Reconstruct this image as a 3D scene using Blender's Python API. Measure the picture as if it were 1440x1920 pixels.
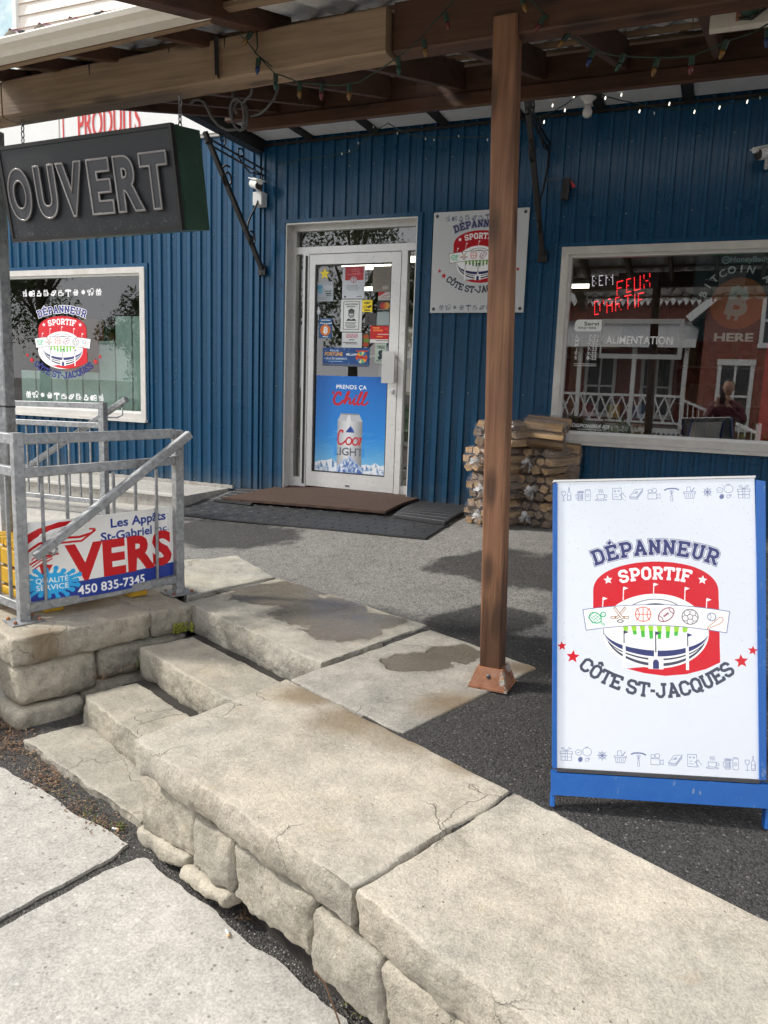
import bpy, math, random, bmesh
import numpy as np
from mathutils import Vector, Matrix, noise as mnoise

random.seed(11)
SC = bpy.context.scene
for o in list(bpy.data.objects):
    bpy.data.objects.remove(o)

# ------------------------------------------------------------------ camera
EYE = 1.58
FPX = 1456.0
def _d(x, y):
    return np.array([(x-720)/FPX, (y-960)/FPX, 1.0])
def _n(v):
    return v/np.linalg.norm(v)
_ry = _n(_d(1355, 747)); _rx = -_n(_d(-2750, 602)); _rx = _n(_rx-_ry*(_rx@_ry)); _rz = np.cross(_rx, _ry)
RW = np.array([_rx, _ry, _rz])
cam_d = bpy.data.cameras.new('camera')
cam = bpy.data.objects.new('camera', cam_d); SC.collection.objects.link(cam)
cam_d.sensor_fit = 'AUTO'; cam_d.sensor_width = 36.0; cam_d.lens = 36.0*FPX/1920.0
cam_d.clip_start = 0.02; cam_d.clip_end = 600
_c = [RW@np.array(v) for v in ((1, 0, 0), (0, -1, 0), (0, 0, -1))]
cam.matrix_world = Matrix(((_c[0][0], _c[1][0], _c[2][0], 0), (_c[0][1], _c[1][1], _c[2][1], 0),
                           (_c[0][2], _c[1][2], _c[2][2], EYE), (0, 0, 0, 1)))
SC.camera = cam
# a point of the photograph read off on a known wall plane (fixed Y) or floor plane (fixed Z)
def py(x, y, Y):
    r = RW@_d(x, y); r = r*Y/r[1]; return Vector((r[0], r[1], r[2]+EYE))
def pz(x, y, z):
    r = RW@_d(x, y); r = r*(z-EYE)/r[2]; return Vector((r[0], r[1], z))
def px_(x, y, X):
    r = RW@_d(x, y); r = r*X/r[0]; return Vector((r[0], r[1], r[2]+EYE))

# ------------------------------------------------------------------ world, sun, exposure
SUN_EL, SUN_AZ = math.radians(43), math.radians(-108)      # azimuth from +Y towards +X
sdir = Vector((math.sin(SUN_AZ)*math.cos(SUN_EL), math.cos(SUN_AZ)*math.cos(SUN_EL), math.sin(SUN_EL)))
W = bpy.data.worlds.new('World'); SC.world = W; W.use_nodes = True
wn = W.node_tree; wn.nodes.clear()
wo = wn.nodes.new('ShaderNodeOutputWorld'); bg = wn.nodes.new('ShaderNodeBackground')
sky = wn.nodes.new('ShaderNodeTexSky'); sky.sky_type = 'NISHITA'; sky.sun_disc = False
sky.sun_elevation = SUN_EL; sky.sun_rotation = SUN_AZ; sky.dust_density = 2.5; sky.air_density = 1.0
tc = wn.nodes.new('ShaderNodeTexCoord'); mp = wn.nodes.new('ShaderNodeMapping'); mp.inputs['Scale'].default_value = (1, 1, 2.2)
cn = wn.nodes.new('ShaderNodeTexNoise'); cn.inputs['Scale'].default_value = 2.6; cn.inputs['Detail'].default_value = 7; cn.inputs['Roughness'].default_value = .55
cr = wn.nodes.new('ShaderNodeMapRange'); cr.inputs[1].default_value = .30; cr.inputs[2].default_value = .52; cr.inputs[3].default_value = .62; cr.inputs[4].default_value = 1.0
mx = wn.nodes.new('ShaderNodeMix'); mx.data_type = 'RGBA'; mx.inputs[7].default_value = (10.6, 10.7, 11.0, 1)
wn.links.new(tc.outputs['Generated'], mp.inputs[0]); wn.links.new(mp.outputs[0], cn.inputs['Vector'])
wn.links.new(cn.outputs[0], cr.inputs[0]); wn.links.new(cr.outputs[0], mx.inputs[0]); wn.links.new(sky.outputs[0], mx.inputs[6])
wn.links.new(mx.outputs[2], bg.inputs[0]); bg.inputs[1].default_value = 0.114; wn.links.new(bg.outputs[0], wo.inputs[0])
sl = bpy.data.lights.new('sun', 'SUN'); sl.energy = 2.7; sl.angle = math.radians(6); sl.color = (1.0, .95, .87)
so = bpy.data.objects.new('sun', sl); SC.collection.objects.link(so)
so.rotation_euler = (-sdir).to_track_quat('-Z', 'Y').to_euler()
SC.view_settings.view_transform = 'Standard'; SC.view_settings.look = 'None'
SC.view_settings.gamma = 1; SC.view_settings.use_curve_mapping = False
SC.view_settings.exposure = 0.50
cy = SC.cycles
cy.max_bounces = 8; cy.diffuse_bounces = 4; cy.glossy_bounces = 4; cy.transmission_bounces = 6; cy.transparent_max_bounces = 12
cy.caustics_reflective = False; cy.caustics_refractive = False
try:
    cy.use_denoising = True; cy.denoiser = 'OPENIMAGEDENOISE'; cy.denoising_input_passes = 'RGB_ALBEDO_NORMAL'; cy.denoising_prefilter = 'FAST'
except Exception:
    pass
cy.sample_clamp_indirect = 6

# ------------------------------------------------------------------ mesh builder and object helpers
class MB:
    def __init__(s):
        s.v = []; s.f = []; s.uv = {}
    def add(s, vs, fs):
        o = len(s.v); s.v += [Vector(v) for v in vs]; s.f += [tuple(i+o for i in f) for f in fs]
        return s
    def quad(s, a, b, c, d, uv=False):
        s.add((a, b, c, d), ((0, 1, 2, 3),))
        if uv:
            s.uv[len(s.f)-1] = ((0, 0), (1, 0), (1, 1), (0, 1))
        return s
    def hexa(s, p):                      # 4 bottom (ccw from above) then 4 top
        return s.add(p, ((3, 2, 1, 0), (4, 5, 6, 7), (0, 1, 5, 4), (1, 2, 6, 5), (2, 3, 7, 6), (3, 0, 4, 7)))
    def box(s, lo, hi):
        x, y, z = lo; X, Y, Z = hi
        return s.hexa([(x, y, z), (X, y, z), (X, Y, z), (x, Y, z), (x, y, Z), (X, y, Z), (X, Y, Z), (x, Y, Z)])
    def prism(s, poly, off):             # closed polygon swept by a vector
        n = len(poly); poly = [Vector(p) for p in poly]; off = Vector(off)
        nrm = sum(((poly[i]-poly[0]).cross(poly[i+1]-poly[0]) for i in range(1, n-1)), Vector())
        if nrm.dot(off) > 0: poly = poly[::-1]
        return s.add(poly+[p+off for p in poly],
                     [tuple(range(n)), tuple(range(2*n-1, n-1, -1))]+[((i+1) % n, i, n+i, n+(i+1) % n) for i in range(n)])
    def bar(s, a, b, w, h, up=(0, 0, 1), ch=.004):   # chamfered timber or tube; w sideways, h along up
        a = Vector(a); b = Vector(b); t = (b-a).normalized(); up = Vector(up)
        sd = t.cross(up).normalized(); up = sd.cross(t).normalized()
        w /= 2; h /= 2; c = min(ch, w*.6, h*.6)
        sec = [(-w+c, -h), (w-c, -h), (w, -h+c), (w, h-c), (w-c, h), (-w+c, h), (-w, h-c), (-w, -h+c)]
        n = 8
        s.add([a+sd*x+up*y for x, y in sec]+[b+sd*x+up*y for x, y in sec],
              [tuple(range(n)), tuple(range(2*n-1, n-1, -1))]+[((i+1) % n, i, n+i, n+(i+1) % n) for i in range(n)])
        return s
    def tube(s, pts, r, n=6, closed=False):
        pts = [Vector(p) for p in pts]; m = len(pts); o = len(s.v); prev = None
        for i, p in enumerate(pts):
            if closed: t = pts[(i+1) % m]-pts[i-1]
            else: t = pts[min(i+1, m-1)]-pts[max(i-1, 0)]
            if t.length < 1e-9: t = Vector((0, 0, 1))
            t.normalize()
            if prev is None:
                ref = Vector((0, 0, 1)) if abs(t.z) < .9 else Vector((1, 0, 0)); a = t.cross(ref).normalized()
            else:
                a = prev-t*prev.dot(t); a = a.normalized() if a.length > 1e-6 else t.cross(Vector((0, 1, 0))).normalized()
            prev = a; b = t.cross(a); rr = r[i] if isinstance(r, (list, tuple)) else r
            for k in range(n):
                q = 2*math.pi*k/n; s.v.append(p+(a*math.cos(q)+b*math.sin(q))*rr)
        for i in range(m if closed else m-1):
            for k in range(n):
                k2 = (k+1) % n; j = (i+1) % m
                s.f.append((o+i*n+k, o+i*n+k2, o+j*n+k2, o+j*n+k))
        if not closed:
            s.f.append(tuple(o+k for k in range(n))[::-1]); s.f.append(tuple(o+(m-1)*n+k for k in range(n)))
        return s
    def lathe(s, prof, c, axis=(0, 0, 1), n=12):     # (radius, height) profile about an axis
        c = Vector(c); ax = Vector(axis).normalized(); ref = Vector((1, 0, 0)) if abs(ax.x) < .8 else Vector((0, 1, 0))
        a = ax.cross(ref).normalized(); b = ax.cross(a); o = len(s.v)
        for r, h in prof:
            for k in range(n):
                q = 2*math.pi*k/n; s.v.append(c+ax*h+(a*math.cos(q)+b*math.sin(q))*max(r, 1e-4))
        for i in range(len(prof)-1):
            for k in range(n):
                k2 = (k+1) % n; s.f.append((o+i*n+k, o+i*n+k2, o+(i+1)*n+k2, o+(i+1)*n+k))
        s.f.append(tuple(o+k for k in range(n))[::-1]); e = o+(len(prof)-1)*n; s.f.append(tuple(e+k for k in range(n)))
        return s

def wloc(o):
    l = Vector(o.location)
    while o.parent: o = o.parent; l += o.location
    return l
def setp(o, label=None, cat=None, group=None, kind=None):
    if label: o['label'] = label
    if cat: o['category'] = cat
    if group: o['group'] = group
    if kind: o['kind'] = kind
    return o
def obj(name, mb, mat, parent=None, smooth=False, label=None, cat=None, group=None, kind=None, loc=None):
    """links the builder's shape as ONE mesh object; world coordinates in, stored relative to the parent"""
    off = wloc(parent) if parent else (Vector(loc) if loc else Vector())
    me = bpy.data.meshes.new(name); me.from_pydata([tuple(v-off) for v in mb.v], [], mb.f); me.update()
    if mb.uv:
        ul = me.uv_layers.new(name='UVMap')
        for pi, p in enumerate(me.polygons):
            if pi in mb.uv:
                for k, li in enumerate(p.loop_indices): ul.data[li].uv = mb.uv[pi][k]
    mats = mat if isinstance(mat, (list, tuple)) else [mat]
    for m in mats: me.materials.append(m)
    if smooth is True:
        me.polygons.foreach_set('use_smooth', [True]*len(me.polygons))
    elif smooth:
        me.polygons.foreach_set('use_smooth', [True]*len(me.polygons)); me.set_sharp_from_angle(angle=math.radians(smooth))
    o = bpy.data.objects.new(name, me); SC.collection.objects.link(o)
    if parent: o.parent = parent
    elif loc: o.location = loc
    return setp(o, label, cat, group, kind)
def thing(name, label, cat, loc=(0, 0, 0), group=None, kind=None):
    o = bpy.data.objects.new(name, None); SC.collection.objects.link(o); o.location = loc
    o.empty_display_size = .1
    return setp(o, label, cat, group, kind)
def copy_thing(root, loc, rot=0, label=None):
    r = root.copy(); SC.collection.objects.link(r); r.location = loc; r.rotation_euler = (0, 0, rot)
    if label: r['label'] = label
    for ch in list(root.children):
        c = ch.copy(); SC.collection.objects.link(c); c.parent = r
        for g in list(ch.children):
            d = g.copy(); SC.collection.objects.link(d); d.parent = c
    return r

# ------------------------------------------------------------------ materials
class NT:
    def __init__(s, name):
        s.m = bpy.data.materials.new(name); s.m.use_nodes = True; s.t = s.m.node_tree
        s.b = s.t.nodes['Principled BSDF']; s.out = s.t.nodes['Material Output']
    def n(s, typ, **kw):
        x = s.t.nodes.new('ShaderNode'+typ)
        for k, v in kw.items(): setattr(x, k, v)
        return x
    def l(s, a, b): s.t.links.new(a, b)
    def put(s, sock, v):
        if hasattr(v, 'is_linked') or isinstance(v, bpy.types.NodeSocket): s.l(v, sock)
        else: sock.default_value = v
    def math(s, op, a, b=0.0, clamp=False):
        x = s.n('Math', operation=op, use_clamp=clamp); s.put(x.inputs[0], a); s.put(x.inputs[1], b); return x.outputs[0]
    def pos(s, scale=(1, 1, 1), obj=True, rnd=False, world=False):
        if world: src = s.n('NewGeometry').outputs['Position']
        else: src = s.n('TexCoord').outputs['Object']
        if rnd:
            oi = s.n('ObjectInfo'); add = s.n('VectorMath', operation='ADD'); sc = s.n('Math', operation='MULTIPLY'); s.l(oi.outputs['Random'], sc.inputs[0]); sc.inputs[1].default_value = 37.0
            s.l(src, add.inputs[0]); s.l(sc.outputs[0], add.inputs[1]); src = add.outputs[0]
        m = s.n('Mapping'); m.inputs['Scale'].default_value = scale; s.l(src, m.inputs[0]); return m.outputs[0]
    def noise(s, vec, scale, detail=4, rough=.55, dist=0.0):
        x = s.n('TexNoise'); x.inputs['Scale'].default_value = scale; x.inputs['Detail'].default_value = detail
        x.inputs['Roughness'].default_value = rough; x.inputs['Distortion'].default_value = dist
        if vec is not None: s.l(vec, x.inputs['Vector'])
        return x.outputs[0]
    def ramp(s, fac, stops):
        x = s.n('ValToRGB'); e = x.color_ramp.elements
        while len(e) < len(stops): e.new(.5)
        for i, (p, c) in enumerate(stops):
            e[i].position = p; e[i].color = c if len(c) == 4 else (*c, 1)
        s.l(fac, x.inputs[0]); return x.outputs[0]
    def mr(s, v, a, b, c=0., d=1., smooth=False):
        x = s.n('MapRange'); x.interpolation_type = 'SMOOTHSTEP' if smooth else 'LINEAR'
        s.l(v, x.inputs[0])
        for i, q in enumerate((a, b, c, d)): x.inputs[i+1].default_value = q
        return x.outputs[0]
    def mix(s, fac, a, b, mode='MIX'):
        x = s.n('Mix', data_type='RGBA', blend_type=mode); s.put(x.inputs[0], fac)
        for i, q in ((6, a), (7, b)):
            if isinstance(q, tuple): x.inputs[i].default_value = q if len(q) == 4 else (*q, 1)
            else: s.l(q, x.inputs[i])
        return x.outputs[2]
    def bump(s, h, strength=.3, dist=.01, prev=None):
        x = s.n('Bump'); x.inputs['Strength'].default_value = strength; x.inputs['Distance'].default_value = dist
        s.l(h, x.inputs['Height'])
        if prev is not None: s.l(prev, x.inputs['Normal'])
        return x.outputs[0]
    def fin(s, col=None, rough=None, nrm=None, metal=None, spec=None, **kw):
        for nm, v in (('Base Color', col), ('Roughness', rough), ('Metallic', metal), ('Specular IOR Level', spec)):
            if v is None: continue
            if isinstance(v, tuple): v = v if len(v) == 4 else (*v, 1)
            s.put(s.b.inputs[nm], v)
        if nrm is not None: s.l(nrm, s.b.inputs['Normal'])
        for k, v in kw.items(): s.put(s.b.inputs[k], v)
        return s.m
    def blobs(s, lst, nscale=6, namp=.6, lo=.8, hi=1.05, z=None):
        """1 inside any of the ellipses (cx, cy, rx, ry, angle) on the ground, ragged edge; 0 outside"""
        p = s.n('NewGeometry').outputs['Position']; nz = s.noise(p, nscale, 5, .6)
        nz = s.math('MULTIPLY', s.math('SUBTRACT', nz, .5), namp*2); best = None
        for cx, cy, rx, ry, an in lst:
            a = s.n('VectorMath', operation='SUBTRACT'); s.l(p, a.inputs[0]); a.inputs[1].default_value = (cx, cy, 0)
            m = s.n('Mapping', vector_type='TEXTURE'); m.inputs['Rotation'].default_value = (0, 0, an); m.inputs['Scale'].default_value = (rx, ry, 1e4); s.l(a.outputs[0], m.inputs[0])
            q = s.n('VectorMath', operation='LENGTH'); s.l(m.outputs[0], q.inputs[0])
            best = q.outputs['Value'] if best is None else s.math('MINIMUM', best, q.outputs['Value'])
        v = s.math('ADD', best, nz); return s.mr(v, lo, hi, 1., 0., True)

def mat_plain(name, col, rough=.5, metal=0., var=.12, bump=.0, nscale=30, spec=.5):
    t = NT(name); p = t.pos(rnd=True); n = t.noise(p, nscale, 5); n2 = t.noise(p, 4, 4)
    f = t.mr(t.math('ADD', t.math('MULTIPLY', n, .5), t.math('MULTIPLY', n2, .5)), .3, .7, 1-var, 1+var)
    v = t.n('HueSaturation'); v.inputs['Color'].default_value = (*col, 1); t.l(f, v.inputs['Value'])
    r = t.mr(n, .3, .7, max(.02, rough-.08), min(1, rough+.08))
    return t.fin(v.outputs[0], r, t.bump(n, bump, .004) if bump else None, metal, spec)

def mat_wood(name, dark, light, axis='x', rough=.6, scale=1.0, worn=None, knots=True, drip=False):
    t = NT(name); sc = {'x': (1.3, 34, 34), 'y': (34, 1.3, 34), 'z': (34, 34, 1.3)}[axis]; sc = tuple(q*scale for q in sc)
    p = t.pos(sc, rnd=True); pk = t.pos({'x': (1.6, 5, 5), 'y': (5, 1.6, 5), 'z': (5, 5, 1.6)}[axis], rnd=True)
    warp = t.noise(pk, 1.6, 2); g = t.noise(p, 1.6, 6, .6, 1.2)
    w = t.n('TexWave', wave_type='BANDS', bands_direction={'x': 'Y', 'y': 'X', 'z': 'X'}[axis]); w.inputs['Scale'].default_value = .30; w.inputs['Distortion'].default_value = 9; w.inputs['Detail'].default_value = 3; w.inputs['Detail Scale'].default_value = .6
    t.l(p, w.inputs['Vector'])
    f = t.math('ADD', t.math('MULTIPLY', g, .65), t.math('MULTIPLY', w.outputs['Fac'], .07)); f = t.math('ADD', f, t.math('MULTIPLY', t.math('SUBTRACT', warp, .5), .55)); f = t.math('ADD', f, .12)
    c = t.ramp(f, [(.2, dark), (.75, light)])
    if knots:
        vo = t.n('TexVoronoi', feature='F1'); vo.inputs['Scale'].default_value = 1.9; t.l(pk, vo.inputs['Vector'])
        k = t.mr(vo.outputs['Distance'], .12, .33, 1, 0, True); c = t.mix(t.math('MULTIPLY', k, .72), c, tuple(q*.35 for q in dark))
    if worn:
        n3 = t.noise(t.pos(rnd=True), 3.0, 4); c = t.mix(t.mr(n3, .45, .7, 0, .7, True), c, worn)
    if drip:
        sz = t.n('SeparateXYZ'); t.l(t.pos(world=True), sz.inputs[0]); dn = t.noise(t.pos((40, 40, 1.2), world=True), 1.4, 4); dm_ = t.mr(t.math('SUBTRACT', sz.outputs[2], t.math('MULTIPLY', dn, .9)), .28, .52, .72, 0, True); c = t.mix(dm_, c, tuple(q*.45 for q in dark))
        sh = t.noise(t.pos((70, 70, 1.0), rnd=True), 1.0, 3); c = t.mix(t.mr(sh, .62, .70, 0, .55, True), c, tuple(q*.5 for q in dark))
    fine = t.noise(t.pos(tuple(q*5 for q in sc), rnd=True), 3, 3)
    return t.fin(c, t.mr(fine, .3, .7, rough-.1, rough+.12), t.bump(t.math('ADD', f, t.math('MULTIPLY', fine, .5)), .35, .004))

def mat_stone(name, stains=(), puddles=(), base=(.47, .42, .33), grey=(.36, .345, .31), crack=True, chalk=.0, damp=(.115, .095, .068)):
    t = NT(name); p = t.pos(world=True); pr = t.pos(rnd=True)
    big = t.noise(pr, 1.7, 5, .6); mid = t.noise(p, 11, 6, .65); fine = t.noise(p, 170, 3, .7); grit = t.noise(p, 60, 4, .7)
    c = t.mix(t.mr(big, .35, .65, 0, 1, True), (*base, 1), (*grey, 1))
    hs = t.n('HueSaturation'); t.l(c, hs.inputs['Color'])
    val = t.math('ADD', t.mr(mid, .3, .7, -.18, .15), t.mr(grit, .3, .7, -.14, .11)); val = t.math('ADD', val, t.mr(fine, .3, .7, -.22, .20)); patch = t.noise(p, 4.2, 6, .62, .6); val = t.math('ADD', val, t.mr(patch, .35, .65, -.13, .11)); t.l(t.math('ADD', val, 1.0), hs.inputs['Value'])
    c = hs.outputs[0]; lich = t.noise(p, 7.5, 6, .7); c = t.mix(t.mr(lich, .60, .70, 0, .38, True), c, (.27, .255, .225, 1)); c = t.mix(t.mr(lich, .40, .31, 0, .30, True), c, (.50, .40, .26, 1))
    ng = t.n('SeparateXYZ'); t.l(t.n('NewGeometry').outputs['True Normal'], ng.inputs[0]); side = t.mr(t.math('ABSOLUTE', ng.outputs[2]), .55, .9, 1, 0, True)
    rgh = t.noise(p, 26, 7, .75); c = t.mix(t.math('MULTIPLY', side, t.mr(rgh, .5, .72, 0, .55)), c, (.19, .165, .125, 1)); c = t.mix(t.math('MULTIPLY', side, t.mr(rgh, .46, .30, 0, .35)), c, (.62, .58, .49, 1))
    pits = t.n('TexVoronoi'); pits.inputs['Scale'].default_value = 38; t.l(p, pits.inputs['Vector'])
    pm = t.math('MULTIPLY', t.mr(pits.outputs['Distance'], .05, .13, 1, 0, True), t.mr(t.noise(p, 7, 2), .55, .63, 0, 1)); c = t.mix(t.math('MULTIPLY', pm, .55), c, (.12, .11, .10, 1))
    h = t.math('ADD', t.math('MULTIPLY', mid, .5), t.math('ADD', t.math('MULTIPLY', grit, .35), t.math('MULTIPLY', fine, .22))); h = t.math('SUBTRACT', h, t.math('MULTIPLY', pm, .5)); h = t.math('ADD', h, t.math('MULTIPLY', side, t.math('MULTIPLY', rgh, 1.1)))
    if crack:
        dv = t.n('VectorMath', operation='MULTIPLY_ADD'); nz = t.n('TexNoise'); nz.inputs['Scale'].default_value = 3.2; nz.inputs['Detail'].default_value = 6; t.l(p, nz.inputs['Vector'])
        t.l(nz.outputs['Color'], dv.inputs[0]); dv.inputs[1].default_value = (.55, .55, .2); t.l(p, dv.inputs[2])
        vo = t.n('TexVoronoi', feature='DISTANCE_TO_EDGE'); vo.inputs['Scale'].default_value = 2.0; t.l(dv.outputs[0], vo.inputs['Vector'])
        wid = t.mr(vo.outputs['Distance'], .0010, .0056, 1, 0, True); seg = t.mr(t.noise(p, 3.0, 2), .525, .60, 0, 1, True)
        cm = t.math('MULTIPLY', wid, seg); c = t.mix(t.math('MULTIPLY', cm, .42), c, (.14, .12, .09, 1)); h = t.math('SUBTRACT', h, t.math('MULTIPLY', cm, .35))
    rough = t.mr(mid, .3, .7, .78, .95)
    if stains:
        sm = t.blobs(stains, 5, .55, .2, 1.3); c = t.mix(t.math('MULTIPLY', sm, .80), c, (.19, .135, .075, 1))
    if puddles:
        wm = t.blobs(puddles, 7, .55, .86, 1.0); rim = t.blobs(puddles, 7, .55, .86, 1.25)
        c = t.mix(t.math('MULTIPLY', rim, .30), c, (*damp, 1)); c = t.mix(t.math('MULTIPLY', wm, .80), c, (*damp, 1))
        rough = t.math('SUBTRACT', rough, t.math('MULTIPLY', wm, .62)); h = t.math('MULTIPLY', h, t.math('SUBTRACT', 1., t.math('MULTIPLY', wm, .85)))
    return t.fin(c, rough, t.bump(h, .95, .014), spec=.4)

def mat_emit(name, col, s):
    t = NT(name); t.t.nodes.remove(t.b); e = t.n('Emission'); e.inputs[0].default_value = (*col, 1); e.inputs[1].default_value = s
    t.l(e.outputs[0], t.out.inputs[0]); return t.m

def mat_glass(name, ior=2.3, tint=(.88, .91, .90), rough=.0):
    t = NT(name); t.t.nodes.remove(t.b)
    tr = t.n('BsdfTransparent'); tr.inputs[0].default_value = (*tint, 1); gl = t.n('BsdfGlossy'); gl.inputs['Roughness'].default_value = rough
    nz = t.noise(t.pos(world=True), 1.1, 2); t.l(t.bump(nz, .02, .02), gl.inputs['Normal'])
    fr = t.n('Fresnel'); fr.inputs[0].default_value = ior; mxs = t.n('MixShader'); bf = t.math('SUBTRACT', 1., t.n('NewGeometry').outputs['Backfacing']); t.l(t.math('MULTIPLY', fr.outputs[0], bf), mxs.inputs[0]); t.l(tr.outputs[0], mxs.inputs[1]); t.l(gl.outputs[0], mxs.inputs[2])
    t.l(mxs.outputs[0], t.out.inputs[0]); return t.m

def mat_print(name, img, rough=.35, alpha=False, bump=0., weather=.0, spec=.5):
    t = NT(name); i = t.n('TexImage'); i.image = img; i.interpolation = 'Cubic'; i.extension = 'EXTEND'
    c = i.outputs['Color']
    if weather:
        n = t.noise(t.pos(world=True), 14, 5); c = t.mix(t.mr(n, .45, .8, 0, weather), c, (.35, .34, .32, 1))
    if alpha: t.l(i.outputs['Alpha'], t.b.inputs['Alpha'])
    nr = t.bump(t.noise(t.pos(world=True), 25, 3), bump, .003) if bump else None
    return t.fin(c, rough, nr, spec=spec)

M = {}
def build_materials():
    t = NT('blue_siding_paint'); p = t.pos(world=True); n = t.noise(p, 5, 5); st = t.noise(t.pos((22, 22, .7), world=True), 1.5, 4)
    c = t.mix(t.mr(st, .4, .75, 0, .45), (.007, .066, .145, 1), (.012, .090, .188, 1)); c = t.mix(t.mr(n, .62, .8, 0, .25), c, (.10, .16, .21, 1))
    sz = t.n('SeparateXYZ'); t.l(p, sz.inputs[0]); lowz = t.math('ADD', sz.outputs[2], t.math('MULTIPLY', t.noise(p, 9, 4), .35)); c = t.mix(t.mr(lowz, .70, .98, .55, 0, True), c, (.13, .15, .16, 1))
    M['siding'] = t.fin(c, t.mr(n, .3, .7, .24, .36), t.bump(st, .06, .004), spec=.42)
    M['wood_brown_x'] = mat_wood('stained_brown_beam', (.036, .015, .008), (.125, .055, .028), 'x')
    M['wood_brown_y'] = mat_wood('stained_brown_rafter', (.034, .014, .008), (.105, .045, .024), 'y')
    M['wood_post'] = mat_wood('stained_cedar_post', (.092, .036, .017), (.36, .18, .095), 'z', drip=True)
    M['wood_light_x'] = mat_wood('weathered_pine_beam', (.14, .088, .050), (.40, .275, .175), 'x')
    M['wood_light_y'] = mat_wood('weathered_pine_tail', (.115, .072, .042), (.28, .19, .12), 'y')
    M['wood_raw_x'] = mat_wood('raw_spruce_strip', (.17, .105, .06), (.34, .23, .14), 'x')
    t = NT('galvanised_steel'); p = t.pos(world=True); vo = t.n('TexVoronoi'); vo.inputs['Scale'].default_value = 55; t.l(p, vo.inputs['Vector'])
    n = t.noise(p, 9, 5); sp = t.n('SeparateColor'); t.l(vo.outputs['Color'], sp.inputs[0])
    f = t.math('ADD', t.math('MULTIPLY', sp.outputs[0], .35), t.math('MULTIPLY', n, .65)); c = t.ramp(f, [(.2, (.20, .21, .22)), (.8, (.43, .44, .45))])
    wl = t.noise(p, 3.2, 3); c = t.mix(t.mr(wl, .60, .68, 0, .35, True), c, (.25, .24, .23, 1))
    M['galv'] = t.fin(c, t.mr(f, .2, .8, .42, .62), t.bump(f, .12, .003), .55)
    t = NT('galvanised_roof_sheet'); p = t.pos(world=True); n = t.noise(p, 6, 5); st = t.noise(t.pos((30, 1.5, 3), world=True), 1, 4)
    c = t.ramp(t.math('ADD', t.math('MULTIPLY', n, .5), t.math('MULTIPLY', st, .5)), [(.25, (.62, .63, .64)), (.75, (.82, .83, .84))])
    M['sheet'] = t.fin(c, t.mr(n, .3, .7, .40, .6), None, .1)
    M['white'] = mat_plain('white_painted_metal', (.74, .74, .72), .38, var=.06, bump=.03)
    M['alu'] = mat_plain('silver_white_door_frame', (.74, .74, .73), .34, .25, var=.08, bump=.04)
    M['offwhite'] = mat_plain('weathered_white_paint', (.62, .60, .56), .5, var=.16, bump=.08, nscale=14)
    M['cream'] = mat_plain('cream_gutter_paint', (.74, .69, .60), .36, var=.07, bump=.03)
    M['vinyl'] = mat_plain('pale_vinyl_siding', (.78, .70, .62), .5, var=.05)
    M['soffit'] = mat_plain('grey_white_soffit_panel', (.60, .62, .64), .6, var=.12, bump=.05)
    M['black'] = mat_plain('black_iron_paint', (.018, .017, .017), .42, .0, var=.3, bump=.1)
    M['blackwood'] = mat_plain('black_painted_timber', (.014, .013, .012), .6, var=.3, bump=.1)
    M['cord'] = mat_plain('grey_cable_sheath', (.10, .10, .10), .55, var=.2)
    M['wire'] = mat_plain('green_light_wire', (.012, .035, .022), .5, var=.2)
    M['rubber'] = mat_plain('black_rubber', (.030, .031, .033), .55, var=.25, bump=.15, nscale=60)
    M['darkgrey'] = mat_plain('dark_grey_metal', (.06, .06, .065), .45, .3, var=.2)
    M['steel'] = mat_plain('brushed_steel', (.60, .60, .59), .36, .5, var=.03)
    M['yellow'] = mat_plain('yellow_painted_wood', (.62, .36, .015), .5, var=.18, bump=.1)
    M['red'] = mat_plain('red_plastic', (.55, .03, .03), .4, var=.1)
    t = NT('blue_enamel_frame'); p = t.pos(world=True); n1 = t.noise(p, 24, 6, .7); n2 = t.noise(t.pos((90, 90, 6), world=True), 1.2, 4); c = t.mix(t.mr(n1, .4, .7, 0, .5), (.010, .105, .40, 1), (.022, .14, .44, 1)); c = t.mix(t.mr(t.math('ADD', t.math('MULTIPLY', n1, .5), t.math('MULTIPLY', n2, .5)), .60, .66, 0, .55), c, (.30, .34, .40, 1)); M['blueframe'] = t.fin(c, t.mr(n1, .3, .7, .25, .5), t.bump(n1, .08, .003))
    M['plasticwhite'] = mat_plain('white_plastic', (.72, .72, .70), .35, var=.06)
    M['concrete'] = NTconcrete('pale_pavement_concrete')
    M['glass'] = mat_glass('window_glass', 3.0); M['leftglass'] = mat_glass('tinted_window_glass', 2.1, (.78, .86, .82)); M['doorglass'] = mat_glass('door_glass', 2.3)
    M['interior'] = mat_plain('dim_interior_wall', (.16, .15, .13), .8, var=.15)
    M['interiorfloor'] = mat_plain('interior_floor_tile', (.13, .12, .11), .4, var=.15)
    M['lamp'] = mat_emit('lit_ceiling_panel', (1, .93, .76), 5.0)
    t = NT('rusty_post_foot'); p = t.pos(world=True); n = t.noise(p, 16, 6, .6); n2 = t.noise(p, 15, 5, .55)
    c = t.ramp(n, [(.3, (.10, .035, .02)), (.5, (.27, .115, .06)), (.7, (.33, .17, .11))]); c = t.mix(t.mr(n2, .57, .62, 0, .8), c, (.42, .44, .40, 1)); c = t.mix(t.mr(t.noise(p, 30, 4), .58, .64, 0, .8), c, (.45, .16, .03, 1))
    M['rust'] = t.fin(c, .7, t.bump(n2, .4, .003))

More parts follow.
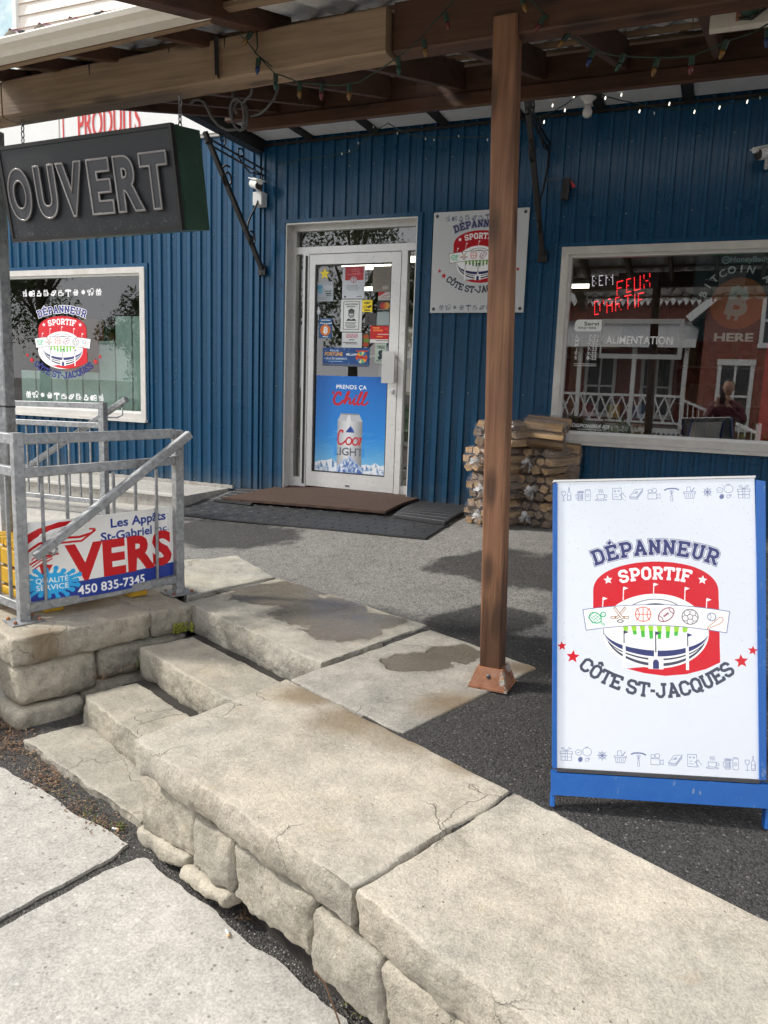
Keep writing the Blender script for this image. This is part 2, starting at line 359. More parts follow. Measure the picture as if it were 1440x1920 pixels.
def NTconcrete(name):
    t = NT(name); p = t.pos(world=True); big = t.noise(p, 1.3, 5); mid = t.noise(p, 16, 5, .65); fine = t.noise(p, 120, 3, .7)
    c = t.mix(t.mr(big, .35, .65, 0, 1), (.46, .44, .40, 1), (.39, .375, .345, 1))
    hs = t.n('HueSaturation'); t.l(c, hs.inputs['Color']); t.l(t.math('ADD', t.math('ADD', t.mr(mid, .3, .7, -.17, .13), t.mr(fine, .3, .7, -.28, .24)), 1.), hs.inputs['Value'])
    c = hs.outputs[0]; vo = t.n('TexVoronoi'); vo.inputs['Scale'].default_value = 45; t.l(p, vo.inputs['Vector']); sc = t.n('SeparateColor'); t.l(vo.outputs['Color'], sc.inputs[0])
    agg = t.math('MULTIPLY', t.mr(vo.outputs['Distance'], .14, .28, 1, 0), t.math('GREATER_THAN', sc.outputs[0], .86))
    c = t.mix(t.math('MULTIPLY', agg, .7), c, (.11, .10, .095, 1))
    agg2 = t.math('MULTIPLY', t.mr(vo.outputs['Distance'], .14, .3, 1, 0), t.math('LESS_THAN', sc.outputs[0], .10)); c = t.mix(t.math('MULTIPLY', agg2, .5), c, (.66, .64, .6, 1))
    h = t.math('ADD', t.math('MULTIPLY', mid, .4), t.math('MULTIPLY', fine, .5))
    return t.fin(c, .9, t.bump(h, .7, .006), spec=.3)
build_materials()
# ------------------------------------------------------------------ painting of flat print (signs, posters, decals)
def srgb(h):
    return tuple(int(h[i:i+2], 16)/255 for i in (0, 2, 4))
class Cv:
    """a small raster canvas: y down, units = design units, drawn at SS x resolution"""
    SS = 2
    def __init__(s, w, h, px, bg=(1, 1, 1), alpha=1.0):
        s.k = px/w*s.SS; s.W = int(px)*s.SS; s.H = int(round(px*h/w))*s.SS
        s.a = np.zeros((s.H, s.W, 4), np.float32); s.a[..., :3] = bg; s.a[..., 3] = alpha
        s.T = [(1, 0, 0, 0, 1, 0)]
    def push(s, cx=0, cy=0, sc=1, rot=0, sx=1, sy=1):
        c, n = math.cos(rot)*sc, math.sin(rot)*sc; a, b, e, d, f, g = s.T[-1]
        A = (c*sx, -n*sy, cx, n*sx, c*sy, cy)
        s.T.append((a*A[0]+b*A[3], a*A[1]+b*A[4], a*A[2]+b*A[5]+e, d*A[0]+f*A[3], d*A[1]+f*A[4], d*A[2]+f*A[5]+g))
    def pop(s): s.T.pop()
    def _m(s, pts):
        p = np.asarray(pts, np.float64); a, b, e, d, f, g = s.T[-1]
        return np.stack([(a*p[:, 0]+b*p[:, 1]+e)*s.k, (d*p[:, 0]+f*p[:, 1]+g)*s.k], 1)
    def mask(s, pts):
        q = s._m(pts); x0 = max(0, int(q[:, 0].min())-1); x1 = min(s.W, int(q[:, 0].max())+2); y0 = max(0, int(q[:, 1].min())-1); y1 = min(s.H, int(q[:, 1].max())+2)
        if x1 <= x0 or y1 <= y0: return None
        t = np.zeros((y1-y0, x1-x0+1), np.int32); n = len(q)
        for i in range(n):
            ax, ay = q[i]; bx, by = q[(i+1) % n]
            if ay == by: continue
            if ay > by: ax, ay, bx, by = bx, by, ax, ay
            r0 = max(y0, int(math.ceil(ay-.5))); r1 = min(y1-1, int(math.ceil(by-.5))-1)
            if r1 < r0: continue
            rows = np.arange(r0, r1+1); xs = ax+(rows+.5-ay)*(bx-ax)/(by-ay); cols = np.clip(np.ceil(xs-.5).astype(int)-x0, 0, x1-x0)
            np.add.at(t, (rows-y0, cols), 1)
        return (np.cumsum(t, 1)[:, :-1] & 1).astype(bool), x0, x1, y0, y1
    def poly(s, pts, col, al=1.0):
        r = s.mask(pts)
        if r is None: return
        m, x0, x1, y0, y1 = r; v = s.a[y0:y1, x0:x1]
        if al >= 1: v[m] = (*col, 1)
        else: v[m] = v[m]*(1-al)+np.array((*col, 1), np.float32)*al
    def rect(s, x, y, w, h, col, al=1.0): s.poly([(x, y), (x+w, y), (x+w, y+h), (x, y+h)], col, al)
    def ell(s, cx, cy, rx, ry, col, rot=0, n=40, a0=0, a1=2*math.pi, al=1.0):
        s.poly(s.epts(cx, cy, rx, ry, rot, n, a0, a1), col, al)
    @staticmethod
    def epts(cx, cy, rx, ry, rot=0, n=40, a0=0, a1=2*math.pi):
        c, d = math.cos(rot), math.sin(rot); o = []
        for i in range(n+(abs(a1-a0) < 6.28)):
            q = a0+(a1-a0)*i/n; x, y = rx*math.cos(q), ry*math.sin(q); o.append((cx+x*c-y*d, cy+x*d+y*c))
        return o
    def line(s, pts, w, col, closed=False, al=1.0):
        pts = [tuple(p) for p in pts]; n = len(pts)
        for i in range(n if closed else n-1):
            a, b = pts[i], pts[(i+1) % n]; dx, dy = b[0]-a[0], b[1]-a[1]; L = math.hypot(dx, dy)
            if L < 1e-9: continue
            nx, ny = -dy/L*w/2, dx/L*w/2; s.poly([(a[0]+nx, a[1]+ny), (b[0]+nx, b[1]+ny), (b[0]-nx, b[1]-ny), (a[0]-nx, a[1]-ny)], col, al)
        if al >= 1 and n > 2:
            for p in (pts if closed else pts[1:-1]): s.ell(p[0], p[1], w/2, w/2, col, n=10)
    def star(s, cx, cy, r, col, rot=0, k=.45):
        s.poly([(cx+(r if i % 2 == 0 else r*k)*math.sin(rot+i*math.pi/5), cy-(r if i % 2 == 0 else r*k)*math.cos(rot+i*math.pi/5)) for i in range(10)], col)
    def text(s, txt, x, y, size, col, bold=0., align='C', shear=0., rot=0, sx=1., space=1., al=1.0):
        vs, fs = text_shape(txt, bold, shear, space); xs = [v[0] for v in vs] or [0]; x0, x1 = min(xs), max(xs)
        ox = {'C': -(x0+x1)/2, 'L': -x0, 'R': -x1}[align]; s.push(x, y, size, rot, sx)
        for f in fs: s.poly([(vs[i][0]+ox, -vs[i][1]) for i in f], col, al)
        s.pop()
    def fit(s, txt, x0, x1, y, size, col, **kw):      # text stretched to run from x0 to x1
        vs, _ = text_shape(txt, kw.get('bold', 0.), kw.get('shear', 0.), kw.get('space', 1.)); xs = [v[0] for v in vs]
        s.text(txt, (x0+x1)/2, y, size, col, sx=(x1-x0)/((max(xs)-min(xs))*size), **kw)
    def arc(s, txt, cx, R, base, size, col, w, space=.82, smile=False, grow=0.):
        """slab capitals along a circle; base = height of the middle of the base line"""
        adv = [(.42 if c in 'I-' else .30 if c == ' ' else space)*size for c in txt]; tot = sum(adv); p = -tot/2
        for c, a in zip(txt, adv):
            m = p+a/2; p += a
            if c == ' ': continue
            th = m/R
            if smile: x, y, r = cx+R*math.sin(th), base-R*(1-math.cos(th)), -th
            else: x, y, r = cx+R*math.sin(th), base+R*(1-math.cos(th)), th
            s.push(x, y, size, r); glyph(s, c, col, w, grow); s.pop()
    def grad(s, x, y, w, h, top, bot):
        for i in range(40): f = i/39; s.rect(x, y+h*i/40, w, h/40+.6/s.k, tuple(a*(1-f)+b*f for a, b in zip(top, bot)))
    def image(s, name):
        a = s.a.reshape(s.H//s.SS, s.SS, s.W//s.SS, s.SS, 4)
        al = a[..., 3:4]; wsum = al.sum((1, 3)); rgb = np.where(wsum > 1e-4, (a[..., :3]*al).sum((1, 3))/np.maximum(wsum, 1e-4), a[..., :3].mean((1, 3)))
        out = np.concatenate([rgb, al.mean((1, 3))], 2)[::-1].astype(np.float32)
        im = bpy.data.images.new(name, s.W//s.SS, s.H//s.SS, alpha=True); im.alpha_mode = 'STRAIGHT' if False else im.alpha_mode
        im.pixels.foreach_set(np.ascontiguousarray(out).ravel()); im.update(); im.pack(); return im

_tc = {}
def text_shape(txt, bold=0., shear=0., space=1.):
    k = (txt, bold, shear, space)
    if k in _tc: return _tc[k]
    cu = bpy.data.curves.new('lettering', 'FONT'); cu.body = txt; cu.size = 1; cu.offset = bold; cu.shear = shear; cu.space_character = space; cu.resolution_u = 3; cu.fill_mode = 'FRONT'
    o = bpy.data.objects.new('lettering', cu); SC.collection.objects.link(o)
    dg = bpy.context.evaluated_depsgraph_get(); e = o.evaluated_get(dg); me = e.to_mesh()
    r = ([tuple(v.co[:2]) for v in me.vertices], [tuple(p.vertices) for p in me.polygons])
    e.to_mesh_clear(); bpy.data.objects.remove(o); bpy.data.curves.remove(cu); _tc[k] = r; return r

GL = {'D': [[(.16, .1), (.16, .9)], [(.0, .1), (.48, .1), (.64, .26), (.64, .74), (.48, .9), (.0, .9)]],
      'E': [[(.16, .1), (.16, .9)], [(0, .1), (.64, .1), (.64, .3)], [(0, .9), (.64, .9), (.64, .7)], [(.16, .5), (.46, .5)], [(.46, .39), (.46, .61)]],
      'F': [[(.16, .1), (.16, .9)], [(0, .1), (.36, .1)], [(0, .9), (.64, .9), (.64, .7)], [(.16, .5), (.46, .5)], [(.46, .39), (.46, .61)]],
      'P': [[(.18, .1), (.18, .9)], [(0, .1), (.38, .1)], [(0, .9), (.5, .9), (.65, .77), (.65, .55), (.5, .43), (.18, .43)]],
      'R': [[(.18, .1), (.18, .9)], [(0, .1), (.34, .1)], [(0, .9), (.5, .9), (.64, .77), (.64, .57), (.5, .46), (.18, .46)], [(.42, .44), (.62, .1), (.76, .1)]],
      'A': [[(.11, .1), (.375, .9)], [(.64, .1), (.375, .9)], [(.2, .34), (.55, .34)], [(-.02, .1), (.27, .1)], [(.48, .1), (.77, .1)], [(.24, .9), (.44, .9)]],
      'N': [[(.15, .1), (.15, .9)], [(.6, .1), (.6, .9)], [(.15, .9), (.6, .1)], [(0, .1), (.3, .1)], [(0, .9), (.2, .9)], [(.45, .9), (.75, .9)]],
      'U': [[(.15, .9), (.15, .26), (.29, .1), (.47, .1), (.6, .26), (.6, .9)], [(0, .9), (.3, .9)], [(.45, .9), (.75, .9)]],
      'S': [[(.62, .66), (.62, .77), (.5, .9), (.22, .9), (.1, .77), (.1, .62), (.2, .54), (.52, .46), (.62, .38), (.62, .23), (.5, .1), (.22, .1), (.1, .23), (.1, .34)]],
      'O': [[(.27, .1), (.48, .1), (.64, .27), (.64, .73), (.48, .9), (.27, .9), (.11, .73), (.11, .27), (.27, .1), (.48, .1)]],
      'Q': [[(.27, .1), (.48, .1), (.64, .27), (.64, .73), (.48, .9), (.27, .9), (.11, .73), (.11, .27), (.27, .1), (.48, .1)], [(.42, .3), (.68, -.02)]],
      'C': [[(.64, .64), (.64, .76), (.5, .9), (.26, .9), (.11, .75), (.11, .25), (.26, .1), (.5, .1), (.64, .24), (.64, .36)]],
      'T': [[(.06, .68), (.06, .9), (.69, .9), (.69, .68)], [(.375, .9), (.375, .1)], [(.22, .1), (.53, .1)]],
      'I': [[(.2, .1), (.2, .9)], [(.02, .1), (.38, .1)], [(.02, .9), (.38, .9)]],
      'J': [[(.52, .9), (.52, .26), (.38, .1), (.22, .1), (.08, .25), (.08, .38)], [(.34, .9), (.7, .9)]],
      '-': [[(.06, .46), (.36, .46)]]}
GL['É'] = GL['E']+[[(.28, 1.08), (.48, 1.2)]]; GL['Ô'] = GL['O']+[[(.2, 1.05), (.375, 1.2), (.55, 1.05)]]
def glyph(cv, c, col, w=.2, grow=0.):
    wd = .4 if c in 'I-' else .75
    for st in GL[c]:
        pts = [((x-wd/2), -y) for x, y in st]; ww = w+grow
        # square ends
        a, b = pts[0], pts[1]; L = math.hypot(b[0]-a[0], b[1]-a[1]); e = (grow/2+ (0 if c in '' else .0))
        pts[0] = (a[0]-(b[0]-a[0])/L*e, a[1]-(b[1]-a[1])/L*e); a, b = pts[-1], pts[-2]; L = math.hypot(b[0]-a[0], b[1]-a[1]); pts[-1] = (a[0]-(b[0]-a[0])/L*e, a[1]-(b[1]-a[1])/L*e)
        cv.line(pts, ww, col)

NAVY = (.215, .245, .45); GREY = (.30, .32, .38); RED = (.84, .10, .17); WHT = (1, 1, 1); LBL = (.42, .46, .62)
def icon(cv, k, x, y, col, w=3.2, s=1.0):
    cv.push(x, y, s)
    L = lambda p, ww=w, c=False: cv.line(p, ww, col, c)
    E = lambda a, b, c, d, r=0, ww=w: L(Cv.epts(a, b, c, d, r, 22), ww, True)
    if k == 0: L([(-32, -22), (-32, -2), (-24, 8), (-14, 8), (-6, -2), (-6, -22)], w, True); L([(-19, 8), (-19, 44)]); L([(-32, 44), (-6, 44)]); L([(8, 44), (8, -8), (16, -22), (16, -50), (22, -50), (22, -22), (32, -8), (32, 44)], w, True); L([(10, 8), (30, 8), (30, 34), (10, 34)])
    if k == 1:
        L([(-40, -14), (-6, -14), (-6, 44), (-40, 44)], w, True); L([(-40, -4), (-52, 0), (-52, 30), (-40, 34)])
        for i in (-33, -25, -17, -11): L([(i, -6), (i, 38)], w*1.2)
        for i in range(4): E(-36+i*10, -18, 7, 6)
        L([(14, -34), (42, -34), (46, -24), (46, 40), (42, 46), (14, 46), (10, 40), (10, -24)], w, True); E(28, 10, 8, 10); L([(16, -26), (40, -26)])
    if k == 2:
        L([(-30, 4), (26, 4), (22, 30), (14, 36), (-18, 36), (-26, 30)], w, True); E(32, 16, 10, 9); E(-2, 42, 40, 6)
        for i in (-14, -2, 10): L([(i, -6), (i+6, -16), (i-4, -26), (i+4, -36)])
    if k == 3: L([(-40, -40), (18, -40), (20, 42), (-40, 42)], w, True); E(-24, -20, 5, 5); E(0, -20, 5, 5); L([(-32, 22), (0, 22)]); L([(8, 12), (30, -6), (36, 10), (50, 26)]); L([(6, 4), (20, 24), (34, 44)]); L([(-30, 5), (-10, 5)])
    if k == 4: L([(-46, 24), (-8, -26), (46, -32), (4, 26)], w, True); L([(-46, 30), (4, 33), (46, -24)]); L([(-46, 38), (4, 42), (46, -14)]); L([(-22, 6), (12, -14)]); E(2, -6, 8, 6, -.4)
    if k == 5: L([(-40, 2), (20, 2), (20, 42), (-40, 42)], w, True); E(-26, -14, 13, 13); E(4, -18, 15, 15); L([(20, 18), (42, 6), (42, 40), (20, 30)], w, True)
    if k == 6: L([(-50, -18), (-30, -28), (0, -31), (30, -28), (50, -18)], w*3.4); L([(0, -20), (0, 14)], w*1.2); L([(-10, -20), (-8, 0), (0, 10), (8, 0), (10, -20)]); L([(-4, 14), (-7, 58), (7, 58), (4, 14)], w, True)
    if k == 7: L([(-42, -4), (42, -4), (40, 6), (-40, 6)], w, True); L([(-36, 6), (-28, 42), (28, 42), (36, 6)], w, False); [L([(i, 12), (i*.85, 36)]) for i in (-20, -7, 7, 20)]; L([(-18, -6), (-18, -36), (6, -40), (8, -6)]); L([(14, -6), (34, -34)], w*1.8)
    if k == 8:
        for i in range(8):
            a = i*math.pi/4; c, d = math.cos(a), math.sin(a); L([(8*c, 8*d), (36*c, 36*d)]); L([(24*c-8*d, 24*d+8*c), (16*c, 16*d), (24*c+8*d, 24*d-8*c)])
        cv.star(0, 0, 16, col)
    if k == 9: E(20, -20, 30, 28); L([(20, -44), (26, -58)]); L([(20, -44), (8, -52)], w*1.5); L([(-60, -18), (-44, -32), (-20, -24), (-18, -2), (-34, 8), (-54, 2)], w, True); L([(-50, -10), (-30, -14)]); cv.ell(-26, 34, 15, 18, col, .4); E(18, 34, 12, 11); E(32, 26, 6, 6)
    if k == 10: L([(-42, -16), (42, -16), (42, 0), (-42, 0)], w, True); L([(-36, 0), (-36, 46), (36, 46), (36, 0)]); [L([(i, -14), (i, 44)]) for i in (-7, 7)]; L([(-4, -18), (-34, -36), (-18, -44), (0, -18), (18, -44), (34, -36), (4, -18)]); L([(-34, 22), (34, 22)])
    cv.pop()
def icon_row(cv, cx, y, span, col, rev=False, w=3.2, s=1.0):
    for i in range(11):
        k = 10-i if rev else i; icon(cv, k, cx-span/2+span*i/10, y, col, w, s)

def logo(cv, cx, cy, sc=1.0, sty='board'):
    """the store emblem: arched name, stadium, banner of sports, town name; design unit = 1/1340 of the board width"""
    navy, dark = (NAVY, (.27, .29, .36)) if sty != 'wall' else ((.10, .12, .33), (.16, .18, .25)); red = RED if sty != 'wall' else (.72, .05, .12)
    cv.push(cx, cy, sc)
    if sty == 'decal':
        cv.arc('DÉPANNEUR', 0, 1121, 172, 112, WHT, .2, .83, grow=.13); cv.arc('DÉPANNEUR', 0, 1121, 172, 112, (.16, .19, .50), .19, .83)
    else:
        cv.arc('DÉPANNEUR', 0, 1121, 172, 112, navy, .21, .83, grow=.115); cv.arc('DÉPANNEUR', 0, 1121, 172, 112, WHT, .21, .83, grow=.06); cv.arc('DÉPANNEUR', 0, 1121, 172, 112, navy, .195, .83)
    top = [(420*math.sin(a)*(1 if abs(math.sin(a)) < 1 else 1), 430-212*abs(math.cos(a))**.85) for a in np.linspace(-math.pi/2, math.pi/2, 40)]
    if sty == 'decal': cv.ell(-5, 735, 430, 275, WHT)
    cv.poly([(-420, 560), (-420, 430)]+top+[(422, 900), (330, 948), (200, 988), (60, 1005), (-80, 992), (-195, 966), (0, 940), (0, 600)], red)
    cv.ell(-5, 700, 358, 256, WHT, n=70)
    cv.arc('SPORTIF', 0, 1040, 345, 92, WHT, .21, .80)
    cv.star(-318, 345, 33, WHT, -.12); cv.star(316, 345, 33, WHT, .12)
    for x, y0, y1 in ((-352, 468, 540), (-212, 396, 490), (-8, 370, 460), (200, 398, 490), (342, 470, 545)):
        cv.line([(x, y0), (x-4, y1)], 7, WHT); cv.poly([(x, y0-3), (x+32, y0+8), (x, y0+22)], WHT)
    cv.line(Cv.epts(0, 640, 225, 158, 0, 40, math.pi*1.12, math.pi*1.88), 5, dark); cv.line(Cv.epts(0, 640, 190, 125, 0, 40, math.pi*1.2, math.pi*1.8), 9, dark)
    # pitch, stands
    g1, g2 = (.62, .86, .25), (.30, .74, .28)
    if sty == 'wall': g1, g2 = (.45, .68, .2), (.16, .42, .16)
    for i in range(8):
        x = -215+i*57; b = 758-((x+14)/215)**2*62
        cv.poly([(x-6, 668), (x+30, 668), (x+27+x*-.02, min(b, 703)), (x+x*-.02, min(b, 703))], g1)
        if b > 705: cv.poly([(x+x*-.02, 703), (x+27+x*-.02, 703), (x+24+x*-.05, b), (x+2+x*-.05, b)], g2)
    def band(r0, r1, rx0, rx1, col, a0=.03, a1=.97):
        p = Cv.epts(0, 690, rx0, r0, 0, 40, math.pi*a0, math.pi*a1); q = Cv.epts(0, 690, rx1, r1, 0, 40, math.pi*a0, math.pi*a1); cv.poly(p+q[::-1], col)
    band(146, 186, 352, 350, navy, .0, 1.0); band(200, 212, 352, 352, dark, .05, .95); band(232, 252, 340, 345, dark, .12, .88)
    for x in (-212, 208): cv.poly([(x-10, 770), (x+10, 770), (x+10, 960), (x-10, 960)], WHT)
    cv.rect(-50, 880, 100, 82, WHT); cv.rect(-12, 820, 24, 80, WHT)
    cv.poly([(-20, 960), (-20, 915), (-12, 900), (0, 896), (12, 900), (20, 915), (20, 960)], navy)
    for x, y0, y1 in ((-212, 700, 790), (0, 705, 850), (212, 710, 800)):
        cv.line([(x, y0), (x, y1)], 7, dark); cv.poly([(x, y0), (x+34, y0+12), (x, y0+26)], dark if x < 200 else navy)
    cv.line([(-350, 690), (-350, 730)], 4, dark)
    # banner
    tp = [(x, 555-35*(1-(x/490)**2)) for x in np.linspace(-490, 490, 20)]; bt = [(x, 700-37*(1-(x/468)**2)) for x in np.linspace(468, -468, 20)]
    cv.poly(tp+bt, WHT); cv.line(tp+bt, 5, LBL if sty == 'board' else dark, True)
    def tr(x): return 590+32*(x/400)**2-10
    bw = 6
    x = -392; y = tr(x)+12; cG = (.10, .66, .42); cv.line(Cv.epts(x-14, y-10, 44, 34, .6, 24), bw+1, cG, True)
    for i in (-22, -8, 6, 20): cv.line([(x-14+i-18, y-10+i+10), (x-14+i+18, y-10+i-18)], 3, cG); cv.line([(x-38+i*1.2, y-24-i*.3), (x-4+i*1.1, y+14-i*.9)], 3, cG)
    cv.line([(x+18, y+16), (x+50, y+42)], 14, cG); cv.line([(x+20, y+18), (x+48, y+41)], 6, WHT); cv.line(Cv.epts(x+40, y-34, 17, 17), bw, cG, True); cv.line([(x+28, y-40), (x+48, y-26)], 3, cG)
    x = -240; y = tr(x); cB = (.60, .40, .28)
    for q in (-1, 1):
        cv.line([(x-q*38, y-52), (x+q*14, y+18), (x+q*62, y+18)], 17, cB); cv.line([(x-q*36, y-48), (x+q*14, y+18), (x+q*58, y+18)], 8, WHT); cv.line([(x+q*24, y+18), (x+q*34, y+18)], 10, cB)
    cv.line(Cv.epts(x+4, y+44, 20, 9), bw, (.35, .30, .30), True)
    x = -82; y = tr(x)+6; cO = (.86, .36, .28); cv.line(Cv.epts(x, y, 52, 50), bw, cO, True); cv.line([(x-52, y), (x+52, y)], bw-1, cO); cv.line([(x, y-50), (x, y+50)], bw-1, cO)
    for q in (-1, 1): cv.line(Cv.epts(x+q*62, y, 36, 46, 0, 16, math.pi/2 if q > 0 else -math.pi/2, math.pi*1.5 if q > 0 else math.pi/2)[2:-2], bw-1, cO)
    x = 72; y = tr(x)+8; cM = (.52, .12, .26)
    p = [(62*math.cos(a)*1.0, 38*math.sin(a)*abs(math.sin(a))**.15) for a in np.linspace(0, 2*math.pi, 30)]; ca, sa = math.cos(-.68), math.sin(-.68); R = lambda a, b: (x+a*ca-b*sa, y+a*sa+b*ca)
    cv.line([R(*q) for q in p], bw, cM, True); cv.line([R(-22, 0), R(22, 0)], bw-1, cM)
    for q in (-16, -6, 4, 14): cv.line([R(q, -9), R(q, 9)], bw-2, cM)
    for q in (-42, 42): cv.line([R(q, -24), R(q*.86, 0), R(q, 24)], bw-1, cM)
    x = 230; y = tr(x)+8; cS = (.42, .40, .42); cv.line(Cv.epts(x, y, 53, 51), bw, cS, True); pp = [(x+20*math.sin(i*1.2566), y-20*math.cos(i*1.2566)) for i in range(5)]; cv.line(pp, bw-1, cS, True)
    for i in range(5):
        a = i*1.2566; cv.line([pp[i], (x+36*math.sin(a), y-36*math.cos(a))], bw-1, cS); m = (x+36*math.sin(a), y-36*math.cos(a))
        for d in (-.38, .38): cv.line([m, (x+50*math.sin(a+d), y-50*math.cos(a+d))], bw-2, cS)
    x = 392; y = tr(x); cv.line(Cv.epts(x-20, y-16, 27, 26), bw, (.45, .50, .62), True); cv.line(Cv.epts(x-38, y-16, 14, 22, 0, 10, -1.2, 1.2), 4, (.45, .50, .62))
    cT = (.80, .62, .52); bat = [(x-50, y+66), (x-42, y+52), (x+8, y+6), (x+30, y-14), (x+52, y-12), (x+54, y+8), (x+34, y+28), (x-30, y+58), (x-40, y+72)]; cv.poly(bat, WHT); cv.line(bat, bw, cT, True)
    for q in (-1, 1): cv.star(q*635, 812, 33, red, q*.1); cv.star(q*560, 886, 47, red, -q*.1)
    ct = dark if sty != 'decal' else (.16, .19, .50)
    cv.arc('CÔTE ST-JACQUES', 0, 811, 1158, 104, ct, .185, .80, smile=True)
    cv.pop()

def img_board():
    cv = Cv(1340, 2022, 900, (.89, .912, .95)); icon_row(cv, 668, 92, 1200, LBL, w=2.6)
    logo(cv, 670, 360, 1.0); icon_row(cv, 668, 1922, 1210, LBL, True, 2.6)
    rs = random.Random(5)
    for i in range(900):                       # spatter of dirt
        x, y = rs.random()*1340, rs.random()**1.7*1500; r = rs.uniform(1.0, 3.6); cv.ell(x, y, r, r*1.3, (.60, .61, .60), n=8, al=rs.uniform(.12, .45))
    return cv.image('sidewalk_board_print')
def img_wall():
    cv = Cv(1500, 1500, 620, (.80, .81, .82)); icon_row(cv, 760, 95, 1060, (.35, .38, .46), w=6, s=.85); logo(cv, 755, 75, .98, 'wall'); icon_row(cv, 740, 1420, 1100, (.35, .38, .46), True, 6, .85)
    return cv.image('wall_sign_print')
def img_decal():
    cv = Cv(1400, 1720, 640, (1, 1, 1), 0.); icon_row(cv, 700, 90, 1280, WHT, w=9, s=1.0); logo(cv, 700, 220, 1.0, 'decal'); icon_row(cv, 700, 1640, 1280, WHT, True, 9, 1.0)
    return cv.image('window_emblem_print')

def img_vers():
    cv = Cv(760, 390, 760, (.94, .94, .93)); B = (.10, .20, .55); R = (.80, .06, .10)
    cv.poly([(0, 310), (760, 300), (760, 390), (0, 390)], (.13, .23, .58))
    cv.fit('Les Appâts', 400, 722, 66, 62, B, bold=.022, shear=.0); cv.fit('St-Gabriel', 345, 632, 128, 60, B, bold=.022); cv.fit('inc.', 655, 740, 124, 42, B, bold=.014)
    # fishing worm swoosh
    cv.poly([(0, 62), (60, 34), (150, 10), (270, 10), (300, 22), (200, 26), (110, 44), (40, 80), (0, 108)], R)
    for i in range(6): cv.line([(20+i*22, 120-i*4), (70+i*24, 62-i*2), (150+i*24, 40+i*2)], 5 if i % 2 else 7, WHT)
    cv.line([(0, 140), (60, 105), (150, 86), (240, 92), (300, 80)], 11, R); cv.line([(300, 80), (318, 62), (290, 58)], 8, R); cv.line([(10, 200), (70, 170), (140, 160)], 8, R); cv.line([(150, 110), (250, 112), (322, 66)], 9, R)
    for i in range(4): cv.line([(20, 180+i*16), (60, 150+i*18), (110, 150+i*10)], 5, R)
    cv.poly([(52, 205), (110, 210), (88, 245), (72, 285), (58, 245)], R)
    cv.fit('VERS', 168, 750, 296, 236, R, bold=.045, space=1.06)
    rs = random.Random(3); S = (.17, .68, .93)
    cv.ell(100, 300, 92, 50, S)
    for i in range(18):
        a = i*.349; L = rs.uniform(1.15, 1.55); x, y = 100+92*L*math.cos(a), 300+52*L*math.sin(a); cv.line([(100, 300), (x, y)], 17, S); cv.ell(x, y, 12, 12, S, n=14)
    cv.fit('QUALITÉ', 30, 175, 296, 36, WHT, bold=.012); cv.fit('SERVICE', 30, 175, 330, 36, WHT, bold=.012)
    cv.fit('450 835-7345', 215, 575, 374, 62, WHT, bold=.022)
    for i in range(7): cv.ell(735, 40+i*14, 3, 4, (.70, .70, .70), n=8)
    return cv.image('bait_sign_print')

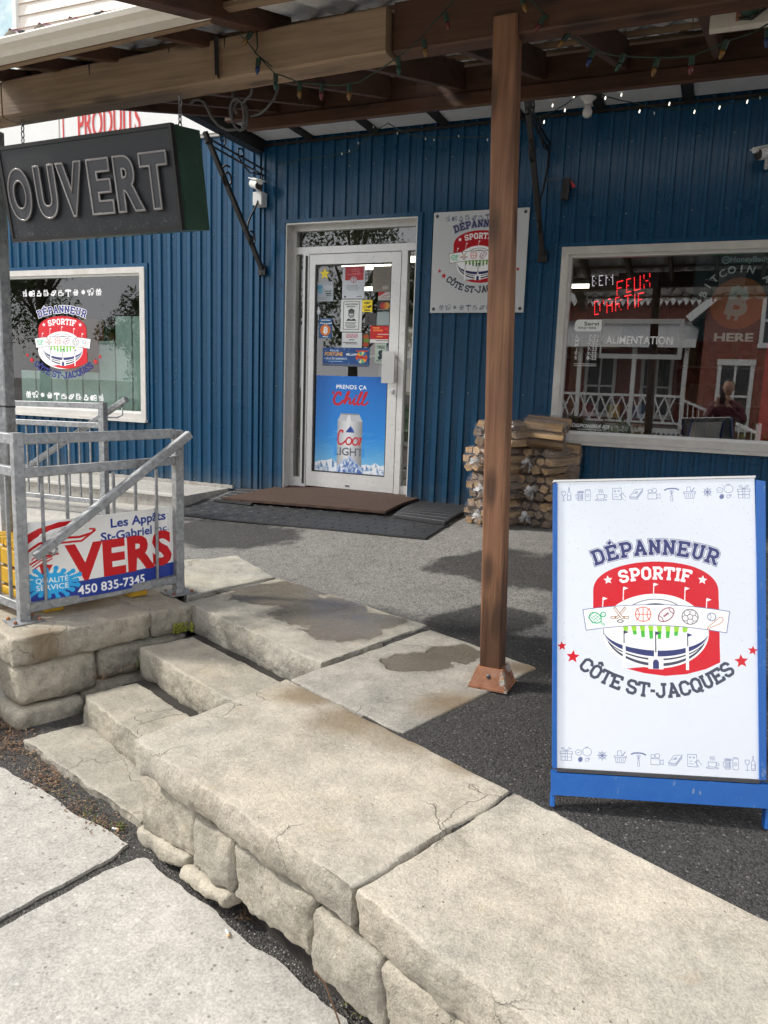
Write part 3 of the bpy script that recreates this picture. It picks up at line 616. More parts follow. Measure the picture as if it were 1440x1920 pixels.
def img_chill():
    cv = Cv(1410, 1870, 620); cv.grad(0, 0, 1410, 1150, (.10, .42, .77), (.16, .56, .90)); cv.grad(0, 1140, 1410, 730, (.17, .57, .90), (.62, .83, .95))
    rs = random.Random(8)
    for i in range(26):
        x, y = rs.uniform(0, 1410), rs.uniform(1050, 1500); L = rs.uniform(120, 420)
        cv.poly([(x, y), (x+L*.5, y-30), (x+L, y-70), (x+L*.5, y-10)], (.80, .90, .97), .22)
    def mount(x0, x1, base, peak, n, tone=(.93, .96, .99)):
        pts = [(x0, base)]; hs = [(rs.uniform(.65, 1.0) if i % 2 else rs.uniform(.45, .75)) for i in range(n)]
        for i, h in enumerate(hs): pts.append((x0+(x1-x0)*(i+.5)/n, base-peak*h))
        pts.append((x1, base)); cv.poly(pts, tone)
        for i in range(1, n+1):
            px, q = pts[i]
            if q < base-peak*.3:
                for k in range(5): cv.poly([(px+rs.uniform(-6, 6), q+k*16), (px+rs.uniform(15, 60), q+rs.uniform(50, 160)), (px+rs.uniform(-10, 25), q+rs.uniform(80, 190))], (.36, .52, .73), .75)
    mount(-60, 520, 1870, 400, 5); mount(880, 1500, 1870, 330, 7); mount(-80, 300, 1870, 260, 4); mount(1050, 1500, 1870, 240, 4); cv.rect(0, 1760, 1410, 110, (.92, .95, .99), .6)
    for i in range(40):
        x, y = rs.uniform(0, 1410), rs.uniform(1640, 1870); cv.poly([(x, y), (x+rs.uniform(30, 90), y+rs.uniform(10, 60)), (x-rs.uniform(10, 50), y+rs.uniform(30, 70))], (.50, .64, .80), .5)
    cv.text('PRENDS ÇA', 690, 236, 105, WHT, bold=.02, space=1.08)
    C = (.78, .08, .16)
    def script(pts, w): cv.line(pts, w, C)
    def bez(p, n=10):
        o = []
        for i in range(0, len(p)-2, 2):
            for k in range(n): t = k/n; o.append(tuple((1-t)**2*p[i][d]+2*t*(1-t)*p[i+1][d]+t*t*p[i+2][d] for d in (0, 1)))
        return o+[p[-1]]
    cv.push(690, 430, 1.0); cv.push(0, 0, 1, 0)
    script(bez([(-210, -70), (-190, -135), (-260, -120), (-330, -60), (-335, 30), (-320, 120), (-230, 95), (-180, 70), (-150, 20)]), 46)
    script(bez([(-330, -95), (-390, -100), (-330, -140)]), 26)
    for x in (-100, 150, 240): script(bez([(x-40, 60), (x+50, -90), (x+60, -140), (x+40, -160), (x+5, -60), (x-30, 40), (x-20, 90)]), 36)
    script(bez([(-115, 60), (-60, -40), (-25, -20), (-10, 0), (-35, 60), (-30, 95), (20, 60)]), 36); script(bez([(20, 60), (60, 0), (70, -25), (40, 60), (60, 90), (90, 90), (130, 40)]), 36); cv.ell(92, -75, 18, 18, C)
    script(bez([(130, 92), (190, 90), (215, 30)]), 30); script(bez([(225, 92), (290, 95), (330, 20)]), 30); cv.pop(); cv.pop()
    # can
    x0, x1 = 440, 920; cv.poly([(x0+70, 690), (x1-70, 690), (x1-20, 790), (x1, 830), (x1, 1870), (x0, 1870), (x0, 830), (x0+20, 790)], (.78, .80, .83))
    for i in range(30):
        f = i/29; v = .93-.42*abs(f-.42)**1.4*1.9; cv.rect(x0+(x1-x0)*f*29/30, 832, (x1-x0)/29, 1040, (v*.97, v*.98, v))
    cv.poly([(x0+60, 690), (x1-60, 690), (x1-78, 716), (x0+78, 716)], (.55, .57, .60)); cv.poly([(x0+70, 716), (x1-70, 716), (x1-12, 835), (x0+12, 835)], (.74, .76, .79)); cv.poly([(x0+200, 716), (x1-240, 716), (x1-220, 835), (x0+170, 835)], (.90, .91, .93))
    for i in range(260): cv.ell(rs.uniform(x0, x1), rs.uniform(760, 1500), rs.uniform(2, 5), rs.uniform(3, 7), (.97, .98, 1), n=7, al=.6)
    cv.poly([(600, 1045), (650, 975), (675, 950), (695, 915), (715, 950), (740, 970), (775, 1045)], (.12, .26, .58)); cv.poly([(695, 915), (715, 950), (740, 970), (775, 1045), (720, 1010)], (.22, .40, .70))
    cv.push(500, 1180, 1.12); script(bez([(30, -110), (60, -150), (10, -150), (-30, -130), (-40, -40), (-50, 90), (10, 88), (60, 70), (90, 20)]), 26)
    for x in (150, 265): cv.line(Cv.epts(x, 25, 48, 62, .25, 24), 24, C, True)
    script(bez([(200, 20), (240, -30), (300, -40)]), 14); script(bez([(330, -35), (345, -50), (350, 0), (340, 60), (325, 85)]), 24); script(bez([(340, 0), (365, -40), (372, -25)]), 22); cv.pop()
    cv.rect(0, 1000, x0, 400, (0, 0, 0), 0.0); cv.text('LIGHT', 672, 1480, 205, (.40, .43, .47), bold=.022, space=.98)
    for k in range(2): cv.rect((x0-60, x1)[k], 1300, 60, 200, (.24, .61, .91))
    cv.poly([(x0, 1700), (520, 1620), (600, 1540), (640, 1560), (690, 1475), (735, 1520), (790, 1580), (860, 1640), (x1, 1690), (x1, 1870), (x0, 1870)], (.70, .78, .90))
    for i in range(34):
        x = rs.uniform(470, 890); y = 1500+abs(x-690)*.75+rs.uniform(10, 220); cv.poly([(x, y), (x+rs.uniform(15, 70), y+rs.uniform(40, 120)), (x-rs.uniform(5, 40), y+rs.uniform(60, 150))], (.27, .42, .70), .65)
    for i in range(20):
        x = rs.uniform(480, 880); y = 1520+abs(x-690)*.75+rs.uniform(0, 150); cv.poly([(x, y), (x+rs.uniform(5, 30), y+rs.uniform(20, 90)), (x-rs.uniform(15, 40), y+rs.uniform(30, 80))], (.97, .98, 1), .8)
    return cv.image('beer_poster_print')

def img_paper(kind):
    rs = random.Random(hash(kind) % 1000 if False else sum(map(ord, kind))); D = (.15, .15, .16)
    def lines(cv, x, y, w, n, dy, col=(.45, .45, .47), h=3): [cv.rect(x+(0 if i < n-1 else w*.15), y+i*dy, w*rs.uniform(.75, 1) if i < n-1 else w*.7, h, col) for i in range(n)]
    if kind == 'permit':
        cv = Cv(170, 255, 170, (.74, .77, .80)); cv.rect(20, 5, 140, 105, (.68, .10, .15)); [cv.line([(30+rs.random()*90, 20+i*9), (80+rs.random()*70, 22+i*9)], 3, (.85, .55, .58)) for i in range(6)]; cv.ell(85, 108, 26, 27, (.74, .77, .80)); cv.line(Cv.epts(85, 108, 19, 20), 4, (.68, .10, .15), True); cv.line([(85, 92), (85, 122)], 5, (.68, .10, .15)); lines(cv, 30, 150, 110, 5, 9); cv.rect(15, 232, 16, 14, (.3, .3, .3)); cv.rect(110, 236, 40, 6, (.4, .4, .42))
    elif kind == 'notice':
        cv = Cv(170, 260, 170, (.80, .82, .82)); cv.line([(22, 18), (148, 18), (148, 240), (22, 240)], 4, D, True); cv.fit('AVANT D\'ENTRER', 32, 138, 44, 17, D, bold=.02); cv.fit('MASQUE !', 48, 122, 62, 16, D, bold=.02)
        cv.ell(85, 116, 24, 34, D); cv.ell(85, 116, 18, 28, (.80, .82, .82)); cv.poly([(60, 100), (62, 84), (85, 72), (108, 84), (110, 100)], D); cv.rect(62, 102, 46, 12, D); cv.poly([(68, 122), (102, 122), (98, 142), (85, 148), (72, 142)], (.55, .57, .6)); cv.poly([(45, 172), (60, 152), (85, 162), (110, 152), (126, 172)], D); lines(cv, 36, 184, 100, 5, 10, (.25, .25, .25), 4)
    elif kind == 'rules':
        cv = Cv(160, 110, 150, (.80, .82, .83))
        for x in (48, 80, 112): cv.line(Cv.epts(x, 24, 15, 14), 4, (.72, .25, .32), True); cv.line([(x-10, 33), (x+10, 15)], 3, (.72, .25, .32)); cv.rect(x-5, 18, 10, 12, (.5, .5, .52))
        lines(cv, 50, 50, 60, 1, 8, D, 5); lines(cv, 8, 70, 140, 2, 10, D, 4)
    elif kind == 'fortune':
        cv = Cv(370, 150, 330, (.07, .27, .52)); cv.fit('FORTUNE', 16, 160, 66, 42, (.90, .62, .20), bold=.03); cv.fit('Roue de', 60, 130, 30, 20, WHT, bold=.01); cv.fit('MILLIARD', 190, 290, 62, 26, WHT, bold=.02); cv.fit('+ PLUS DE GAGNANTS', 16, 195, 96, 22, WHT, bold=.012); cv.rect(50, 108, 110, 5, (.6, .75, .88))
        for i, c in enumerate([(.80, .15, .18), (.95, .65, .15), (.25, .65, .60), (.85, .85, .55), (.20, .45, .70), (.75, .35, .20)]*2): cv.poly([(310, 75)]+Cv.epts(310, 75, 46, 48, 0, 6, i*.5236, (i+1)*.5236), c)
        cv.ell(310, 75, 14, 14, (.75, .12, .14)); cv.rect(265, 20, 90, 10, (.85, .25, .2)); cv.rect(0, 130, 370, 20, (.30, .36, .46))
        [cv.ell(rs.uniform(0, 370), rs.uniform(0, 130), 3, 3, (.7, .85, .95), n=8) for _ in range(30)]
    elif kind == 'redad':
        cv = Cv(160, 130, 150, (.72, .06, .07)); cv.rect(18, 12, 57, 8, (.92, .62, .20)); cv.rect(22, 28, 76, 14, (.92, .45, .20)); cv.rect(60, 62, 90, 6, (.9, .8, .8)); cv.rect(50, 78, 50, 9, (.9, .5, .2)); cv.rect(0, 102, 160, 28, (.82, .82, .82)); cv.rect(45, 110, 100, 5, (.4, .4, .4)); cv.line([(115, 30), (130, 16), (140, 44)], 5, (.85, .3, .3))
    elif kind == 'tirez':
        cv = Cv(84, 150, 100, (.66, .72, .68)); cv.fit('TIREZ', 12, 74, 38, 30, (.12, .20, .20), bold=.03); cv.poly([(30, 55), (55, 50), (62, 70), (48, 76), (60, 90), (52, 118), (30, 126), (20, 104), (34, 96), (24, 74)], (.06, .16, .22)); cv.rect(10, 130, 62, 6, (.3, .36, .36))
    elif kind == 'bitcoin':
        cv = Cv(100, 155, 120, (.14, .34, .55)); cv.rect(14, 10, 74, 8, (.80, .86, .92)); cv.ell(50, 92, 40, 44, (.90, .48, .10)); cv.text('B', 50, 114, 64, WHT, bold=.04, rot=.18); [cv.rect(x, 60, 5, 66, WHT) for x in (44, 54)] and None; cv.rect(30, 140, 42, 8, (.85, .88, .92)); [cv.rect(10+i*14, 32-abs(i-3)*2+6, 9, 9, WHT) for i in range(7)]
    elif kind == 'yellow':
        cv = Cv(80, 94, 90, (.90, .80, .04)); cv.fit('DEBIT', 16, 64, 30, 20, D, bold=.03); cv.line([(12, 52), (34, 44), (40, 62), (16, 64)], 4, (.45, .42, .1), True); cv.poly([(38, 52), (70, 40), (74, 52), (50, 66)], (.2, .2, .1)); cv.rect(18, 76, 44, 8, D)
    elif kind == 'cards':
        cv = Cv(110, 80, 110, (.10, .10, .12)); cv.ell(48, 40, 26, 28, (.62, .16, .12)); cv.ell(76, 40, 26, 28, (.78, .56, .22)); cv.ell(62, 40, 12, 22, (.74, .36, .15)); cv.rect(8, 68, 94, 6, (.5, .5, .5))
    elif kind == 'arrow':
        cv = Cv(60, 90, 70, (.10, .10, .12)); cv.poly([(16, 50), (24, 46), (24, 24), (34, 20), (40, 46), (48, 52), (44, 66), (20, 66)], (.85, .87, .9)); cv.poly([(10, 66), (50, 66), (30, 88)], (.70, .76, .82))
    elif kind == 'chef':
        cv = Cv(140, 160, 120, (.62, .66, .69)); cv.ell(98, 40, 36, 30, (.70, .73, .76)); cv.line(Cv.epts(98, 40, 26, 22, 0, 16, 3.4, 6), 4, (.4, .44, .48)); cv.ell(32, 46, 24, 18, (.25, .52, .66)); cv.ell(40, 78, 16, 22, (.35, .58, .70)); cv.rect(76, 74, 50, 10, (.4, .42, .44)); cv.rect(84, 92, 40, 12, (.25, .27, .3)); cv.rect(86, 110, 44, 8, (.35, .37, .4)); lines(cv, 12, 128, 110, 2, 12, (.5, .54, .57), 4)
    elif kind == 'receipt':
        cv = Cv(150, 215, 120, (.48, .45, .41)); lines(cv, 14, 14, 120, 15, 12, (.40, .375, .34), 5); [cv.ell(90+i*16, 180, 10, 16, (.62, .6, .57)) for i in range(3)]
    elif kind == 'redtag':
        cv = Cv(100, 75, 80, (.70, .68, .67)); cv.poly([(0, 0), (60, 0), (20, 30), (0, 40)], (.66, .08, .14)); cv.line([(30, 40), (90, 24)], 4, (.62, .2, .25)); cv.rect(20, 52, 70, 6, (.5, .5, .5))
    elif kind == 'grey':
        cv = Cv(90, 100, 70, (.22, .22, .22)); cv.line(Cv.epts(50, 50, 26, 26, 0, 16, 1.2, 4.2), 10, (.08, .08, .08))
    elif kind == 'blank':
        cv = Cv(110, 120, 60, (.52, .57, .58)); cv.rect(8, 8, 94, 104, (.56, .61, .62))
    elif kind == 'fruit':
        cv = Cv(60, 110, 60, (.20, .16, .08)); cv.ell(30, 30, 24, 22, (.62, .26, .08)); cv.ell(34, 60, 24, 20, (.36, .48, .10)); cv.ell(28, 90, 24, 18, (.62, .20, .06))
    return cv.image('paper_'+kind+'_print')

def img_hours():
    cv = Cv(185, 330, 300, (1, 1, 1), 0.); G = (.95, .96, .95)
    p = Cv.epts(30, 26, 24, 22, 0, 10, math.pi, 1.5*math.pi)+Cv.epts(160, 26, 22, 22, 0, 10, 1.5*math.pi, 2*math.pi)+Cv.epts(152, 62, 22, 22, 0, 10, 0, .5*math.pi)+Cv.epts(24, 62, 22, 22, 0, 10, .5*math.pi, math.pi)
    cv.poly(p, G); cv.fit('Servi', 62, 150, 44, 36, (.08, .09, .09), bold=.012); cv.fit('express', 26, 134, 66, 30, (.08, .09, .09))
    for i, (d, h) in enumerate((('L', '7-21'), ('M', '7-21'), ('M', '7-22'), ('J', '7-22'), ('V', '7-22'), ('S', '8-22'))):
        y = 128+i*29; cv.text(d, 24, y, 33, (1, 1, 1), bold=.008); cv.text(h, 150, y, 33, (1, 1, 1), bold=.008, align='R')
    cv.rect(14, 300, 140, 5, (.75, .75, .75)); cv.rect(14, 312, 140, 5, (.75, .75, .75))
    return cv.image('opening_hours_print')
def img_alim():
    cv = Cv(495, 240, 520, (1, 1, 1), 0.); G = (.80, .82, .81)
    for r in ((0, 0, 495, 28), (0, 212, 495, 28), (467, 0, 28, 240), (0, 0, 10, 240)): cv.rect(*r, G)
    cv.a[..., 3] *= .50; cv.fit('ALIMENTATION', 34, 436, 150, 66, (1, 1, 1), bold=.016); return cv.image('alimentation_print')
def img_dispo():
    cv = Cv(230, 50, 300, (1, 1, 1), 0.); cv.fit('DISPONIBLE ICI', 4, 226, 26, 30, (.88, .88, .87), bold=.02, shear=.25); cv.rect(40, 36, 144, 5, (.7, .7, .7))
    return cv.image('disponible_print')
def img_honey():
    cv = Cv(470, 900, 560, (.10, .20, .23)); cv.rect(0, 0, 470, 24, (.12, .38, .28)); T = (.75, .85, .85)
    cv.line(Cv.epts(152, 48, 18, 18), 6, T, True); cv.line([(144, 54), (152, 42), (162, 52)], 5, T); cv.fit('HoneyBadger', 174, 405, 60, 42, T, bold=.02)
    cv.ell(235, 280, 142, 138, (.62, .38, .25)); cv.push(235, 280, .85, .2); cv.text('B', 0, 70, 230, (.70, .72, .70), bold=.05); [cv.rect(x, -110, 22, 46, (.70, .72, .70)) for x in (-40, 6)]; [cv.rect(x, 62, 22, 46, (.70, .72, .70)) for x in (-40, 6)]; cv.pop()
    t = 'BITCOIN ATM'
    for i, c in enumerate(t):
        a = -1.28+i*.256; x, y = 235+172*math.sin(a), 282-168*math.cos(a)
        if c != ' ': cv.text(c, x, y, 54, (.90, .93, .92), bold=.03, rot=a)
    cv.fit('HERE', 130, 330, 486, 66, (.90, .93, .92), bold=.04)
    return cv.image('bitcoin_poster_print')
# ------------------------------------------------------------------ ground, road, sidewalk, porch
ZT = .43                                   # top of the front stonework above the sidewalk
def zp(x, y):                               # the porch climbs from the stonework to the door
    d = (y-3.17+.494*(x+.61))*.897; f = max(0., min(1., (d-.05)/1.6)); return ZT-.010+.165*f*f*(3-2*f)*.5+.165*f*.5
def zpx(x, y, it=6):                        # photograph point on the sloping porch
    z = .5
    for _ in range(it): p = pz(x, y, z); z = zp(p.x, p.y)
    return p
def blobpx(lst, z=ZT):                      # (px, py, half width px, half height px) ellipses on the ground, as world ellipses
    out = []
    for x, y, a, b in lst:
        f = (lambda X, Y: zpx(X, Y)) if z is None else (lambda X, Y: pz(X, Y, z))
        c = f(x, y); e = f(x+a, y)-c; g = f(x, y+b)-c
        J = np.array([[e.x, g.x], [e.y, g.y]]); U, S, _ = np.linalg.svd(J)
        out.append((c.x, c.y, float(S[0]), float(S[1]), math.atan2(U[1, 0], U[0, 0])))
    return out

def mat_asphalt(name, wet, fresh):
    t = NT(name); p = t.pos(world=True); big = t.noise(p, 1.1, 5); mid = t.noise(p, 14, 5); vo = t.n('TexVoronoi'); vo.inputs['Scale'].default_value = 170; t.l(p, vo.inputs['Vector'])
    sc = t.n('SeparateColor'); t.l(vo.outputs['Color'], sc.inputs[0]); fine = t.noise(p, 210, 3, .7)
    c = t.mix(t.mr(big, .35, .65, 0, 1), (.195, .188, .176, 1), (.245, .236, .222, 1))
    w = None
    if wet:
        w = t.blobs(wet, 2.6, .75, .82, 1.05); c = t.mix(t.math('MULTIPLY', w, .84), c, (.026, .025, .024, 1))
    f = None
    if fresh:
        sx = t.n('SeparateXYZ'); t.l(p, sx.inputs[0]); e = t.math('ADD', sx.outputs[1], t.math('MULTIPLY', sx.outputs[0], fresh[1])); e = t.math('ADD', e, t.math('MULTIPLY', t.math('SUBTRACT', t.noise(p, 2.2, 4), .5), .5))
        f = t.mr(e, fresh[0]-.12, fresh[0]+.12, 1, 0, True); c = t.mix(t.math('MULTIPLY', f, .9), c, (.027, .026, .026, 1))
    hs = t.n('HueSaturation'); t.l(c, hs.inputs['Color']); v = t.math('ADD', t.mr(sc.outputs[0], 0, 1, -.5, .6), t.mr(mid, .3, .7, -.14, .12)); t.l(t.math('ADD', v, 1.), hs.inputs['Value']); c = hs.outputs[0]
    gl = t.math('GREATER_THAN', sc.outputs[1], .984); c = t.mix(t.math('MULTIPLY', gl, .4), c, (.34, .32, .30, 1))
    r = t.mr(mid, .3, .7, .78, .95)
    if w is not None: r = t.math('SUBTRACT', r, t.math('MULTIPLY', w, .14))
    h = t.math('ADD', t.math('MULTIPLY', vo.outputs['Distance'], -.9), t.math('MULTIPLY', fine, .5))
    return t.fin(c, r, t.bump(h, .8, .007), spec=.35)

M['ground'] = mat_plain('plain_ground', (.16, .15, .135), .95, var=.2)
M['road'] = mat_asphalt('street_asphalt', None, None)
wetp = [pz(330, 1015, .5)]
WET = blobpx([(925, 1060, 112, 36), (420, 1000, 150, 34), (900, 1165, 125, 30), (1060, 1075, 130, 38), (1000, 1235, 130, 50)], None)
M['porch'] = mat_asphalt('porch_asphalt', WET, (3.42, .10))
M['gravel'] = mat_asphalt('dark_gravel_joint', [(0, 0, 50, 50, 0)], None)
obj('ground', MB().quad((-260, -260, -.16), (260, -260, -.16), (260, 260, -.16), (-260, 260, -.16)), M['ground'], kind='structure')

def inpoly(x, y, P):
    c = False; n = len(P)
    for i in range(n):
        a, b = P[i], P[(i+1) % n]
        if (a[1] > y) != (b[1] > y) and x < (b[0]-a[0])*(y-a[1])/(b[1]-a[1])+a[0]: c = not c
    return c
PORCH = [(-4.3, 4.7), (-3.6, 4.1), (-2.95, 3.5), (-2.55, 3.50), (-1.65, 3.38), (-1.25, 3.10), (-1.08, 2.6), (-1.05, 2.15), (-.72, 1.90), (.1, 1.60), (1.3, 1.06), (2.6, .48), (5.5, -.75), (5.5, 6.42), (-4.6, 6.42), (-4.6, 5.0)]
def porch_mesh():
    bm = bmesh.new(); bm.faces.new([bm.verts.new((x, y, 0)) for x, y in PORCH])
    for ax, lo_, hi_ in ((0, -4.6, 5.5), (1, -.75, 6.42)):
        q = lo_+.11
        while q < hi_:
            no = (1, 0, 0) if ax == 0 else (0, 1, 0); co = (q, 0, 0) if ax == 0 else (0, q, 0)
            bmesh.ops.bisect_plane(bm, geom=bm.verts[:]+bm.edges[:]+bm.faces[:], plane_co=co, plane_no=no); q += .11
    bm.normal_update()
    if sum(f.normal.z for f in bm.faces) < 0: bmesh.ops.reverse_faces(bm, faces=bm.faces[:])
    bm.verts.index_update(); mb = MB(); mb.v = [Vector((v.co.x, v.co.y, zp(v.co.x, v.co.y)+.004*mnoise.noise((v.co.x*1.3, v.co.y*1.3, 0)))) for v in bm.verts]; mb.f = [tuple(v.index for v in f.verts) for f in bm.faces]; bm.free(); return mb
obj('porch_asphalt', porch_mesh(), M['porch'], smooth=True, kind='structure')
# the concrete ramp floor behind the railing
rf = MB().prism([(-10, 1.6, .40), (-3.4, 1.75, .40), (-2.83, 2.65, .41), (-2.64, 3.20, .415), tuple(pz(336, 1090, .418)), tuple(pz(330, 1048, .422)), tuple(pz(322, 1000, .435)), tuple(pz(318, 966, .455)), (-4.35, 5.50, .46), (-10, 5.50, .36)], (0, 0, -.5))
obj('ramp_floor', rf, M['concrete'], kind='structure')

UD = Vector((.913, -.408, 0)).normalized(); VD = Vector((.408, .913, 0)).normalized()   # along and across the front stonework
obj('road', MB().prism([(-80, 31, -.135), (-80, -60, -.135), (80, -60, -.135), (80, -37, -.135)], (0, 0, -.01)), M['road'], kind='structure')

def jag(pts, step=.03, amp=.012, seed=0, closed=True):
    out = []; n = len(pts)
    for i in range(n if closed else n-1):
        a, b = Vector(pts[i]), Vector(pts[(i+1) % n]); k = max(1, int((b-a).length/step)); nr = Vector((-(b-a).y, (b-a).x, 0)).normalized()
        for j in range(k):
            p = a.lerp(b, j/k); q = p*9; d = mnoise.noise((q.x+seed*7, q.y, seed))*amp+mnoise.noise((q.x*4, q.y*4+seed, 3))*amp*.5
            out.append(p+(nr*d if j else Vector()))
    return out
sw = obj('sidewalk', MB().prism([(-14, 7.0, .010), (-16, 2.5, .010), (-3, -2.2, .010), (12, -8.9, .010), (14, -4.2, .010), (3.0, .9, .010), (-.3, 2.2, .010), (-2.6, 3.1, .010), (-3.0, 2.45, .010)], (0, 0, -.14)), M['gravel'], kind='structure')
EDGE = [pz(x, y, .022) for x, y in ((0, 1438), (60, 1470), (105, 1497), (130, 1520), (180, 1545), (240, 1582), (272, 1608), (350, 1672), (412, 1718), (470, 1772), (528, 1806), (592, 1864), (655, 1925))]
J0 = pz(244, 1604, .022); JD = (pz(0, 1735, .022)-J0).normalized()
jl = J0+JD*2.6; gap = UD*.008
left_edge = [e for e in EDGE if e.x < J0.x-.02]
far = left_edge[0]-UD*1.35
def slabtop(P, seed):
    return MB().prism([Vector((p.x, p.y, .022)) for p in jag(P, .02, .011, seed)], (0, 0, -.1))
JB = J0+UD*.02+Vector((.02, -.02, 0))
obj('slab', slabtop([jl-gap, J0-gap-UD*.03+JD*.05]+left_edge[::-1]+[far, far+JD*2.75], 1), M['concrete'], sw)
right_edge = [e for e in EDGE if e.x > J0.x+.03]
r_end = right_edge[-1]+UD*.75
obj('slab', slabtop([J0+gap+JD*.10]+right_edge+[r_end, r_end+JD*2.3, jl+gap], 2), M['concrete'], sw)
r2 = r_end+UD*.025
obj('slab', slabtop([r2, r2+UD*1.6, r2+UD*1.6+JD*2.3, r2+JD*2.3], 3), M['concrete'], sw)
f2 = far-UD*.025
obj('slab', slabtop([f2, f2+JD*2.7, f2+JD*2.7-UD*1.5, f2-UD*1.5], 4), M['concrete'], sw)

# ------------------------------------------------------------------ stonework
def stone(bot, top, r=.02, step=.04, amp=.012, amp_top=.003, bulge=.0, seed=0, fr=7., hi=.0045):
    c = [Vector(p) for p in list(bot)+list(top)]
    Lx = ((c[1]-c[0]).length+(c[2]-c[3]).length)/2; Ly = ((c[3]-c[0]).length+(c[2]-c[1]).length)/2; Lz = (c[4]-c[0]).length
    def ticks(L):
        rr = min(r, L*.45); n = max(1, int(round((L-2*rr)/step))); return [0, rr*.35, rr*.7]+[rr+(L-2*rr)*i/n for i in range(n+1)]+[L-rr*.7, L-rr*.35, L]
    X, Y, Z = ticks(Lx), ticks(Ly), ticks(Lz); L = (Lx, Ly, Lz); mb = MB(); idx = {}
    def tri(u, v, w):
        b = c[0].lerp(c[1], u).lerp(c[3].lerp(c[2], u), v); t = c[4].lerp(c[5], u).lerp(c[7].lerp(c[6], u), v); return b.lerp(t, w)
    def vid(i, j, k):
        if (i, j, k) in idx: return idx[i, j, k]
        p = (X[i], Y[j], Z[k]); q = [min(max(p[d], min(r, L[d]*.45)), L[d]-min(r, L[d]*.45)) for d in range(3)]; d = Vector([p[e]-q[e] for e in range(3)]); rr = min(r, min(L)*.45)
        if d.length > rr: d = d.normalized()*rr
        pp = [q[e]+d[e] for e in range(3)]; P = tri(*[pp[e]/L[e] for e in range(3)]); Q = tri(*[q[e]/L[e] for e in range(3)]); nn = (P-Q); nn = nn.normalized() if nn.length > 1e-7 else Vector((0, 0, 1))
        s = P*fr+Vector((seed*3.1, seed*1.7, seed)); v = mnoise.fractal(s, .9, 2.1, 5)
        up = max(0, nn.z); a = amp*(1-up)+amp_top*up; off = v*a
        if up < .8 and hi: off += mnoise.fractal(P*38+Vector((seed, 0, 0)), .8, 2.2, 4)*hi*(1-up)
        if bulge and abs(nn.z) < .7:
            w = pp[2]/Lz; e = 1-(2*w-1)**2; ux = pp[0]/Lx if abs(d[1]) > abs(d[0]) else pp[1]/Ly; off += bulge*e*(1-(2*ux-1)**4)*(1-abs(nn.z))
        idx[i, j, k] = len(mb.v); mb.v.append(P+nn*off); return idx[i, j, k]
    nx, ny, nz = len(X)-1, len(Y)-1, len(Z)-1
    for i in range(nx):
        for j in range(ny): mb.f.append((vid(i, j, nz), vid(i+1, j, nz), vid(i+1, j+1, nz), vid(i, j+1, nz))); mb.f.append((vid(i, j, 0), vid(i, j+1, 0), vid(i+1, j+1, 0), vid(i+1, j, 0)))
        for k in range(nz): mb.f.append((vid(i, 0, k), vid(i+1, 0, k), vid(i+1, 0, k+1), vid(i, 0, k+1))); mb.f.append((vid(i, ny, k), vid(i, ny, k+1), vid(i+1, ny, k+1), vid(i+1, ny, k)))
    for j in range(ny):
        for k in range(nz): mb.f.append((vid(0, j, k), vid(0, j, k+1), vid(0, j+1, k+1), vid(0, j+1, k))); mb.f.append((vid(nx, j, k), vid(nx, j+1, k), vid(nx, j+1, k+1), vid(nx, j, k+1)))
    return mb
def block(name, quad, z0, z1, mat, parent, **kw):      # quad: front-left, front-right, back-right, back-left
    lab = kw.pop('label', None)
    return obj(name, stone([(p[0], p[1], z0) for p in quad], [(p[0], p[1], z1) for p in quad], **kw), mat, parent, smooth=38, label=lab)

STAIN = blobpx([(810, 1375, 150, 46), (690, 1345, 140, 40), (580, 1305, 80, 26), (885, 1430, 80, 24)])
M['stone_curb'] = mat_stone('buff_limestone_coping', stains=STAIN, base=(.465, .42, .34), grey=(.415, .385, .325))
PUD = blobpx([(520, 1112, 95, 26), (600, 1145, 95, 34), (650, 1178, 80, 26), (700, 1165, 60, 18)])
M['stone_puddle'] = mat_stone('limestone_step_with_puddle', puddles=PUD, base=(.44, .41, .34), grey=(.39, .37, .32))
PUD2 = blobpx([(790, 1240, 75, 20), (850, 1225, 55, 20), (760, 1250, 40, 10)])
M['stone_damp'] = mat_stone('limestone_slab_damp', stains=blobpx([(860, 1320, 110, 30), (980, 1250, 60, 14)]), puddles=PUD2, base=(.40, .375, .325), grey=(.33, .315, .28))
M['stone_step'] = mat_stone('limestone_step', base=(.435, .395, .315), grey=(.37, .345, .29))
M['stone_wall'] = mat_stone('rough_limestone_block', base=(.47, .425, .34), grey=(.40, .375, .315), crack=False)
M['stone_cap'] = mat_stone('stained_limestone_cap', stains=blobpx([(150, 1130, 60, 20), (85, 1190, 45, 16), (215, 1085, 60, 16)]), base=(.43, .385, .30), grey=(.37, .34, .285))
M['soil'] = mat_plain('dark_soil', (.035, .031, .027), .95, var=.3, bump=.5, nscale=70)

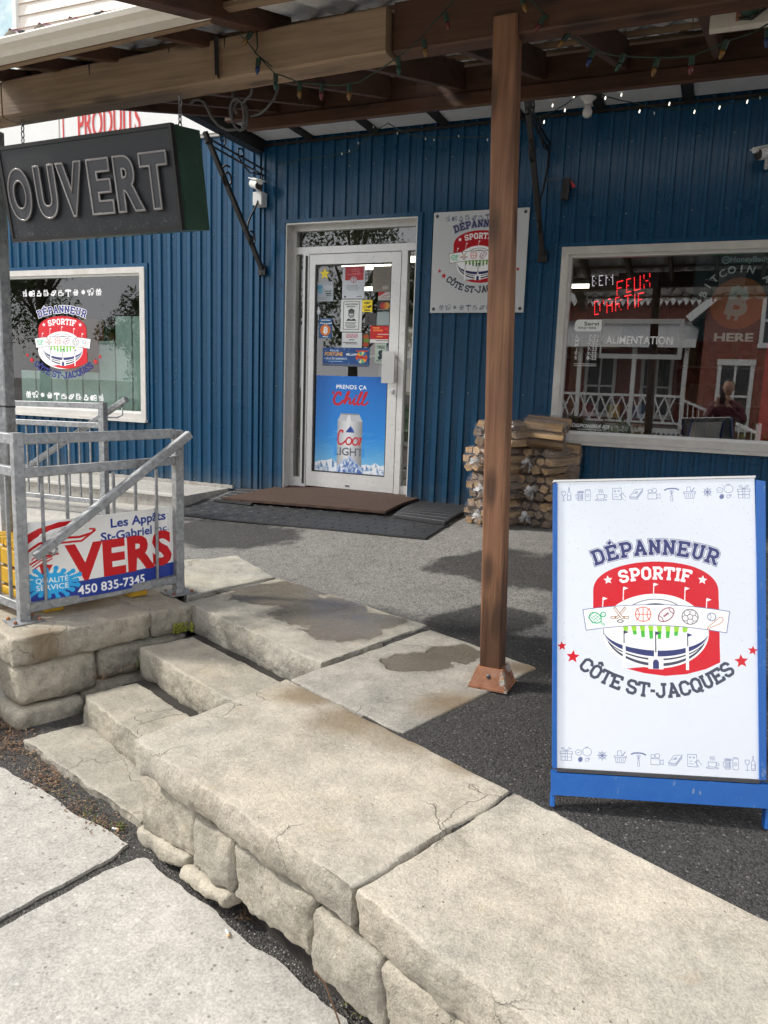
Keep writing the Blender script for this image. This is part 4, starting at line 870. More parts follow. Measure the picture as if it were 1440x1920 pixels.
fw = thing('stone_retaining_wall', 'low retaining wall of rough stones under long flat coping slabs beside the sidewalk', 'stone wall', (-.7, 1.6, 0))
a, b, c2, d2 = pz(252, 1386, ZT), pz(660, 1662, ZT), pz(957, 1482, ZT), pz(537, 1273, ZT)
block('coping_stone', [a, b, c2, d2], ZT-.105, ZT, M['stone_curb'], fw, r=.005, step=.013, amp=.013, amp_top=.0014, seed=1, fr=8., bulge=.016)
a2, d3 = b+UD*.016+VD*.004, c2+UD*.016; b2 = a2+UD*1.06; c3 = d3+UD*.86
block('coping_stone', [a2, b2, c3, d3], ZT-.118, ZT-.002, M['stone_curb'], fw, r=.005, step=.013, amp=.013, amp_top=.0014, seed=2, fr=8., bulge=.016)
a4, d4 = b2+UD*.015, c3+UD*.015
block('coping_stone', [a4, a4+UD*1.0, d4+UD*1.0, d4], ZT-.12, ZT, M['stone_curb'], fw, r=.018, step=.06, amp=.020, amp_top=.0016, seed=3)
# wall stones under the coping, set back 8 cm
def wallpt(x, y):            # photograph point on the stones' face
    o = pz(300, 1600, 0.02); n = Vector((VD.x, VD.y, 0)); r = Vector(RW@_d(x, y)); e = Vector((0, 0, EYE)); t = (o-e).dot(n)/r.dot(n); return e+r*t
def wstone(px, seed, dep=.22, out=0., **kw):      # top-left, top-right, bottom-right, bottom-left in the photograph
    P = [wallpt(*q)-VD*out for q in px]; tl, tr, br, bl = P
    bot = [bl, br, br+VD*dep, bl+VD*dep]; top = [tl, tr, tr+VD*dep, tl+VD*dep]
    k = dict(r=.016, step=.012, amp=.013, amp_top=.010, bulge=.010, seed=seed, fr=9.); k.update(kw)
    obj('wall_stone', stone(bot, top, **k), M['stone_wall'], fw, smooth=60)
wstone([(264, 1444), (366, 1518), (362, 1612), (268, 1556)], 11)
wstone([(262, 1548), (356, 1606), (348, 1634), (264, 1584)], 12, out=.012)
wstone([(368, 1524), (440, 1576), (436, 1678), (366, 1622)], 13, out=.01)
wstone([(350, 1618), (436, 1676), (432, 1704), (348, 1640)], 14, out=.022)
wstone([(442, 1582), (586, 1690), (580, 1802), (440, 1682)], 15)
wstone([(588, 1700), (716, 1800), (722, 1935), (584, 1808)], 16, out=.01)
wstone([(718, 1806), (850, 1905), (860, 2050), (724, 1940)], 17)
wstone([(852, 1910), (1010, 2030), (1020, 2200), (862, 2055)], 18)
core0 = wallpt(270, 1600)+VD*.07; core1 = core0+UD*3.2
obj('wall_core', MB().prism([Vector((p.x, p.y, -.1)) for p in (core0, core1, core1+VD*.45, core0+VD*.45)], (0, 0, ZT-.02)), M['soil'], fw)

st = thing('stone_steps', 'three rough limestone steps climbing between the railing pillar and the coping', 'steps', (-2.1, 2.5, 0))
lo = [pz(265, 1214, .30), pz(158, 1303, .17), pz(46, 1388, .04)]
def stepq(a, L, dep, back=0.): return [a, a+UD*L, a+UD*L+VD*dep, a+VD*dep]
block('step_slab', stepq(lo[0], 1.06, .275), .15, .30, M['stone_step'], st, r=.008, step=.013, amp=.014, amp_top=.003, seed=21, fr=8., bulge=.012)
block('step_slab', stepq(lo[1], 1.02, .25), .01, .17, M['stone_step'], st, r=.008, step=.013, amp=.014, amp_top=.003, seed=22, fr=8., bulge=.012)
s3r = pz(264, 1540, .045)
block('step_slab', [lo[2], s3r, s3r+VD*.30, lo[2]+VD*.26], -.10, .045, M['stone_step'], st, r=.008, step=.014, amp=.020, amp_top=.003, seed=23, fr=9.)
for q, z, dz in ((lo[0], .285, .37), (lo[1], .153, .37), (lo[2], .032, .34)):
    s0 = q+VD*.20-UD*.05; obj('stair_bed', MB().prism([(p.x, p.y, z) for p in (s0, s0+UD*1.1, s0+UD*1.1+VD*.22, s0+VD*.22)], (0, 0, -.1)), M['soil'], st)

ld = thing('stone_landing', 'landing of large flat limestone slabs at the head of the steps', 'stone landing', (-1.6, 3.1, 0))
bq = [pz(351, 1129, ZT), pz(602, 1243, ZT), pz(800, 1172, ZT), pz(524, 1084, ZT)]
block('landing_slab', bq, ZT-.15, ZT, M['stone_puddle'], ld, r=.005, step=.013, amp=.012, amp_top=.0018, seed=31, fr=8., bulge=.010)
aq = [pz(349, 1117, ZT), pz(517, 1082, ZT), pz(446, 1042, ZT), pz(340, 1050, ZT)]
M['flag'] = mat_stone('pale_flagstone', base=(.45, .43, .36), grey=(.38, .37, .33))
block('landing_slab', aq, ZT-.12, ZT+.002, M['flag'], ld, r=.012, step=.04, amp=.012, amp_top=.006, seed=32)
cq = [pz(542, 1272, ZT), pz(757, 1374, ZT), pz(1008, 1250, ZT), pz(806, 1178, ZT)]
block('landing_slab', cq, ZT-.12, ZT-.002, M['stone_damp'], ld, r=.014, step=.035, amp=.014, amp_top=.004, seed=33)
cb = pz(590, 1245, ZT)
obj('landing_bed', MB().prism([(p.x, p.y, ZT-.03) for p in (bq[0]+VD*.1+UD*.05, bq[1]+VD*.08, d2+UD*.1+VD*.05, c2-UD*.3, cq[2]-UD*.1, bq[2]-VD*.08, aq[2]-VD*.1+UD*.1, aq[3]+UD*.08)], (0, 0, -.5)), M['soil'], ld)

pl = thing('stone_pillar', 'short limestone pier with an overhanging cap under the railing', 'stone pier', (-2.7, 2.8, 0))
RU = Vector((.36421501, .93131489, 0)); RN = Vector((-.93131489, .36421501, 0))
P0 = pz(30, 1198, ZT); P1 = pz(346, 1131, ZT); PJ = pz(270, 1143, ZT)
sj = (PJ-P0).dot(RU); sl_ = (P1-P0).dot(RU)
def pq(s0, s1, o0, o1): return [P0+RU*s0+RN*o0, P0+RU*s1+RN*o0, P0+RU*s1+RN*o1, P0+RU*s0+RN*o1]
def pblock(name, s0, s1, z0, z1, inset, seed, mat=None, dep=.5, **kw):
    q = pq(s0, s1, inset, dep); k = dict(r=.010, step=.013, amp=.011, amp_top=.003, bulge=.012, seed=seed, fr=9.); k.update(kw)
    block(name, q, z0, z1, mat or M['stone_wall'], pl, **k)
pblock('cap_stone', -.015, sj-.006, ZT-.13, ZT, -.005, 41, M['stone_cap'], amp=.014)
pblock('cap_stone', sj+.006, sl_+.025, ZT-.135, ZT-.003, .0, 42, M['stone_cap'], amp=.016)
pblock('pier_stone', .01, .375, .095, ZT-.136, .012, 43, r=.035)
pblock('pier_stone', .39, .86, .13, ZT-.14, .02, 44, r=.03)
pblock('pier_stone', -.01, .30, -.05, .088, -.005, 45, r=.03)
pblock('pier_stone', .31, .7, -.05, .12, .04, 46, r=.03)
q0 = P0-RU*.01
for i, (z0, z1) in enumerate(((ZT-.13, ZT), (.095, ZT-.136), (-.05, .088))):
    block('pier_stone', [q0+RN*(.52+i*.03)+RU*.03, q0+RN*(.52+i*.03)+RU*.6, q0+RN*1.3+RU*.6, q0+RN*1.3+RU*.03], z0, z1, M['stone_wall'], pl, r=.025, step=.05, amp=.014, seed=50+i)
# ------------------------------------------------------------------ the store building
WY = 6.2
store = thing('store_building', 'long shop front clad in ribbed blue metal siding', 'shop building', (-1.5, WY, .5))
OPEN = [(-7.75, -5.215, 1.172, 2.634), (-3.665, -2.42, .50, 2.962), (-1.228, .98, 1.212, 2.672)]     # left window, entrance, right window
X0, X1, Z0, Z1 = -9.2, 4.2, .46, 3.74
def siding_sheet(x0, x1, z0, z1):
    mb = MB(); P = .114; prof = []; k = math.floor(x0/P)-1
    while k*P < x1+P:
        for dx, dy in ((0, 0), (.036, 0), (.039, -.0025), (.046, -.0025), (.049, 0), (.076, 0), (.082, -.019), (.104, -.019), (.110, 0)): prof.append((k*P+dx, dy))
        k += 1
    def yat(x):
        for (xa, ya), (xb, yb) in zip(prof, prof[1:]):
            if xa <= x <= xb and xb > xa: return ya+(yb-ya)*(x-xa)/(xb-xa)
        return 0
    pts = [(x0, yat(x0))]+[p for p in prof if x0 < p[0] < x1]+[(x1, yat(x1))]; n = len(pts)
    for x, y in pts: mb.v.append(Vector((x, WY+y, z0)))
    for x, y in pts: mb.v.append(Vector((x, WY+y, z1)))
    for i in range(n-1): mb.f.append((i, i+1, n+i+1, n+i))
    return mb
cuts = sorted(set([X0, X1]+[o[0] for o in OPEN]+[o[1] for o in OPEN]+[X0+.912*i for i in range(1, 15)]))
for xa, xb in zip(cuts, cuts[1:]):
    if xb-xa < .03 or xa >= X1: continue
    zs = [(Z0, Z1)]; xm = (xa+xb)/2
    for o in OPEN:
        if o[0] < xm < o[1]: zs = [z for z in ((Z0, o[2]), (o[3], Z1)) if z[1]-z[0] > .06]
    for z0, z1 in zs: obj('siding_panel', siding_sheet(xa, xb, z0, z1), M['siding'], store)
# dark blue trim round the openings and the corner flashing
def trim(x0, x1, z0, z1, y0=WY-.022, y1=WY+.05): obj('siding_trim', MB().box((x0, y0, z0), (x1, y1, z1)), M['siding'], store)
for o in (OPEN[0], OPEN[2]):
    trim(o[0]-.03, o[1]+.03, o[3]+.001, o[3]+.035); trim(o[1]+.001, o[1]+.03, o[2], o[3]); trim(o[0]-.03, o[0]-.001, o[2], o[3]); trim(o[0]-.03, o[1]+.03, o[2]-.03, o[2]-.001)
o = OPEN[1]; trim(o[0]-.04, o[1]+.04, o[3]+.001, o[3]+.03); trim(o[1]+.001, o[1]+.04, o[2], o[3]); trim(o[0]-.04, o[0]-.001, o[2], o[3])
trim(-3.965, -3.925, Z0, Z1, WY-.026, WY)
obj('head_flashing', MB().box((-3.93, WY-.03, 3.612), (X1, WY-.002, 3.632)), M['blackwood'], store)
# screws in the siding
sc_ = MB()
for z in (.62, 1.55, 2.9, 3.4):
    k = math.floor(X0/.114)
    while k*.114 < X1:
        x = k*.114+.015; k += 2
        if not any(q[0]-.05 < x < q[1]+.05 and q[2]-.05 < z < q[3]+.05 for q in OPEN) and z < 3.5: sc_.lathe([(.006, 0), (.006, .004), (.002, .007)], (x, WY-.001, z), (0, -1, 0), 6)
obj('siding_screws', sc_, M['galv'], store, kind='stuff')

def window(o, label, glass='glass'):
    f = .055; x0, x1, z0, z1 = o; mb = MB(); ya, yb = WY-.035, WY+.07
    w = obj('window', MB().box((x0, ya, z1-f), (x1, yb, z1)).box((x0, ya, z0), (x1, yb, z0+f)).box((x0, ya, z0+f), (x0+f, yb, z1-f)).box((x1-f, ya, z0+f), (x1, yb, z1-f)), M['offwhite'], store, label=label)
    g = .022; a, b, c, d = x0+f, x1-f, z0+f, z1-f; y2, y3 = WY-.012, WY+.06
    obj('sash', MB().box((a, y2, d-g), (b, y3, d)).box((a, y2, c), (b, y3, c+g)).box((a, y2, c+g), (a+g, y3, d-g)).box((b-g, y2, c+g), (b, y3, d-g)), M['white'], w)
    obj('sill', MB().box((x0-.015, WY-.06, z0-.028), (x1+.015, WY+.02, z0-.001)), M['offwhite'], w)
    obj('pane', MB().box((a+g-.004, WY+.012, c+g-.004), (b-g+.004, WY+.018, d-g+.004)), M[glass], w)
window(OPEN[0], 'wide window with the white and red store emblem on its glass', 'leftglass'); window(OPEN[2], 'wide window under the canopy with lit red lettering inside')

# entrance: recessed aluminium frame, transom, side lights, door leaf
YF = WY+.12; xl, xr, zb, zt_ = OPEN[1]
obj('door_jamb', MB().box((xl, WY-.01, zb), (xl+.012, YF+.06, zt_)).box((xr-.012, WY-.01, zb), (xr, YF+.06, zt_)).box((xl+.012, WY-.01, zt_-.012), (xr-.012, YF+.06, zt_)), M['alu'], store)
xs = xl+.012; xe = xr-.012
lx0, lx1 = py(580, 700, YF).x, py(747, 700, YF).x; lz0, lz1 = py(660, 917, YF).z, py(660, 476, YF).z
zz = lz0-.03
fm = obj('entrance_frame', MB().box((xs, YF-.02, lz1+.008), (xe, YF+.04, lz1+.068)).box((xs, YF-.02, zt_-.05), (xe, YF+.04, zt_-.012)).box((xs, YF-.02, zz), (xs+.035, YF+.04, lz1+.008)).box((xe-.03, YF-.02, zz), (xe, YF+.04, lz1+.008))
         .box((lx0-.065, YF-.03, zz), (lx0-.006, YF+.04, lz1+.008)).box((lx1+.006, YF-.03, zz), (lx1+.058, YF+.04, lz1+.008)).box((xs+.035, YF-.015, zz), (lx0-.065, YF+.04, zz+.10)).box((lx1+.058, YF-.015, zz), (xe-.03, YF+.04, zz+.10))
         .box((xs, YF-.02, lz1+.068), (xs+.035, YF+.04, zt_-.05)).box((xe-.03, YF-.02, lz1+.068), (xe, YF+.04, zt_-.05)), M['alu'], store)
obj('transom_pane', MB().box((xs+.034, YF+.008, lz1+.066), (xe-.029, YF+.014, zt_-.048)), M['doorglass'], fm)
obj('side_pane', MB().box((xs+.034, YF+.008, zz+.099), (lx0-.064, YF+.014, lz1+.009)), M['doorglass'], fm)
obj('side_pane', MB().box((lx1+.057, YF+.008, zz+.099), (xe-.029, YF+.014, lz1+.009)), M['doorglass'], fm)
obj('threshold', MB().box((xl-.005, WY-.05, zz-.06), (xr+.005, YF+.05, zz-.001)), M['alu'], fm)
obj('hinge', MB().tube([(lx0-.03, YF-.036, lz0+.02), (lx0-.03, YF-.036, lz1-.01)], .010, 8), M['darkgrey'], fm)
gx0, gx1, gz0, gz1 = lx0+.055, lx1-.085, lz0+.135, lz1-.085
dr = obj('entrance_door', MB().box((lx0, YF-.03, lz0), (gx0, YF+.02, lz1)).box((gx1, YF-.03, lz0), (lx1, YF+.02, lz1)).box((gx0, YF-.03, gz1), (gx1, YF+.02, lz1)).box((gx0, YF-.03, lz0), (gx1, YF+.02, gz0)), M['alu'], store)
obj('door_pane', MB().box((gx0-.004, YF-.003, gz0-.004), (gx1+.004, YF+.003, gz1+.004)), M['doorglass'], dr)
obj('glazing_bead', MB().box((gx0, YF-.018, gz1-.012), (gx1, YF-.006, gz1-.001)).box((gx0+.001, YF-.018, gz0+.001), (gx1-.001, YF-.006, gz0+.012)).box((gx0+.001, YF-.018, gz0+.013), (gx0+.012, YF-.006, gz1-.013)).box((gx1-.012, YF-.018, gz0+.013), (gx1-.001, YF-.006, gz1-.013)), M['darkgrey'], dr)
h0, h1 = py(715, 718, YF-.07), py(741, 659, YF-.07)
obj('door_handle', MB().box((h0.x, YF-.075, h0.z), (h1.x-.02, YF-.069, h1.z)).box((h1.x-.02, YF-.085, h0.z), (h1.x, YF-.060, h1.z)).box((h1.x-.018, YF-.060, h0.z+.03), (h1.x-.004, YF-.03, h0.z+.05)).box((h1.x-.018, YF-.060, h1.z-.05), (h1.x-.004, YF-.03, h1.z-.03)), M['steel'], dr)
k0 = py(736, 734, YF-.03); obj('lock', MB().lathe([(.020, 0), (.020, .008), (.012, .010), (.011, .014)], (k0.x, YF-.03, k0.z), (0, -1, 0), 14), M['steel'], dr)
s0 = py(651, 911, YF-.03); obj('kick_latch', MB().box((s0.x-.02, YF-.034, s0.z-.006), (s0.x+.02, YF-.030, s0.z+.006)), M['darkgrey'], dr)

# foundation ledge below the left window, concrete step in front of the door
obj('foundation_ledge', MB().prism([(-9.3, 5.49, .40), (-4.25, 5.49, .40), (-4.25, WY+.05, .40), (-9.3, WY+.05, .40)], (0, 0, .17)).box((-9.3, WY-.03, .571), (-4.20, WY+.02, .60)), M['concrete'], store)
obj('ledge_edging', MB().box((-9.3, 5.47, .558), (-4.26, 5.53, .578)), M['offwhite'], store)
# upper storey: pale lap siding, window, sign band
yu = 6.42
for i in range(26):
    z = 3.70+i*.115
    obj('lap_board', MB().add([(-9.4, yu, z), (5, yu, z), (5, yu+.016, z+.119), (-9.4, yu+.016, z+.119), (-9.4, yu+.016, z), (5, yu+.016, z)], [(0, 1, 2, 3), (0, 4, 5, 1)]), M['vinyl'], store)
obj('upper_wall', MB().box((-9.4, yu+.018, 3.64), (5, yu+.3, 6.7)), M['vinyl'], store)
wx = py(24, 30, yu-.02).x
uw = obj('upper_window', MB().box((wx-1.1, yu-.03, 4.55), (wx+.055, yu+.02, 4.61)).box((wx, yu-.03, 4.61), (wx+.055, yu+.02, 6.0)).box((wx-1.1, yu-.03, 4.61), (wx-1.045, yu+.02, 6.0)).box((wx-1.1, yu-.03, 6.0), (wx+.055, yu+.02, 6.06)), M['white'], store)
t = NT('pale_blue_lace_curtain'); n = t.noise(t.pos(world=True), 9, 5); M['curtain'] = t.fin(t.ramp(n, [(.35, (.42, .60, .66)), (.65, (.62, .74, .78))]), .3)
obj('curtained_pane', MB().box((wx-1.045, yu-.006, 4.61), (wx, yu+.01, 6.0)), M['curtain'], uw)
obj('ledge_roof', MB().box((-9.4, WY-.03, 3.741), (5, yu+.02, 3.775)), M['offwhite'], store)
# soffit over the entrance side: panels, dark joists, end beam
obj('soffit_board', MB().box((-3.88, 4.9, 3.690), (4.2, WY+.02, 3.70)), M['blackwood'], store)
jx = [-3.43+i*.602 for i in range(13)]
for i, x in enumerate(jx): obj('soffit_joist', MB().bar((x, 4.9, 3.664), (x, WY-.035, 3.664), .075, .062), M['blackwood'], store)
prev = -3.86
for x in jx+[4.2]:
    obj('soffit_panel', MB().box((prev+.004, 4.9, 3.655), (x-.040, WY-.036, 3.668)), M['soffit'], store); prev = x+.036
obj('end_beam', MB().bar((-3.93, 4.9, 3.645), (-3.93, WY-.03, 3.645), .10, .17), M['blackwood'], store)
# interior: shell, lamps, shelving
ib = MB(); xa, xb, ya, yb, za, zc = -9, 4, WY+.24, 13.2, .55, 2.95
obj('interior_shell', MB().quad((xa, yb, za), (xa, yb, zc), (xb, yb, zc), (xb, yb, za)).quad((xa, ya, zc), (xb, ya, zc), (xb, yb, zc), (xa, yb, zc)).quad((xa, WY+.07, za), (xa, WY+.07, zc), (xa, yb, zc), (xa, yb, za)).quad((xb, WY+.07, za), (xb, yb, za), (xb, yb, zc), (xb, WY+.07, zc)), M['interior'], store)
obj('interior_floor', MB().quad((xa, WY+.07, za), (xb, WY+.07, za), (xb, yb, za), (xa, yb, za)), M['interiorfloor'], store)
inn = MB()
for o, o2 in ((None, OPEN[0]), (OPEN[0], OPEN[1]), (OPEN[1], OPEN[2]), (OPEN[2], None)):
    a_ = o[1] if o else xa; b_ = o2[0] if o2 else xb
    inn.quad((a_, WY+.075, za), (a_, WY+.075, zc+.75), (b_, WY+.075, zc+.75), (b_, WY+.075, za))
for o in OPEN:
    inn.quad((o[0], WY+.075, o[3]), (o[0], WY+.075, zc+.75), (o[1], WY+.075, zc+.75), (o[1], WY+.075, o[3]))
    if o is not OPEN[1]: inn.quad((o[0], WY+.075, za), (o[0], WY+.075, o[2]), (o[1], WY+.075, o[2]), (o[1], WY+.075, za))
inn.quad((xa, WY+.075, zc+.001), (xa, ya, zc+.001), (xb, ya, zc+.001), (xb, WY+.075, zc+.001))
obj('inner_lining', inn, M['interior'], store)
for i, (x, y) in enumerate(((-3.75, 8.2), (-4.55, 10.0), (-3.2, 7.8), (-1.9, 10.1), (-1.55, 12.3))):
    t_ = thing('ceiling_light', ['lit ceiling panel seen through the door glass', 'far lit ceiling panel behind the door posters', 'lit ceiling panel at the right edge of the door', 'lit ceiling panel behind the red window lettering', 'farthest lit ceiling panel inside the right window', 'lit ceiling panel deep inside the left window'][i], 'ceiling light', (x, y, 2.9), 'ceiling lights in the shop')
    obj('diffuser', MB().box((x-.30, y-.13, 2.885), (x+.30, y+.13, 2.90)), M['lamp'], t_); obj('housing', MB().box((x-.33, y-.16, 2.901), (x+.33, y+.16, 2.949)), M['white'], t_)
pal = [(.35, .05, .04), (.45, .30, .05), (.06, .14, .30), (.07, .22, .09), (.40, .38, .34), (.30, .12, .04), (.12, .12, .13)]
pm = [mat_plain('package_colour_%s' % 'abcdefg'[i], c, .45) for i, c in enumerate(pal)]
rs = random.Random(4)
def shelf(x, y, w, label, n=4):
    t_ = thing('store_shelf', label, 'shelf', (x, y, za), 'shelves inside the shop')
    for k in range(n): obj('shelf_board', MB().box((x, y, za+.1+k*.42), (x+w, y+.4, za+.125+k*.42)), M['white'], t_)
    obj('shelf_back', MB().box((x, y+.401, za), (x+w, y+.42, za+.2+n*.42)), M['darkgrey'], t_); g = [MB() for _ in pm]
    for k in range(n):
        q = x+.02
        while q < x+w-.12:
            ww = rs.uniform(.06, .16); g[rs.randrange(len(pm))].box((q, y+.03, za+.1251+k*.42), (q+ww, y+.3, za+.125+k*.42+rs.uniform(.14, .34))); q += ww+.012
    for i, m in enumerate(g):
        if m.v: obj('packages', m, pm[i], t_, kind='stuff')
shelf(-7.4, 7.7, 1.9, 'stocked shelf behind the left window'); shelf(-3.9, 8.4, 1.5, 'stocked shelf straight behind the entrance door'); shelf(-1.2, 9.6, 2.2, 'stocked shelf behind the right window'); shelf(-2.2, 7.4, .8, 'narrow stocked shelf beside the right side light')
ob = thing('orange_crate', 'orange plastic crate inside the left window', 'crate', (-6.6, 6.75, 1.55))
obj('shell', MB().box((-6.75, 6.65, 1.62), (-6.72, 6.95, 2.2)).box((-6.48, 6.65, 1.62), (-6.45, 6.95, 2.2)).box((-6.72, 6.92, 1.62), (-6.48, 6.95, 2.2)), mat_plain('orange_plastic', (.62, .20, .02), .4), ob); obj('base', MB().box((-6.72, 6.65, 1.62), (-6.48, 6.919, 1.65)), mat_plain('orange_plastic_base', (.5, .16, .02), .4), ob)
obj('stand', MB().box((-6.76, 6.64, za), (-6.44, 6.96, 1.619)), M['white'], ob)
bd = thing('display_board', 'row of pale upright boards standing inside the left window', 'display board', (-6.2, 6.5, za))
for i in range(9):
    x = -7.2+i*.225; zt2 = (1.62 if i < 5 else 1.95)+(.25 if i in (6, 7) else 0); obj('board', MB().box((x, 6.47, za+.4), (x+.205, 6.49, zt2)), M['soffit'], bd)
obj('foot', MB().box((-7.2, 6.44, za), (-5.2, 6.52, za+.399)), M['white'], bd)
# ------------------------------------------------------------------ the timber canopy
can = thing('wooden_canopy', 'brown timber canopy with a leaning front post and corrugated metal roof', 'canopy', (-.74, 2.89, ZT))
pb, pt = Vector((-.738, 2.897, ZT+.035)), Vector((-.808, 2.846, 2.85))
obj('post', MB().bar(pb, pt, .085, .085, up=(0, 1, 0), ch=.006), M['wood_post'], can)
fx, fy = -.725, 2.855
def frustum(z0, z1, a0, a1, c): return [(c[0]-a0, c[1]-a0*.98, z0), (c[0]+a0, c[1]-a0*.98, z0), (c[0]+a0, c[1]+a0*.98, z0), (c[0]-a0, c[1]+a0*.98, z0), (c[0]-a1, c[1]-a1, z1), (c[0]+a1, c[1]-a1, z1), (c[0]+a1, c[1]+a1, z1), (c[0]-a1, c[1]+a1, z1)]
bp = obj('post_foot', MB().hexa(frustum(ZT-.002, ZT+.006, .078, .076, (-.733, 2.885))).hexa(frustum(ZT+.006, ZT+.075, .074, .0515, (-.7365, 2.893))), M['rust'], can)
obj('bolt', MB().lathe([(.009, 0), (.009, .006), (.004, .008)], (-.737, 2.835, ZT+.045), (0, -1, .3), 6), M['darkgrey'], bp)
BZ0, BZ1 = 2.775, 2.945
obj('front_beam', MB().bar((-1.228, 2.862, 2.872), (3.6, 2.862, 2.90), .085, .17, ch=.006), M['wood_brown_x'], can)
obj('front_beam', MB().bar((-3.135, 2.83, 2.809), (-1.238, 2.83, 2.850), .12, .158, ch=.008), M['wood_light_x'], can, label='paler weathered length of the front beam')
obj('front_beam', MB().bar((-3.55, 2.83, 2.800), (-3.143, 2.83, 2.808), .12, .154, ch=.008), M['wood_light_x'], can)
cx = MB()                                     # open drying cracks in the pale beam
for x, z0, dz in ((-2.62, .03, .045), (-1.93, .02, .04), (-2.2, -.02, .02)): cx.prism([(x-.003, 2.768, 2.885+.022*(x+3.1)), (x+.004, 2.768, 2.885+.022*(x+3.1)), (x+.001, 2.768, 2.885+.022*(x+3.1)-dz)], (0, .004, 0))
obj('beam_crack', cx, M['blackwood'], can)
def zr(y): return 2.962+.27*(y-2.85)
RX = [-.19, -.65, -1.09, -1.56, -2.02, -2.48, -2.80, -3.14, .27, .73, 1.19, 1.65, 2.1, 2.6, 3.1]
for i, x in enumerate(sorted(RX)):
    y0 = 2.912; y1 = 4.585
    m = MB().bar((x, y0, zr(y0)-.07), (x, y1, zr(y1)-.07), .040, .14, ch=.003)
    if x < -1.85: m.bar((x, 2.475, zr(2.475)-.028), (x, 2.93, zr(2.93)-.028), .040, .052, ch=.003)
    obj('rafter', m, M['wood_brown_y'] if x > -1.75 else M['wood_light_y'] if False else M['wood_brown_y'], can)
x = -1.775; obj('rafter', MB().bar((x, 1.8, zr(1.8)+.034), (x, 2.95, zr(2.95)+.034), .080, .125, ch=.004), M['wood_brown_y'], can, label='rafter tail that sticks out past the gutter end')
obj('ledger_board', MB().bar((-3.02, 4.60, 3.235), (3.6, 4.60, 3.235), .04, .075, ch=.004), M['wood_brown_x'], can, label='lower narrow ledger board')
obj('ledger_board', MB().bar((-3.20, 4.625, 3.345), (3.6, 4.625, 3.345), .05, .140, ch=.004), M['wood_brown_x'], can)
for i, y in enumerate((2.12, 2.5, 2.98, 3.34, 3.70, 4.06, 4.42, 4.72)):
    xa = -1.68 if y < 2.4 else -3.24
    obj('roof_batten', MB().bar((xa, y, zr(y)+.0105), (3.6, y, zr(y)+.0105), .040, .020, ch=.002), M['wood_raw_x'], can)
def sheet(x0, x1, y0, y1):
    mb = MB(); P = .152; n = max(2, int(round((x1-x0)/P*14)))
    for y in (y0, y1):
        for i in range(n+1):
            x = x0+(x1-x0)*i/n; q = (x/P) % 1; h = .034*(1-abs(2*q-1))**2.0+.0015*math.cos(q*12*math.pi); mb.v.append(Vector((x, y, zr(y)+.0225+h)))
    for i in range(n): mb.f.append((i, i+1, n+2+i, n+1+i))
    return mb
xx = -3.26
while xx < 3.6:
    x1 = min(xx+.76, 3.6); y0 = 2.40 if x1 <= -1.75 else 1.98
    if xx < -1.83 < x1: x1 = -1.83; y0 = 2.40
    obj('roof_sheet', sheet(xx, x1, y0, 4.78), M['sheet'], can); xx = -1.79 if x1 == -1.83 else xx+.76
t = mat_plain('red_ridge_tape', (.55, .08, .09), .5)
k = math.floor(-3.2/.152)
while (k+.5)*.152 < -1.82:
    x = (k+.5)*.152; k += 1
    if x > -3.22: obj('ridge_tape', MB().add([(x-.026, 2.397, zr(2.4)+.046), (x+.026, 2.397, zr(2.4)+.046), (x+.012, 2.46, zr(2.46)+.060), (x-.012, 2.46, zr(2.46)+.060)], [(0, 1, 2, 3)]), t, can)
nb = MB()
for y in (3.16, 3.52, 3.88, 4.24):
    for i in range(24): nb.tube([(-3.4+i*.31, y, zr(y)+.024), (-3.4+i*.31+.003, y, zr(y)-.03)], .0022, 4)
obj('screw_tips', nb, M['darkgrey'], can, kind='stuff')
# gutter and fascia on the left
fz = zr(2.46)
obj('fascia_board', MB().bar((-3.26, 2.462, 2.812), (-1.77, 2.462, 2.860), .022, .088, ch=.003), M['wood_raw_x'], can)
gm = MB(); sec = [(2.445, .012), (2.445, -.038), (2.390, -.038), (2.378, -.022), (2.352, -.012), (2.346, .004), (2.352, .012), (2.357, .010), (2.352, .003), (2.357, -.006), (2.380, -.016), (2.393, -.031), (2.440, -.031), (2.440, .012)]
n = len(sec)
for x, dz in ((-3.28, 2.812), (-1.765, 2.858)): gm.v += [Vector((x, y, dz+z)) for y, z in sec]
for i in range(n): gm.f.append((i, (i+1) % n, n+(i+1) % n, n+i))
gm.f.append(tuple(range(n))[::-1]); gm.f.append(tuple(range(n, 2*n)))
gt = obj('gutter', gm, M['cream'], can)
obj('end_cap', MB().prism([(-1.763, 2.445, 2.892), (-1.763, 2.445, 2.820), (-1.763, 2.390, 2.820), (-1.763, 2.350, 2.850), (-1.763, 2.350, 2.870)], (.006, 0, 0)), M['cream'], gt)
for x in (-2.55, -2.18, -3.1): obj('gutter_hanger', MB().bar((x, 2.348, 2.872+.03*(x+1.76)), (x, 2.45, 2.885+.03*(x+1.76)), .03, .006), M['darkgrey'], gt)

